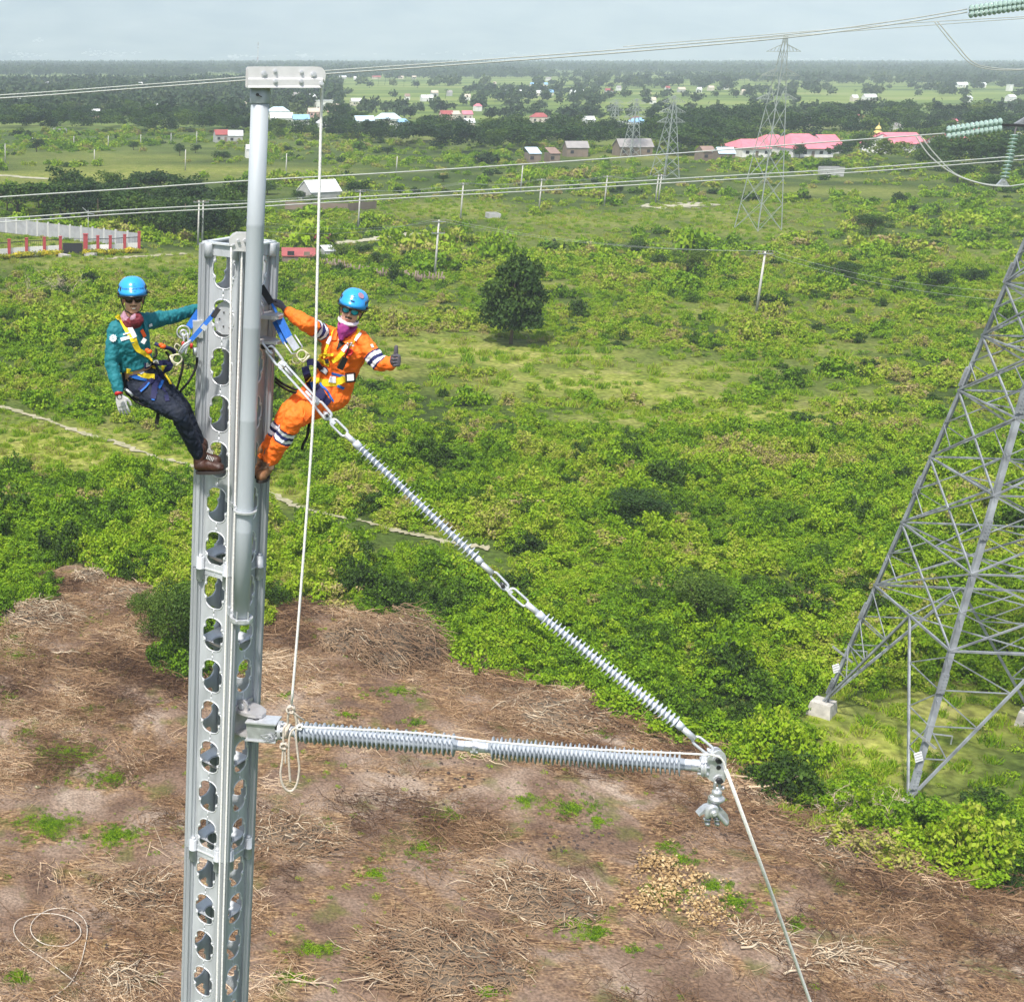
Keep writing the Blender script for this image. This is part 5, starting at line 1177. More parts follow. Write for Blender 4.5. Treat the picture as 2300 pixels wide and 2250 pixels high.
def ring_mesh(k, mi=0):
    mb = MB(); n = 48; rr = .118; w = S/2-.01; z = 0; C0 = (U+V_)*S/2
    for d in (0, -.008):
        vs = []
        for r_ in (0, 1):
            for j in range(n):
                th = 2*PI*j/n+PI/4; c_, s_ = math.cos(th), math.sin(th); q_ = rr if r_ == 0 else min(w/max(abs(c_),1e-6), w/max(abs(s_),1e-6)); vs.append(C0+U*q_*c_+V_*q_*s_+Vector((0,0,d+(0 if r_ == 0 else .05))))
        mb.add(vs, [(j,(j+1)%n,(j+1)%n+n,j+n) for j in range(n)], smooth=True)
    mb.tube([C0+U*rr*math.cos(2*PI*j/n)+V_*rr*math.sin(2*PI*j/n) for j in range(n)], .009, 6, closed=True, mi=1)
    return mb.mesh('diaphragm')
M['alu_edge'] = mat('bright_cast_edge', (.70,.72,.74), .35, .4, .08, 20)
cm, fm, rm = corner_mesh(), face_mesh(), ring_mesh(0)
def lug_mesh():
    mb = MB()
    for along, nrm, base in ((U,-V_,Vector()), (V_,-U,Vector()), (U,V_,V_*S), (V_,U,U*S)):
        for x in (.052, S-.052):
            p = base+along*x+nrm*.028
            mb.lathe(p+Vector((0,0,-.10)), p+Vector((0,0,.10)), [(0,.030),(.02,.034),(.47,.034),(.475,.037),(.525,.037),(.53,.034),(.98,.034),(1,.028)], 20)
            mb.box(p-nrm*.02, (.05,.05,.19), Matrix.Rotation(math.atan2(along.y, along.x),3,'Z'))
            mb.cyl(p+Vector((0,0,.10)), p+Vector((0,0,.118)), .017, n=8, mi=1); mb.cyl(p+Vector((0,0,-.118)), p+Vector((0,0,-.10)), .017, n=8, mi=1)
        a = base+nrm*.010+along*.02; b = base+nrm*.010+along*(S-.02); mb.frame_box(a, b, .016, .012, mi=1)
        m_ = base+along*S/2; mb.frame_box(m_+nrm*.004-along*(S/2-.03), m_+nrm*.004+along*(S/2-.03), .012, .11)
    return mb.mesh('joint_lugs')
lm = lug_mesh()
for me_, ms in ((cm,['alu2']), (fm,['alu','alu_edge']), (rm,['alu_edge','alu']), (lm,['alu','alu_edge'])):
    for m_ in ms: me_.materials.append(M[m_])
z = ZT-SH; k = 0
while z > -SH+.2:
    sec = bpy.data.objects.new('mast_section', fm); COL.objects.link(sec); sec.parent = mast
    zz = z; sec.location = (Nn.x-Mc.x, Nn.y-Mc.y, zz)
    def sub(nm, me_, dz=0):
        o = bpy.data.objects.new(nm, me_); COL.objects.link(o); o.parent = sec; o.location = (0,0,dz); return o
    sub('corner_tubes', cm); sub('joint_lugs', lm, 0)
    for c in ((2,5,7) if k else (7,)): sub('diaphragm', rm, (7-c)*CELL+.062)
    z -= SH; k += 1
bpy.context.view_layer.update()
# top collar of half lugs
mb = MB()
for along, nrm, base in ((U,-V_,Vector()), (V_,-U,Vector()), (U,V_,V_*S), (V_,U,U*S)):
    for x in (.052, S-.052):
        p = Vector((Nn.x,Nn.y,ZT))+base+along*x+nrm*.028; mb.lathe(p+Vector((0,0,-.10)), p, [(0,.028),(.03,.034),(.95,.034),(1,.03)], 20)
    a = Vector((Nn.x,Nn.y,ZT-.045))+base+nrm*.004; mb.frame_box(a, a+along*S, .014, .09)
    mb.frame_box(a+Vector((0,0,.05)), a+along*S+Vector((0,0,.05)), .06, .012, mi=1)
mb.build('top_collar', [M['alu'], M['alu_edge']], mast)
mb = MB(); c = Vector((Mc.x,Mc.y,0)); mb.box(c+Vector((0,0,.10)),(1.1,1.1,.20)); mb.build('base_plate', M['concrete'], mast)
# gusset plate showing through the second opening of the left face
mb = MB(); z2 = ZT-1.5*CELL; c = loc2(S/2, .028, z2); along = U
pts = [(-.10,.02),(-.085,.09),(-.03,.125),(.02,.13),(.07,.10),(.10,.05),(.10,-.06),(.08,-.11),(.02,-.13),(-.06,-.125),(-.10,-.09)]
mb.prism([c+along*x+Vector((0,0,zz)) for x, zz in pts], V_*.02)
gp = mb.build('backing_plate', M['galv_light'], mast); mb = MB()
for x, zz in ((-.05,.04),(.01,.045),(-.05,-.07),(.01,-.065),(.05,-.01)): p = c+along*x+Vector((0,0,zz))-V_*.004; mb.cyl(p, p-V_*.004, .007, n=8)
mb.build('bolt_holes', M['dark_steel'], gp)
# small hooks and notch bolts beside the corner nearest the camera
# ------------------------------------------------------------------ gin pole (round grey pole in front of the mast)
PX, PYY, PR = 1.236, 10.42, .0655
pole = empty('hoisting_pole', (PX, PYY, H-4.36), 'round grey steel hoisting pole strapped to the front of the mast', 'pole')
ztop, zbot = H-.2226, H-4.36
mb = MB(); mb.lathe((PX,PYY,zbot),(PX,PYY,ztop), [(0,PR),(.18,PR),(.182,PR+.0012),(.186,PR+.0012),(.188,PR),(.40,PR),(.402,PR+.0012),(.406,PR+.0012),(.408,PR),(.575,PR),(.577,PR+.0012),(.581,PR+.0012),(.583,PR),(.76,PR),(.762,PR+.0015),(.768,PR+.0015),(.77,PR),(1,PR)], 40); mb.build('tube', M['pipe'], pole)
mb = MB(); zs = PY(580,232,PYY).z; mb.lathe((PX,PYY,zs),(PX,PYY,ztop), [(0,PR+.006),(.02,PR+.008),(1,PR+.008)], 40); sl = mb.build('sleeve', M['pipe'], pole)
mb = MB(); p = PY(578,213,PYY-PR-.012); mb.cyl(p, p+Vector((0,-.014,0)), .012, n=6); mb.tube([p+Vector((.0,-.01,.0)), p+Vector((.03,-.02,-.015))], .003, 4); mb.build('set_screw', M['dark_steel'], sl)
# head bracket
Yf = PYY-.085
def Bx(px): return PY(px,175,Yf).x
xl, xr = Bx(557), Bx(731); zt_, zm, zb_ = PY(600,150.5,Yf).z, PY(600,176,Yf).z, PY(600,196,Yf).z
hb = empty('head', (PX,PYY,zb_), None, None); hb.parent = pole; hb.location = (0,0,zb_-(H-4.36)); bpy.context.view_layer.update()
bpy.data.objects.remove(hb)
def rounded(x0,x1,z0,z1,r,n=8):
    pts = [(x0,z0),(x1-.004,z0),(x1,z0+.004)]
    for k in range(n+1): a = PI/2*k/n; pts.append((x1-r+r*math.cos(a), z1-r+r*math.sin(a)))
    pts += [(x0+.012,z1),(x0,z1-.012)]
    return pts
mb = MB(); mb.prism([Vector((x, Yf, z_)) for x, z_ in rounded(xl,xr,zm-.002,zt_,.055)], (0,.012,0))
mb.prism([Vector((x, Yf+.15, z_)) for x, z_ in rounded(xl,xr,zb_,zt_,.055)], (0,.012,0))
mb.box(((xl+xr)/2-.02, Yf+.081, zt_-.008),(xr-xl-.09,.138,.014))
head = mb.build('head_plates', M['white_metal'], pole)
mb = MB(); mb.prism([Vector((xl,y_,z_)) for y_, z_ in ((Yf-.004,zm),(Yf-.022,zm-.008),(Yf-.022,zb_+.008),(Yf-.03,zb_),(Yf-.03,zb_-.006),(Yf+.13,zb_-.006),(Yf+.13,zb_+.004),(Yf+.012,zb_+.004),(Yf+.012,zm))], (xr-xl-.02,0,0)); mb.build('lower_channel', M['white_metal'], head)
mb = MB()
for px, py, y_, r_ in ((593,166,Yf,.017),(704,168,Yf,.017),(618,160.5,Yf,.011),(677,162.5,Yf,.011),(618,183,Yf-.022,.013),(676,183.5,Yf-.022,.013),(722,189,Yf-.022,.014)):
    p = PY(px,py,y_); mb.cyl(p, p+Vector((0,-.009,0)), r_*1.25, n=16); mb.cyl(p+Vector((0,-.009,0)), p+Vector((0,-.022,0)), r_*.8, n=6)
mb.build('bolts', M['galv_light'], head)
mb = MB(); shc = Vector((xr-.068, PYY, zb_+.058)); mb.lathe(shc+Vector((0,-.025,0)), shc+Vector((0,.025,0)), [(0,.062),(.3,.05),(.7,.05),(1,.062)], 28); mb.build('sheave', M['galv_light'], head)
# straps holding the pole
def strap_ring(py, h, lab, w=.028, bottom=False):
    z_ = PY(548,py,PYY).z; mb = MB(); c = Vector((PX,PYY,z_)); n = 32; R1 = PR+.004; R2 = PR+w
    vs = []
    for r_, dz in ((R1,-h/2),(R2,-h/2),(R2,h/2),(R1,h/2)):
        for k in range(n): th = 2*PI*k/n; vs.append(c+Vector((math.cos(th)*r_, math.sin(th)*r_, dz)))
    mb.add(vs, [(a*n+k, a*n+(k+1)%n, ((a+1)%4)*n+(k+1)%n, ((a+1)%4)*n+k) for a in range(4) for k in range(n)])
    nc = Vector((Nn.x,Nn.y,z_)); d = (nc-c); mb.frame_box(c+d.normalized()*(PR+.01)-Vector((.05,0,0)), nc-Vector((.04,0,0)), .02, h*2.2); mb.frame_box(c+d.normalized()*(PR+.01)+Vector((.05,0,0)), nc+Vector((.04,0,0)), .02, h*2.2)
    if bottom:
        mb.cyl(c+Vector((0,0,-h/2)), c+Vector((0,0,-h/2-.012)), R2-.004, n=32)
        for s in (-1,1): mb.box(c+Vector((s*.045,-PR-.008,.035)),(.008,.012,.09)); mb.box(c+Vector((s*.045,-PR-.016,.0)),(.02,.02,.02))
    return mb.build('clamp_ring' if not bottom else 'foot_bracket', M['galv_light'], pole)
strap_ring(1147, .014, ''); strap_ring(1388, .03, '', .03, True)
# ------------------------------------------------------------------ ropes along the mast and their small head sheave
def rope(pts, r, label, name='rope', m='rope', cat='rope', group=None, smooth=True, n=8, closed=False):
    P = spline(pts, n, closed) if smooth else [Vector(p) for p in pts]
    t_ = MB(); L = 0; t_.tube(P, r, 8, closed=closed); return tag(t_.build(name, M[m], loc=P[0], fixn=False), label, cat, group)
Yr = 10.50
mb = MB(); c = PY(541,545,10.54); rr = .075
pts = [c+Vector((math.cos(a)*rr-.01, 0, math.sin(a)*rr)) for a in [PI*(.08+.92*i/12) for i in range(13)]] 
pts = [PY(555,523.5,10.5), PY(533,523,10.5), PY(524,527,10.5), PY(518,534,10.5), PY(516,543,10.5), PY(516.5,552,10.5), PY(521,556,10.5), PY(524,564,10.5), PY(556,566,10.5)]
mb.prism(pts, (0,.012,0)); mb.prism([p+Vector((0,.055,0)) for p in pts], (0,.012,0)); sb = mb.build('small_sheave_block', M['white_metal'], loc=PY(540,560,10.5)); tag(sb, 'small white pulley block on the mast top left of the pole', 'pulley')
mb = MB(); c = PY(534,545,10.53); mb.lathe(c+Vector((0,-.018,0)), c+Vector((0,.02,0)), [(0,.055),(.4,.045),(.6,.045),(1,.055)], 24); mb.build('wheel', M['galv_light'], sb)
mb = MB()
for px, py in ((535,541),(550,540)): p = PY(px,py,10.5); mb.cyl(p, p+Vector((0,-.02,0)), .012, n=10)
p = PY(523,551,10.49); mb.box(p,(.03,.01,.008),Matrix.Rotation(-.5,3,'Y')); mb.build('bolts', M['galv_light'], sb)
mb = MB(); mb.box(PY(548,553,10.62),(.12,.10,.05)); mb.build('mount', M['galv_light'], sb)
rope([PY(519.5,556,10.51),PY(518.7,650,10.505),PY(516.5,900,10.50),PY(511,1250,10.50),PY(500,1700,10.50),PY(486.5,2250,10.50),PY(470,3100,10.5),Vector((1.10,10.50,1.0))], .0085, 'left of the two white ropes running down the front of the mast', group='ropes down the mast front')
rope([PY(543.5,567,10.53),PY(540,700,10.53),PY(533,900,10.525),PY(528,1130,10.52),PY(523,1300,10.52),PY(521,1420,10.515),PY(515,1600,10.51),PY(506.5,1900,10.51),PY(497,2250,10.51),PY(480,3100,10.51),Vector((1.135,10.51,1.0))], .0085, 'right of the two white ropes running down the front of the mast', group='ropes down the mast front')
rope([PY(726,160,10.42),PY(729,168,10.42),PY(727,185,10.42),PY(723,205,10.42),PY(714,560,10.40),PY(705,900,10.38),PY(689,1150,10.37),PY(669,1410,10.36),PY(655,1580,10.36)], .0105, 'long white rope hanging from the pole head to the horizontal insulator', n=6)
# ------------------------------------------------------------------ mast brackets
M['gusset'] = mat('warm_cast_bracket', (.46,.45,.45), .5, .4, .12, 12, .2, 60)
NR = (V_.cross(Vector((0,0,1)))).normalized()
if NR.x < 0: NR = -NR                                  # outward normal of the right face
fc = Nn+V_*S/2
def bracket(z_, label, lower=False):
    t = empty('insulator_bracket', (fc.x, fc.y, z_), label, 'bracket')
    def Q(a, n_, z__): p = fc+V_*a+NR*n_; return Vector((p.x,p.y,z_+z__))
    mb = MB()
    top = [(-.11,.012),(.11,.012),(.11,.12),(.075,.20),(.02,.235),(-.04,.235),(-.085,.20),(-.11,.12)]
    mb.prism([Q(a,n_,.085) for a, n_ in top], (0,0,.028)); mb.build('top_plate', M['gusset'], t)
    mb = MB(); bot = [(-.12,.012),(.12,.012),(.10,.13),(.03,.235),(-.03,.235),(-.10,.13)]; mb.prism([Q(a,n_*.95,-.115) for a, n_ in bot], (0,0,.022)); mb.build('bottom_plate', M['gusset'], t)
    mb = MB(); mb.prism([Q(-.13,.006,.15),Q(.13,.006,.15),Q(.13,.006,-.16),Q(-.13,.006,-.16)], NR*.014); mb.build('back_plate', M['gusset'], t)
    mb = MB(); c = Q(-.075,.05,.165); d = V_; n = 20
    pts = [Q(-.075,.05+.058*math.cos(a),.150+.058*math.sin(a)) for a in [PI*i/12 for i in range(13)]]+[Q(-.075,-.008,.112),Q(-.075,.108,.112)]; mb.prism(pts[:13]+[pts[13],pts[14]], V_*.018); ear = mb.build('pulling_eye', M['gusset'], t)
    mb = MB(); p = Q(-.075,.05,.150); mb.cyl(p-V_*.004, p-V_*.014, .026, n=18); mb.build('eye_bushing', M['galv_light'], ear)
    mb = MB(); p = Q(-.04,.14,-.118); mb.cyl(p, p-Vector((0,0,.035)), .05, n=18); mb.build('pin_nut', M['dark_steel'], t)
    return t, Q
zb1 = PY(600,712,10.60).z-.10; b1, Q1 = bracket(zb1, 'upper cast bracket on the right face of the mast beside the pole')
zb2 = PY(580,1603,10.62).z-.10; b2, Q2 = bracket(zb2, 'lower cast bracket on the mast where the horizontal insulator starts')
# hinge box with the letter S
def Yal(px): return 10.55-(px-600)*.00079*.9
hx0, hx1 = PY(566,1600,10.5), None
ax0 = Vector((1.602,10.50,H-5.40)); ax1 = Vector((4.587,9.106,H-4.98)); AX = (ax1-ax0).normalized(); SX = AX.cross(Vector((0,0,1))).normalized()
hinge = empty('hinge_head', ax0, 'grey square hinge head marked with an S between mast bracket and horizontal insulator', 'hinge')
mb = MB(); o = ax0-AX*.13
for s_ in (-.055,.055): mb.frame_box(o-AX*.14+SX*s_, o+AX*.10+SX*s_, .012, .15)
mb.frame_box(o+AX*.09, o+AX*.11, .12, .15); mb.build('fork', M['galv'], hinge)
mb = MB(); mb.frame_box(o-AX*.15+Vector((0,0,.085)), o+AX*.12+Vector((0,0,.085)), .17, .014); mb.frame_box(o-AX*.15-Vector((0,0,.085)), o+AX*.12-Vector((0,0,.085)), .15, .012); tp = mb.build('cap_plate', M['galv_light'], hinge)
try:
    tc_ = bpy.data.curves.new('letter', 'FONT'); tc_.body = 'S'; tc_.size = .12; tc_.extrude = .0006; tc_.align_x = 'CENTER'; tc_.align_y = 'CENTER'
    to = bpy.data.objects.new('letter', tc_); COL.objects.link(to); dg = bpy.context.evaluated_depsgraph_get(); lm_ = bpy.data.meshes.new_from_object(to.evaluated_get(dg)); bpy.data.objects.remove(to)
    lm_.transform(Matrix.Translation(o-AX*.075+Vector((0,0,.0945))) @ Matrix.Rotation(math.atan2(AX.y,AX.x),4,'Z')); link('letter', lm_, M['dark_steel'], tp)
except Exception as e: print('letter', e)
# ------------------------------------------------------------------ horizontal post insulator (two lengths, thing)
post = empty('post_insulator', ax0, 'grey ribbed post insulator reaching right from the mast to the end plate', 'insulator')
def tpx(px):            # distance along the axis for a photo x
    a, b = 0.0, 4.5
    for _ in range(40):
        m_ = (a+b)/2
        if proj(ax0+AX*m_)[0] < px: a = m_
        else: b = m_
    return a
def sheds(x0, x1, nbig, parent_):
    t0, t1 = tpx(x0), tpx(x1); mb = MB(); pr = []; L = t1-t0; n = nbig*2-1
    for k in range(n):
        t = t0+L*(k+.5)/n; R_ = .094 if k % 2 == 0 else .083; w = L/n*.40
        pr += [(t-w*1.0, .044), (t-w*.30, R_-.006), (t-w*.1, R_), (t+w*.15, R_-.001), (t+w*.32, .046)]
    a, b = ax0+AX*t0, ax0+AX*t1; Lf = 1.0
    mb.lathe(ax0, ax0+AX, [(t0-.02,.041)]+pr+[(t1+.02,.041)], 36); return mb.build('shed_column', M['silicone'], parent_)
def fitting(x0, x1, r, m='galv', n=28): a, b = tpx(x0), tpx(x1); mb = MB(); mb.lathe(ax0+AX*a, ax0+AX*b, [(0,r*.94),(.05,r),(.95,r),(1,r*.94)], n); return mb
fitting(632,668,.043).build('end_sleeve', M['galv_light'], post)
def flange(px, r=.075, th=.030, nb=6, nm='flange'):
    t = tpx(px); mb = MB(); mb.lathe(ax0+AX*t, ax0+AX*(t+th), [(0,r-.003),(.1,r),(.42,r),(.45,r-.006),(.55,r-.006),(.58,r),(.9,r),(1,r-.003)], 32)
    for k in range(nb):
        a = 2*PI*(k+.3)/nb; p = ax0+AX*(t-.018)+(SX*math.cos(a)+Vector((0,0,1))*math.sin(a))*(r-.016); mb.cyl(p, p+AX*(th+.036), .0105, n=6)
    return mb.build(nm, M['galv_light'], post)
flange(622,.082,.028); sheds(664,1024,18,post); fitting(1024,1046,.0405,'silicone').build('core_end', M['silicone_light'], post); fitting(1044,1092,.044).build('end_sleeve', M['galv_light'], post); flange(1064,.062,.024)
sheds(1103,1532,22,post); fitting(1532,1556,.041).build('core_end', M['silicone_light'], post); fitting(1553,1577,.045).build('end_sleeve', M['galv_light'], post); flange(1575,.080,.040)
fitting(1090,1104,.0405).build('core_end', M['silicone_light'], post)
# end plate
k6 = 1/6.346; Ye = proj and (ax0+AX*tpx(1600)).y
def E(x, y, Y=None): return PY(1500+x*k6, 1600+y*k6, (Y or Ye)-.03)
ep = empty('end_plate', E(700,780), 'grey tear shaped end plate with dark bolts at the tip of the horizontal insulator', 'plate')
poly = [E(x, y) for x, y in spline([Vector((x,y,0)) for x, y in ((556,700),(580,640),(640,590),(700,552),(740,545),(785,562),(815,590),(832,640),(836,760),(832,900),(820,960),(792,1003),(750,1018),(700,1012),(640,985),(575,945),(556,900),(556,800))], 3, True) for x, y in [(x,y)]] if False else [E(p.x, p.y) for p in spline([Vector((x,y,0)) for x, y in ((556,700),(580,640),(640,590),(700,552),(740,545),(785,562),(815,590),(832,640),(836,760),(832,900),(820,960),(792,1003),(750,1018),(700,1012),(640,985),(575,945),(556,900),(556,800))], 3, True)]
mb = MB(); mb.prism(poly, (0,.016,0)); mb.build('front_cheek', M['galv_light'], ep)
mb = MB(); mb.prism([p+Vector((0,.05,0)) for p in poly], (0,.016,0)); mb.build('rear_cheek', M['galv_light'], ep)
for x, y, r_ in ((712,668,.030),(722,955,.032)):
    mb = MB(); p = E(x,y); mb.cyl(p, p+Vector((0,-.006,0)), r_*1.25, n=20); wsh = mb.build('washer', M['galv_light'], ep); mb = MB(); mb.cyl(p+Vector((0,-.006,0)), p+Vector((0,-.03,0)), r_*.78, n=6); mb.cyl(p+Vector((0,.06,0)), p+Vector((0,.09,0)), r_*.78, n=6); mb.build('bolt', M['dark_steel'], wsh)
mb = MB(); p = E(722,782); mb.lathe(p, p+Vector((0,-.004,0)), [(0,.017),(1,.017)], 16); mb.build('small_hole_rim', M['dark_steel'], ep)
# hanging line clamp
cl = empty('line_clamp', E(690,1080), 'grey suspension clamp with splayed jaws hanging under the end plate', 'clamp')
mb = MB(); Yc = Ye+.0
mb.tube(spline([E(690,985),E(672,1030),E(672,1080),E(690,1120)],4), .012, 8); mb.tube(spline([E(728,985),E(735,1030),E(735,1080),E(715,1120)],4), .012, 8); mb.cyl(E(660,1075), E(790,1072), .011, n=8); mb.cyl(E(770,1072), E(795,1072), .018, n=6)
mb.build('shackle', M['galv'], cl)
mb = MB(); mb.lathe(E(700,1100), E(690,1300), [(0,.028),(.15,.036),(.3,.034),(.42,.030),(.5,.052),(.6,.060),(.75,.050),(.9,.030),(1,.026)], 18); mb.cyl(E(595,1200), E(760,1200), .012, n=8); mb.build('socket', M['galv'], cl)
mb = MB(); bd = [(630,1255),(722,1255),(735,1330),(760,1380),(800,1400),(850,1450),(875,1530),(872,1590),(845,1605),(800,1585),(760,1530),(700,1500),(600,1490),(540,1470),(520,1440),(450,1480),(440,1465),(500,1400),(560,1355),(605,1345)]
mb.prism([E(x,y,Yc-.01) for x, y in bd], (0,.06,0)); mb.build('body', M['galv'], cl)
mb = MB(); mb.tube(spline([E(560,1490,Yc-.03),E(565,1440,Yc-.04),E(590,1380,Yc-.045),E(640,1345,Yc-.05),(E(680,1360,Yc-.045)),E(700,1430,Yc-.04),E(760,1500,Yc-.03),E(840,1590,Yc-.02)],5), .017, 10)
p = E(630,1400,Yc-.03); mb.ell(p, (.05,.03,.055), n=14); mb.cyl(p, p+Vector((0,-.05,0)), .018, n=6); mb.build('keeper', M['galv_light'], cl)
mb = MB()
for x in (560,700): mb.cyl(E(x,1470,Yc), E(x+5,1570,Yc), .016, n=8); mb.cyl(E(x,1500,Yc), E(x+2,1525,Yc), .030, n=6); mb.cyl(E(x+2,1560,Yc), E(x+6,1600,Yc), .020, n=6)
mb.build('bolts', M['galv'], cl)
# ------------------------------------------------------------------ diagonal insulator string
def A(px, py): return PY(px, py, 10.60+(Ye-.0-10.60)*(px-600)/1012)
dg_ = empty('diagonal_insulator', A(600,785), 'long thin ribbed insulator string slanting from the upper bracket down to the end plate', 'insulator')
def oval_link(a, b, w, r, nm, par=dg_, m='galv_light', side=None, n=8):
    a, b = Vector(a), Vector(b); d = (b-a); L = d.length; dn = d/L; s = side if side is not None else dn.cross(Vector((0,1,0))).normalized(); hw = w/2-r; pts = []
    for k in range(n+1): th = -PI/2+PI*k/n; pts.append(b-dn*(hw+r)+dn*math.cos(th)*hw+s*math.sin(th)*hw)
    for k in range(n+1): th = PI/2+PI*k/n; pts.append(a+dn*(hw+r)+dn*math.cos(th)*hw+s*math.sin(th)*hw)
    mb = MB(); mb.tube(pts, r, 10, closed=True); return mb.build(nm, M[m], par)
oval_link(A(588,766), A(612,797), .055, .0095, 'shackle', side=Vector((.35,1,0)).normalized())
oval_link(A(600,777), A(634,822), .085, .011, 'eye')
mb = MB(); mb.cyl(A(628,812), A(638,826), .020, n=12); mb.cyl(A(704,897), A(714,910), .020, n=12); mb.build('turnbuckle_nut', M['galv_light'], dg_)
mb = MB(); a, b = A(634,820), A(709,903); dn = (b-a).normalized(); s = dn.cross(Vector((0,1,0))).normalized()
for o_ in (-.024,.024): mb.frame_box(a+s*o_, b+s*o_, .015, .03, Vector((0,1,0)))
mb.frame_box(a-dn*.01, a+dn*.02, .07, .035, Vector((0,1,0))); mb.frame_box(b-dn*.02, b+dn*.01, .07, .035, Vector((0,1,0))); mb.cyl(a, a.lerp(b,.3), .011, n=10); mb.cyl(b, b.lerp(a,.3), .011, n=10); mb.build('turnbuckle', M['galv_light'], dg_)
oval_link(A(709,902), A(743,942), .085, .011, 'eye')
mb = MB(); p = A(732.6,931)+Vector((0,-.035,0)); mb.cyl(p, p+Vector((0,.09,0)), .019, n=16); mb.build('pin', M['galv_light'], dg_); mb = MB(); mb.cyl(p+Vector((0,-.012,0)), p, .013, n=6); mb.build('pin_nut', M['dark_steel'], dg_)
mb = MB(); mb.frame_box(A(731,929), A(752,952), .03, .02, Vector((0,1,0))); mb.build('tongue', M['galv_light'], dg_)
oval_link(A(743,942), A(780,979), .075, .0095, 'long_link')
def rodseg(p, q, r0, r1=None, nm='rod', m='galv_light'): mb = MB(); mb.cyl(p, q, r0, r1, n=18); return mb.build(nm, M[m], dg_)
rodseg(A(776,975), A(800,997), .023, .021); rodseg(A(797,993), A(808,1005), .030, .030, 'collar', 'silicone_light')
def thin_sheds(x0, y0, x1, y1, n):
    a, b = A(x0,y0), A(x1,y1); L = (b-a).length; pr = [(-.04,.019)]; 
    for k in range(n):
        t = L*(k+.5)/n; R_ = .053; pr += [(t-.0035,.0215),(t-.001,R_-.003),(t,R_),(t+.001,R_-.003),(t+.003,.0215)]
    mb = MB(); dn = (b-a).normalized(); mb.lathe(a, a+dn, pr+[(L+.04,.019)], 30); mb.build('shed_rod', M['silicone_light'], dg_)
thin_sheds(808,1005,1069,1252,31)
rodseg(A(1068,1251), A(1080,1264), .029, .029, 'collar', 'silicone_light'); rodseg(A(1078,1262), A(1106,1288), .021, .023)
oval_link(A(1103,1285), A(1141,1324), .072, .0095, 'long_link')
mb = MB(); p = A(1128,1314)+Vector((0,-.03,0)); mb.cyl(p, p+Vector((0,.06,0)), .016, n=8); mb.build('pin_nut', M['dark_steel'], dg_)
mb = MB(); mb.frame_box(A(1126,1312), A(1150,1332), .028, .02, Vector((0,1,0))); mb.build('tongue', M['galv_light'], dg_)
oval_link(A(1143,1322), A(1186,1360), .075, .0095, 'long_link')
rodseg(A(1182,1355), A(1212,1380), .024, .022); rodseg(A(1208,1376), A(1220,1388), .030, .030, 'collar', 'silicone_light')
thin_sheds(1220,1386,1520,1624,33)
rodseg(A(1519,1622), A(1532,1634), .030, .030, 'collar', 'silicone_light'); rodseg(A(1530,1632), A(1560,1659), .022, .026)
oval_link(A(1556,1655), A(1602,1692), .085, .0105, 'long_link'); oval_link(A(1588,1680), A(1618,1708), .05, .010, 'shackle', side=Vector((.3,1,0)).normalized())
# ------------------------------------------------------------------ tie ropes at the mast end of the horizontal insulator
k7 = 220/1676
def T(x, y, Y=10.36): return PY(500+x*k7, 1550+y*k7, Y)
tg = 'cream ropes knotted round the insulator end'
def knot(c, r, label, m='rope'):
    pts = []
    for i in range(30):
        a = 2*PI*i/30*3; pts.append(c+Vector((math.cos(a)*r*(1+.2*math.sin(2.3*a)), math.sin(a*1.3)*r*.6, math.sin(a)*r)))
    return rope(pts, .008, label, 'knot', m, 'knot', n=3)
knot(T(1165,325), .030, 'white knot where the long rope meets the horizontal insulator', 'rope_old')
rope([T(1165,340),T(1120,430),T(1110,560,10.38),T(1050,640),T(1040,760),T(1038,900),T(1030,1050),T(1020,1200),T(990,1400),T(1010,1560),T(1060,1670),T(1140,1722),T(1220,1690),T(1280,1560),T(1310,1330),T(1290,1130),T(1270,950),T(1255,750),T(1265,560),T(1240,440),T(1190,350)], .0095, 'cream rope hanging in a long loop below the mast end of the insulator', m='rope_old', n=6)
for i, dx in enumerate((1075,1110,1140)):
    c = ax0+AX*tpx(500+dx*k7); pts = [c+(SX*math.cos(a)+Vector((0,0,1))*math.sin(a))*.057 for a in [2*PI*k/20 for k in range(20)]]; rope(pts, .009, 'cream rope turn round the insulator sleeve', 'rope_turn', 'rope_old', group=tg, closed=True, n=2)
rope([T(1340,650),T(1250,645),T(1190,690),T(1150,780),T(1130,950),T(1130,1150),T(1140,1350),T(1158,1570)], .0095, 'short twisted rope end dangling inside the cream loop', m='rope_old')
rope([T(1340,620),T(1240,410,10.38),T(1190,340)], .0085, 'short cream rope from the knot to the first ribs', m='rope_old', n=5); rope([T(1190,350),T(1290,440),T(1390,510,10.42)], .0085, 'second short cream rope leading over the first ribs', m='rope_old', n=5)
knot(T(1045,950), .026, 'lower cream knot on the left side of the rope loop', 'rope_old'); rope([T(1060,970),T(1070,1080),T(1075,1250)], .007, 'frayed rope tail below the lower cream knot', m='rope_old')
knot(T(1320,625), .020, 'small white knot at the start of the thin rope along the ribs')

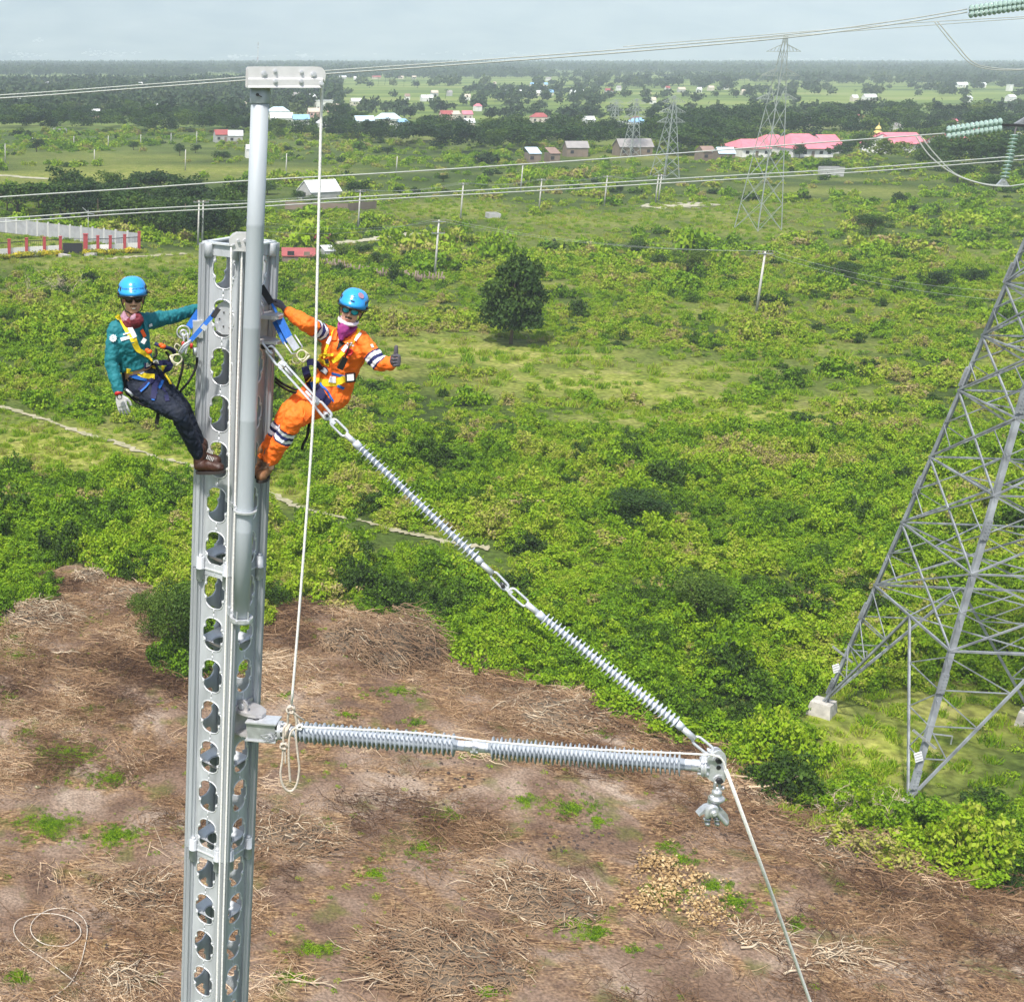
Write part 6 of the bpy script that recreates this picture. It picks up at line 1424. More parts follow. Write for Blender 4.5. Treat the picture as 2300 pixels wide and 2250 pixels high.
rp_pts = [T(1340,630,10.36)]+[Vector(((ax0+AX*tpx(x)).x, (ax0+AX*tpx(x)).y-.045, 0)) for x in (700,800,900,1000,1100,1250,1400,1500,1580)]
ys_ = {700:1633,800:1637.5,900:1643,1000:1652,1100:1665,1250:1677,1400:1686,1500:1690,1580:1694}
for p, x in zip(rp_pts[1:], (700,800,900,1000,1100,1250,1400,1500,1580)):
    q_ = PY(x, ys_[x], p.y-.06); p.x, p.y, p.z = q_.x, q_.y, q_.z
gend = Vector((20.3, 12.6, .1))
rope(rp_pts+[E(600,598,Ye-.04),E(700,620,Ye-.05),E(760,655,Ye-.05),E(800,720,Ye-.05),E(830,830,Ye-.05)], .0075, 'thin white rope running along the top of the horizontal insulator', n=6)
p0 = E(828,815,Ye-.05); rope([p0, PY(1727,1990,9.9), PY(1820,2250,10.5), gend], .0135, smooth=False, label='white rope slanting down from the end plate to the ground at the lower right', n=10)
# spring wire tuft inside the hinge
mb = MB(); r = random.Random(3); c = ax0-AX*.10-Vector((0,0,.03))
for k in range(7): mb.tube([c+Vector((r.uniform(-.08,.08),-.09,r.uniform(-.05,.04))) for _ in range(5)], .003, 4)
tag(mb.build('tie_wire', M['galv_light'], loc=c), 'loose bright tie wire in the open side of the hinge head', 'wire')
# ------------------------------------------------------------------ people
def flat(name, c, rough=.75, var=.12, sc=14, bump=.25, bs=90, **k): M[name] = mat(name, c, rough, 0, var, sc, bump, bs, **k)
flat('skin', (.58,.32,.21), .55, .10, 9, .05); flat('skin_fair', (.64,.37,.27), .55, .10, 9, .05); flat('teal_cloth', (.008,.16,.19)); flat('denim', (.006,.012,.028), .8, .3, 10); flat('orange_cloth', (.95,.17,.012))
flat('navy', (.010,.014,.09)); flat('reflective', (.74,.76,.82), .4); flat('yellow_web', (.86,.64,.02)); flat('navy_web', (.008,.010,.06)); flat('blue_web', (.012,.12,.46)); flat('black_cloth', (.012,.012,.014))
flat('helmet_blue', (.035,.33,.80), .25, .04, 3, 0); flat('black_plastic', (.012,.012,.014), .35, .1, 3, 0); flat('lens_brown', (.03,.012,.010), .08, .1, 3, 0); flat('lens_green', (.02,.35,.42), .08, .5, 14, 0)
flat('maroon_cloth', (.16,.018,.03)); flat('pink_cloth', (.36,.20,.27)); flat('purple_cloth', (.30,.03,.20)); flat('pale_cloth', (.78,.66,.78)); flat('glove_pale', (.55,.54,.53)); flat('glove_dark', (.075,.07,.085)); flat('boot_brown', (.045,.016,.010), .5, .3); flat('boot_sole', (.03,.024,.022), .8)
flat('boot_tan', (.22,.105,.045), .7, .25); flat('hair', (.012,.010,.010), .6); flat('lips', (.36,.12,.10), .5); flat('teeth', (.80,.76,.70), .3, 0, 3, 0); flat('safety_orange', (1.0,.12,.01), .6); flat('gold_steel', (.62,.58,.42), .35)
flat('white_patch', (.80,.80,.80)); flat('red_plastic', (.45,.02,.02), .4)
def cloth(name, mb, mats, parent, voxel=.006, smooth=6, disp=0.0, dscale=.06, facefn=None, seed=0):
    me = mb.mesh(name+'_base'); bm = bmesh.new(); bm.from_mesh(me); bmesh.ops.recalc_face_normals(bm, faces=bm.faces); bm.to_mesh(me); bm.free()
    o = bpy.data.objects.new(name+'_tmp', me); COL.objects.link(o)
    r_ = o.modifiers.new('r', 'REMESH'); r_.mode = 'VOXEL'; r_.voxel_size = voxel; r_.use_smooth_shade = True
    s_ = o.modifiers.new('s', 'SMOOTH'); s_.factor = .6; s_.iterations = smooth
    if disp:
        tx = bpy.data.textures.new(name+'_folds', 'CLOUDS'); tx.noise_scale = dscale; tx.noise_depth = 2; d_ = o.modifiers.new('d', 'DISPLACE'); d_.texture = tx; d_.strength = disp; d_.mid_level = .5; d_.texture_coords = 'GLOBAL'
        s2 = o.modifiers.new('s2', 'SMOOTH'); s2.factor = .5; s2.iterations = 2
    dg = bpy.context.evaluated_depsgraph_get(); out = bpy.data.meshes.new_from_object(o.evaluated_get(dg)); out.name = name; bpy.data.objects.remove(o)
    out.polygons.foreach_set('use_smooth', np.ones(len(out.polygons), bool)); out.materials.clear()
    for m in mats: out.materials.append(M[m])
    if facefn:
        n = len(out.polygons); c = np.empty(n*3); out.polygons.foreach_get('center', c); c = c.reshape(-1,3); out.polygons.foreach_set('material_index', facefn(c).astype(np.int32))
    bv = BVHTree.FromPolygons([v.co.copy() for v in out.vertices], [tuple(p.vertices) for p in out.polygons])
    ob = bpy.data.objects.new(name, out); COL.objects.link(ob); ob.parent = parent; out.transform(wmat(parent).inverted())
    return ob, bv
def cast(px, py, bvs, fallback=None):
    r = ray(px, py).normalized(); best = None
    for b in bvs:
        h = b.ray_cast(CAM, r)
        if h[0] is not None and (best is None or h[3] < best[3]): best = h
    if best is None:
        if fallback is None: return None
        p = PY(px, py, fallback); return (p, Vector((0,-1,0)))
    n = best[1]; n = n if n.dot(r) < 0 else -n
    return (best[0], n)
def strap(pix, w, bvs, m, parent, nm='strap', off=.006, th=.004, Y=None, step=7.0, ws=None):
    P = spline([Vector((x, y, 0)) for x, y in pix], 8); Q = [P[0]]
    for p in P[1:]:
        if (p-Q[-1]).length >= step*.5: Q.append(p)
    H_ = [cast(p.x, p.y, bvs, Y) for p in Q]; H_ = [h for h in H_ if h]
    if len(H_) < 2: return None
    pos = [h[0]+h[1]*off for h in H_]; nor = [h[1] for h in H_]
    for _ in range(2):
        pos = [pos[0]]+[(pos[i-1]+pos[i]*2+pos[i+1])/4 for i in range(1, len(pos)-1)]+[pos[-1]]; nor = [nor[0]]+[((nor[i-1]+nor[i]*2+nor[i+1])/4).normalized() for i in range(1, len(nor)-1)]+[nor[-1]]
    mb = MB(); vs = []; N = len(pos)
    for i in range(N):
        t = (pos[min(i+1,N-1)]-pos[max(i-1,0)]).normalized(); s = t.cross(nor[i]).normalized(); ww = (ws[0]+(ws[1]-ws[0])*i/(N-1) if ws else w)/2
        for a, b in ((-1,0),(1,0),(1,1),(-1,1)): vs.append(pos[i]+s*a*ww+nor[i]*(b*th-abs(a)*.001))
    fs = [(i*4+k, i*4+(k+1)%4, (i+1)*4+(k+1)%4, (i+1)*4+k) for i in range(N-1) for k in range(4)]+[(3,2,1,0),((N-1)*4,(N-1)*4+1,(N-1)*4+2,(N-1)*4+3)]
    mb.add(vs, fs); return mb.build(nm, M[m], parent)
def hand(mb, wrist, d, n, tside, s=1.0, curl=(.25,.3,.25), spread=.06, thumb='out', fat=1.0):
    """palm + four fingers + thumb appended to mb; d: wrist to knuckles, n: palm side, tside: thumb side"""
    d = Vector(d).normalized(); n = Vector(n); n = (n-d*n.dot(d)).normalized(); t = Vector(tside); t = (t-d*t.dot(d)-n*t.dot(n)).normalized()
    W = Vector(wrist); mb.loft([(W-d*.03*s, t*.024*s*fat, n*.020*s*fat), (W, t*.027*s*fat, n*.020*s*fat), (W+d*.03*s, t*.036*s*fat, n*.017*s*fat), (W+d*.06*s, t*.041*s*fat, n*.016*s*fat), (W+d*.088*s, t*.040*s*fat, n*.013*s*fat), (W+d*.096*s, t*.034*s*fat, n*.008*s*fat)], 16)
    for k, (o, L) in enumerate(((.031,.070),(.0105,.079),(-.0105,.074),(-.031,.058))):
        p = W+d*.080*s+t*o*s; a = 0; sp_ = (o/.031)*spread; r0 = .0098*s*fat
        for j, (fr, c) in enumerate(zip((.44,.31,.25), curl)):
            a += c; dr = (d*math.cos(a)+n*math.sin(a)+t*sp_*(1 if j == 0 else .6)).normalized(); q = p+dr*L*fr*s*1.12; mb.cap(p, r0*(1-.08*j), q, r0*(1-.08*(j+1)), 10); p = q
    p = W+d*.022*s+t*.024*s+n*.004*s
    if thumb == 'up': dirs = ((t*1.0+d*.45, .028),(t*1.0-d*.02,.022),(t*1.0-d*.12,.014))
    elif thumb == 'grip': dirs = ((t*.7+d*.6+n*.5,.034),(d*.8+n*.6+t*.1,.030),(d*.6+n*.8-t*.2,.024))
    else: dirs = ((t*.75+d*.7+n*.25,.036),(d*.9+t*.35+n*.3,.032),(d*1.0+t*.1+n*.25,.025))
    r0 = (.0155 if thumb == 'up' else .0125)*s*fat
    for j, (dr, L) in enumerate(dirs): q = p+dr.normalized()*L*s; mb.cap(p, r0*(1-.07*j), q, r0*(1-.07*(j+1)), 10); p = q
def limb(mb, pts, rs):
    for i in range(len(pts)-1): mb.cap(pts[i], rs[i], pts[i+1], rs[i+1], 18)
def headmat(c, yaw, pitch, roll): return Matrix.Translation(c) @ Matrix.Rotation(roll,4,'Y') @ Matrix.Rotation(yaw,4,'Z') @ Matrix.Rotation(pitch,4,'X')
def head_prims(mb, T_):
    R3 = T_.to_3x3(); f = lambda x, y, z: T_ @ Vector((x,y,z))
    mb.ell(f(0,.012,.040), (.076,.094,.088), R3, 24, 16); mb.ell(f(0,-.018,-.035), (.062,.066,.075), R3, 20, 14)      # skull, face
    mb.ell(f(0,-.045,-.088), (.033,.028,.024), R3); mb.ell(f(0,-.012,-.070), (.052,.058,.036), R3)                       # chin, jaw
    for s in (-1,1):
        mb.ell(f(s*.036,-.060,-.030), (.022,.020,.020), R3); mb.ell(f(s*.076,.006,-.012), (.010,.020,.032), R3)               # cheek, ear
        mb.ell(f(s*.031,-.070,.014), (.022,.012,.008), R3); mb.ell(f(s*.012,-.092,-.034), (.009,.009,.007), R3)              # brow, nostril
    mb.cap(f(0,-.080,.010), .009, f(0,-.100,-.028), .012); mb.ell(f(0,-.083,-.056), (.024,.012,.007), R3); mb.ell(f(0,-.080,-.068), (.020,.012,.007), R3)
def helmet(T_, parent, dents):
    f = lambda x, y, z: T_ @ Vector((x,y,z)); R3 = T_.to_3x3(); mb = MB(); n, m_ = 40, 16; vs = []
    for i in range(m_+1):
        ph = PI/2*i/m_
        for k in range(n):
            th = 2*PI*k/n; c, s = math.cos(th), math.sin(th); e = math.sin(ph)**.82; front = max(0, -s)
            x = .112*c*e; y = .012+.140*s*e; z = .050+.125*math.cos(ph)**.85
            if i >= m_-2: y -= front*.016*(i-m_+3)*.6; z -= (i-m_+2)*.006
            vs.append(f(x, y, z - (.014 if s > .2 else 0)*max(0,(i-8))/8))
    fs = [(i*n+k, i*n+(k+1)%n, (i+1)*n+(k+1)%n, (i+1)*n+k) for i in range(m_) for k in range(n)]; fs = fs[n:]+[tuple(range(n,2*n))[::-1]]
    vs2 = [v for v in vs]; b = len(vs)
    inner = [(Vector(v)-f(0,.01,.05))*.95+f(0,.01,.05) for v in vs[m_*n:]]; mb.add(vs+inner, fs+[(m_*n+k, m_*n+(k+1)%n, b+(k+1)%n, b+k) for k in range(n)], smooth=True)
    sh = mb.build('helmet', M['helmet_blue'], parent); bv = BVHTree.FromPolygons([Vector(v) for v in mb.v], mb.f)
    mb = MB(); mb.tube([(Vector(v)-f(0,.01,.05))*.965+f(0,.01,.05)-T_.to_3x3()@Vector((0,0,.008)) for v in vs[m_*n:]], .009, 8, closed=True); mb.build('rim_band', M['black_plastic'], sh)
    mb = MB()
    for s in (-1,1):
        for yy, zz, w in ((-.055,.082,.016),(-.02,.095,.012),(.03,.09,.016)): mb.ell(f(s*(.108-abs(yy)*.25)*.97, yy, zz), (.010,.012,.022*w/.014), R3)
        mb.ell(f(s*.108,-.02,.052), (.014,.026,.014), R3)
        mb.tube([f(s*.098,.0,.04), f(s*.084,-.015,-.03), f(s*.06,-.035,-.085), f(0,-.05,-.118)], .005, 6)
    mb.build('vents_and_straps', M['black_plastic'], sh)
    return sh, bv
def glasses(T_, parent, lens):
    f = lambda x, y, z: T_ @ Vector((x,y,z)); R3 = T_.to_3x3(); mb = MB()
    for s in (-1,1):
        pts = [f(s*.034+.027*math.cos(a)*(1 if abs(math.cos(a)) < .95 else 1), -.094+.010*abs(math.cos(a))*(1 if math.cos(a)*s > 0 else .2), .004+.021*math.sin(a)*(1.0 if math.sin(a) > 0 else 1.1)) for a in [2*PI*k/20 for k in range(20)]]
        c = f(s*.034,-.100,.004); mb.add([c]+pts, [(0,k+1,(k+1)%20+1) for k in range(20)], smooth=True)
    g = mb.build('sunglasses', M[lens], parent, fixn=False); mb = MB()
    for s in (-1,1):
        pts = [f(s*.034+.029*math.cos(a), -.095+.010*abs(math.cos(a))*(1 if math.cos(a)*s > 0 else .2), .004+.023*math.sin(a)) for a in [2*PI*k/20 for k in range(20)]]; mb.tube(pts, .0028, 6, closed=True); mb.tube([f(s*.062,-.086,.014), f(s*.078,-.05,.012), f(s*.080,.0,.006)], .003, 6)
    mb.tube([f(-.010,-.098,.010), f(0,-.101,.012), f(.010,-.098,.010)], .003, 6); mb.build('frame', M['black_plastic'], g); return g
def text_on(body, size, T_, bv, parent, m='black_plastic', nm='lettering', zc=.105, xc=0):
    try:
        c = bpy.data.curves.new('t', 'FONT'); c.body = body; c.size = size; c.align_x = 'CENTER'; c.align_y = 'CENTER'; o = bpy.data.objects.new('t', c); COL.objects.link(o); dg = bpy.context.evaluated_depsgraph_get(); me = bpy.data.meshes.new_from_object(o.evaluated_get(dg)); bpy.data.objects.remove(o)
        d = (T_.to_3x3() @ Vector((0,1,0))).normalized()
        for v in me.vertices:
            p = T_ @ Vector((v.co.x+xc, -.5, zc+v.co.y)); h = bv.ray_cast(p, d)
            if h[0] is not None: v.co = h[0]-d*.0025
        o = bpy.data.objects.new(nm, me); me.materials.clear(); me.materials.append(M[m]); COL.objects.link(o); o.parent = parent; me.transform(wmat(parent).inverted())
    except Exception as e: print('text', e)
def boot(mb, ank, heel, toe, w=.044):
    ank, heel, toe = Vector(ank), Vector(heel), Vector(toe); d = (toe-heel).normalized()
    mb.cap(ank+Vector((0,0,.06)), .052, heel.lerp(ank,.55), .050); mb.cap(heel+Vector((0,0,.02)), w, heel.lerp(toe,.6)+Vector((0,0,.012)), w*1.02); mb.cap(heel.lerp(toe,.4)+Vector((0,0,.03)), w, heel.lerp(toe,.85), w*.98); mb.cap(heel.lerp(toe,.75), w*1.02, toe-d*w*.9, w*.92)
def sole(heel, toe, w, parent, dz=-.045):
    heel, toe = Vector(heel)+Vector((0,0,dz)), Vector(toe)+Vector((0,0,dz)); d = (toe-heel).normalized(); s = d.cross(Vector((0,0,1))).normalized(); u = s.cross(d); pts = []
    for k in range(24):
        a = 2*PI*k/24; l = (toe-heel).length/2; c = (heel+toe)/2; ww = w*(1.0 if math.cos(a) > 0 else .88); pts.append(c+d*math.cos(a)*(l+w*.55)*(1)+s*math.sin(a)*ww)
    mb = MB(); mb.prism(pts, u*.022); return mb.build('sole', M['boot_sole'], parent)
def ringlist(specs, a_axis, b_axis): return [(c, a_axis*w, b_axis*d) for c, w, d in specs]
def dring(c, r, parent, m='gold_steel', d1=Vector((1,0,0)), d2=Vector((0,0,1)), w=.0045, nm='ring'):
    mb = MB(); mb.tube([c+d1*math.cos(a)*r+d2*math.sin(a)*r for a in [2*PI*k/24 for k in range(24)]], w, 8, closed=True); return mb.build(nm, M[m], parent)
Zup = Vector((0,0,1))
# ================================================================== the man in the teal shirt (left)
def man_left():
    J = lambda x, y, Y: PY(x, y, Y)
    t = empty('person', J(322,852,10.78), 'person in teal shirt and jeans leaning back left of the mast, one arm hanging', 'person', 'linemen strapped to the mast')
    RS, LS = J(257,743,10.64), J(331,720,10.82); RE, RW = J(251,815,10.60), J(267,884,10.52); LE, LW = J(388,712,10.98), J(444,693,11.16)
    NB, HC = J(291,722,10.70), J(298,672,10.66); CH, WA, PE = J(291,765,10.71), J(303,815,10.74), J(320,852,10.78)
    a = (LS-RS).normalized(); sp_ = (NB-PE).normalized(); b = a.cross(sp_).normalized(); a = sp_.cross(b)
    RH, LH = PE-a*.085-sp_*.02, PE+a*.085-sp_*.02; RK, LK = J(402,930,10.52), J(408,912,10.74); RA, LA = J(449,1026,10.66), J(452,1012,10.82)
    T_ = headmat(HC, R(3), R(-4), R(-2))
    # body: one continuous figure
    mb = MB(); head_prims(mb, T_); mb.cap(NB-sp_*.02, .056, T_@Vector((0,.02,-.04)), .052)
    mb.loft(ringlist([(PE-sp_*.06,.13,.10),(PE,.15,.105),(WA,.125,.09),(CH,.155,.10),(NB-sp_*.07,.13,.085),(NB-sp_*.01,.06,.055)], a, b))
    limb(mb, [RS+a*.02,RE,RW], [.045,.036,.024]); limb(mb, [LS-a*.02,LE,LW], [.045,.036,.024]); limb(mb, [RH,RK,RA,RA-Zup*.05], [.075,.050,.034,.036]); limb(mb, [LH,LK,LA,LA-Zup*.05], [.075,.050,.034,.036])
    dr = (J(281,935,10.50)-RW).normalized(); hand(mb, RW+dr*.012, dr, Vector((.25,1,.1)), Vector((1,-.25,0)), .97, (.12,.25,.25), .10, fat=.85)
    dl = (J(472,684,11.30)-LW).normalized(); hand(mb, LW+dl*.012, dl, Vector((.5,-.8,0)), Vector((0,0,1)), .97, (.5,.5,.4), .03, fat=.85)
    def ff(c):
        q = np.array(T_.inverted()) @ np.c_[c, np.ones(len(c))].T; x, y, z = q[0], q[1], q[2]
        out = np.zeros(len(c)); out[(np.abs(x) < .020) & (y < -.062) & (z < -.060) & (z > -.072)] = 1
        out[(np.abs(x) < .026) & (y < -.055) & (z > -.050) & (z < -.043)] = 2; out[(np.abs(x) < .014) & (y < -.062) & (z > -.067) & (z < -.060)] = 3; out[(z > .025) & ((y > -.02) | (z > .06)) & (np.abs(x) < .1) & (z < .2)] = 2
        return out
    body, bvb = cloth('body', mb, ['skin','lips','hair','teeth'], t, .005, 3, facefn=ff)
    # jeans
    mb = MB(); mb.loft(ringlist([(PE-sp_*.10,.150,.125),(PE-sp_*.03,.170,.130),(PE+sp_*.05,.155,.118),(PE+sp_*.10,.145,.110)], a, b)); limb(mb, [RH,RH.lerp(RK,.5),RK,RK.lerp(RA,.45),RA+(RK-RA).normalized()*.02], [.098,.088,.070,.066,.055]); limb(mb, [LH,LH.lerp(LK,.5),LK,LK.lerp(LA,.45),LA+(LK-LA).normalized()*.02], [.095,.084,.068,.064,.053])
    jeans, bvj = cloth('jeans', mb, ['denim'], t, .0065, 5, .022, .035)
    # shirt
    mb = MB(); mb.loft(ringlist([(WA-sp_*.02,.152,.118),(WA+sp_*.05,.150,.116),(CH-sp_*.02,.172,.124),(CH+sp_*.05,.178,.120),(NB-sp_*.05,.150,.100),(NB-sp_*.005,.085,.075)], a, b))
    limb(mb, [RS+a*.015,RS.lerp(RE,.5),RE,RE.lerp(RW,.5),RW+(RE-RW).normalized()*.03], [.070,.062,.056,.052,.044]); limb(mb, [LS-a*.03,LS.lerp(LE,.5),LE,LE.lerp(LW,.5),LW], [.070,.062,.054,.048,.040]); mb.cap(RS+a*.06+sp_*.02,.055,LS-a*.06+sp_*.02,.055)
    shirt, bvs = cloth('shirt', mb, ['teal_cloth'], t, .0065, 5, .026, .04)
    AL = [bvs, bvj]
    # gloves, boots
    mb = MB(); hand(mb, RW+dr*.012, dr, Vector((.25,1,.1)), Vector((1,-.25,0)), 1.0, (.12,.25,.25), .12, fat=1.08); g1, _ = cloth('glove', mb, ['glove_pale'], t, .0035, 2)
    mb = MB(); hand(mb, LW+dl*.012, dl, Vector((.5,-.8,0)), Vector((0,0,1)), 1.0, (.5,.5,.4), .03, fat=1.08); cloth('glove', mb, ['glove_pale'], t, .004, 2)
    mb = MB(); c = RW-dr*.006; mb.lathe(c-dr*.018, c+dr*.012, [(0,.034),(.5,.036),(1,.034)], 20); mb.build('cuff_band', M['red_plastic'], g1)
    mb = MB(); q = PY(268.5,891,10.46); mb.cyl(q, q+Vector((0,-.012,0)), .021, n=20); w_ = mb.build('watch', M['black_plastic'], t); mb = MB(); mb.cyl(q+Vector((0,-.012,0)), q+Vector((0,-.014,0)), .015, n=18); mb.build('watch_face', M['wall_grey'], w_)
    for ank, heel, toe in ((RA, J(447,1052,10.64), J(500,1050,10.51)), (LA, J(452,1036,10.80), J(492,1034,10.68))):
        mb = MB(); boot(mb, ank, heel, toe, .043); bt, bvt = cloth('boot', mb, ['boot_brown'], t, .005, 4, .006, .03); sole(heel, toe, .050, bt)
        mb = MB(); u = (toe-heel).normalized(); base = heel.lerp(toe,.42)
        for k in range(5): q = ank.lerp(base+Vector((0,0,.06)), .2+.16*k)+u*.048; mb.cap(q+Vector((-.005,-.035,0)), .0035, q+Vector((.01,.03,.01)), .0035, 6)
        mb.build('laces', M['wall_grey'], bt)
    # scarf
    mb = MB(); n0 = T_@Vector((0,0,-.125)); mb.lathe(NB-sp_*.015, NB.lerp(n0,.85), [(0,.088),(.3,.092),(.65,.088),(1,.082)], 28, cap=True)
    mb.ell(T_@Vector((.02,-.075,-.150)), (.055,.030,.050)); 
    def fs_(c): 
        z = c @ np.array(sp_)-NB.dot(sp_); x = c[:,0]; return np.where((z > .060+.25*(x-HC.x)**1) & (x < HC.x+.02), 1, 0)
    cloth('neck_scarf', mb, ['maroon_cloth','pink_cloth'], t, .005, 4, .018, .03, fs_)
    # collar
    strap([(318,706),(322,722),(327,745)], .045, AL, 'teal_cloth', shirt, 'collar', .012, .006, 10.68); strap([(270,716),(262,724)], .03, AL, 'teal_cloth', shirt, 'collar', .012, .006, 10.66)
    # helmet + glasses
    sh, bvh = helmet(T_, t, 0); glasses(T_, t, 'lens_brown'); text_on('PASKA SUPARTONO', .0185, T_, bvh, sh, 'navy_web', zc=.088); text_on('A+ RH', .012, T_, bvh, sh, 'navy_web', zc=.071)
    mb = MB(); mb.box(T_@Vector((0,-.128,.125)), (.02,.003,.003), T_.to_3x3()); mb.build('helmet_mark', M['navy_web'], sh)
    # harness (worn, so it moves with him)
    hz = bpy.data.objects.new('harness', None); COL.objects.link(hz); hz.parent = t
    def st(p, w, m, nm='strap', **k): return strap(p, w, AL, m, hz, nm, Y=10.62, **k)
    st([(262,708),(272,722),(285,742),(297,762),(306,785),(322,792),(330,800)], .036, 'yellow_web'); st([(291,736),(299,752),(302,760)], .037, 'reflective', off=.011)
    st([(301,757),(312,785),(335,802),(340,812),(346,830)], .026, 'yellow_web'); st([(316,742),(324,757)], .030, 'safety_orange', 'tool_tag', off=.012)
    st([(284,832),(300,835),(318,842),(346,846)], .040, 'yellow_web', 'waist_strap'); st([(311,835),(322,841)], .036, 'reflective', off=.011); st([(286,841),(310,848),(330,852)], .03, 'blue_web', off=.004)
    st([(322,822),(340,820),(360,815),(384,812)], .045, 'navy_web', 'belt', off=.012); st([(325,819),(342,818)], .032, 'galv_light', 'buckle', off=.018); st([(346,814),(356,812)], .040, 'wall_grey', 'label_patch', off=.018)
    st([(384,812),(380,826),(368,836),(350,860),(344,896)], .046, 'navy_web', 'leg_strap'); st([(314,878),(330,862),(352,846)], .040, 'navy_web', 'leg_strap'); st([(344,898),(350,880),(362,862),(366,852)], .026, 'blue_web', 'leg_strap'); st([(318,880),(328,870),(336,862)], .014, 'blue_web', 'leg_strap', off=.014)
    st([(364,870),(372,885),(376,902)], .034, 'navy_web', 'tail'); st([(366,820),(366,838),(374,852),(382,865)], .022, 'yellow_web', off=.014); st([(326,800),(338,808),(344,815)], .020, 'yellow_web', off=.014)
    for q in ((335,790),(366,778)): p = PY(q[0], q[1], 10.48); mb = MB(); mb.ell(p, (.024,.018,.018), n=10); mb.ell(p+Vector((-.015,0,.012)), (.018,.014,.014), n=8); mb.build('orange_cap', M['safety_orange'], hz)
    mb = MB(); mb.tube(spline([PY(349,772,10.52),PY(358,776,10.5),PY(368,780,10.5),PY(385,784,10.55),PY(392,795,10.6),PY(384,806,10.62)],5), .016, 8); mb.build('side_loop', M['navy_web'], hz)
    for pts in ([(350,783),(352,795),(345,805)],[(372,790),(380,800),(378,812)]): mb = MB(); mb.tube(spline([PY(x,y,10.52) for x,y in pts],5), .010, 6); mb.build('side_loop', M['black_cloth'], hz)
    mb = MB(); mb.box(PY(323,766,10.53), (.03,.01,.04), Matrix.Rotation(.5,3,'Y')); mb.build('chest_clip', M['white_patch'], hz)
    # shirt markings: reflective stripe, cog badge, name flash, small tab
    strap([(272,763),(285,759),(300,754)], .026, AL, 'reflective', shirt, 'reflective_stripe', .007); strap([(277,753),(287,749),(293,747)], .010, AL, 'white_patch', shirt, 'name_flash', .008); strap([(333,731),(340,729)], .022, AL, 'white_patch', shirt, 'name_flash', .008)
    strap([(273,772),(287,770),(302,768)], .008, AL, 'teal_cloth', shirt, 'pocket_flap', .012)
    h = cast(255,760,AL)
    if h:
        c, n_ = h[0]+h[1]*.010, h[1]; sx = n_.cross(Zup).normalized(); sz = sx.cross(n_)*-1; mb = MB(); pts = []
        for k in range(40): th = 2*PI*k/40; rr = .030 if (k//2) % 2 else .0235; pts.append(c+sx*math.cos(th)*rr+sz*math.sin(th)*rr)
        mb.prism(pts, n_*.003); bd = mb.build('cog_badge', M['white_patch'], shirt); mb = MB()
        for k in range(4): th = PI/4+PI/2*k; mb.ell(c+n_*.004+sx*math.cos(th)*.010+sz*math.sin(th)*.010, (.005,.003,.005), n=8, m=5)
        mb.build('cog_badge_centre', M['teal_cloth'], bd)
    # work-positioning ring, lanyard and black hoses: separate gear
    c = PY(398,806,10.50); yk = MB(); d1 = (PY(410,800,10.5)-PY(386,812,10.5)).normalized(); d2 = (PY(404,817,10.5)-PY(392,795,10.5)).normalized()
    yk.tube([c+d1*math.cos(a_)*.036+d2*math.sin(a_)*.036 for a_ in [2*PI*k/24 for k in range(24)]], .006, 8, closed=True); yk.tube([c-d1*.038+d2*.045, c-d1*.042, c-d1*.038-d2*.045], .008, 8); yk.tube([c-d1*.038-d2*.045, c-d2*.036], .007, 8); yk.tube([c-d1*.038+d2*.045, c+d2*.036], .007, 8); yk.build('side_ring', M['gold_steel'], hz)
    mb = MB(); mb.tube(spline([PY(276,833,10.68),PY(279,860,10.66),PY(281,878,10.66)],4), .012, 8); mb.build('back_strap', M['black_cloth'], hz)
    for pts, r_ in ([(281,874),(300,890),(325,898),(352,899)], .0085), ([(281,874),(300,898),(325,912),(345,916),(358,914)], .0085): mb = MB(); mb.tube(spline([PY(x,y,10.62) for x,y in pts],6), r_, 8); mb.build('tool_hose', M['black_cloth'], hz)
    mb = MB(); mb.tube([PY(280,873,10.61),PY(292,882,10.60),PY(298,889,10.60)], .012, 8); mb.build('hose_clip', M['galv_light'], hz)
    mb = MB(); mb.prism([PY(353,913,10.62),PY(357,913,10.62),PY(359,938,10.62),PY(356,953,10.62),PY(347,952,10.62),PY(351,930,10.62)], (0,.008,0)); mb.build('strap_end', M['black_cloth'], hz)
    for pts in ([(412,808),(408,835),(402,858),(397,874)], [(443,803),(440,825),(425,855),(404,880)]): mb = MB(); mb.tube(spline([PY(x,y,10.72) for x,y in pts],6), .010, 8); mb.build('tool_hose', M['black_cloth'], hz)
    # lanyard to the mast: hooks + blue webbing going into the opening of the left face
    ln = empty('lanyard', PY(420,780,10.55), 'blue webbing lanyard with steel hook from the left person to the opening in the mast', 'lanyard', 'lanyards holding the two people')
    mb = MB(); P0, P1, P2 = PY(402,792,10.48), PY(428,765,10.50), PY(491,693,10.56); mb.frame_box(P1, P2, .034, .010, (0,-1,.3)); mb.build('webbing', M['blue_web'], ln); mb = MB(); mb.frame_box(PY(478,712,10.535), P2, .040, .014, (0,-1,.3)); mb.build('wear_sleeve', M['black_cloth'], ln)
    mb = MB(); mb.tube(spline([P0, PY(412,776,10.46), PY(424,768,10.47), P1, PY(424,772,10.50), PY(410,790,10.50), P0],5), .009, 8); mb.frame_box(P0.lerp(P1,.2), P1, .022, .016, (0,-1,.3)); mb.build('steel_hook', M['galv_light'], ln)
    mb = MB(); mb.frame_box(PY(455,740,10.52), PY(462,731,10.52), .042, .018, (0,-1,.3)); mb.build('adjuster', M['galv_light'], ln)
    l2 = empty('rope_grab', PY(413,750,10.7), 'round steel rope grab with hooks hanging beside the mast left of the lanyard', 'rope grab')
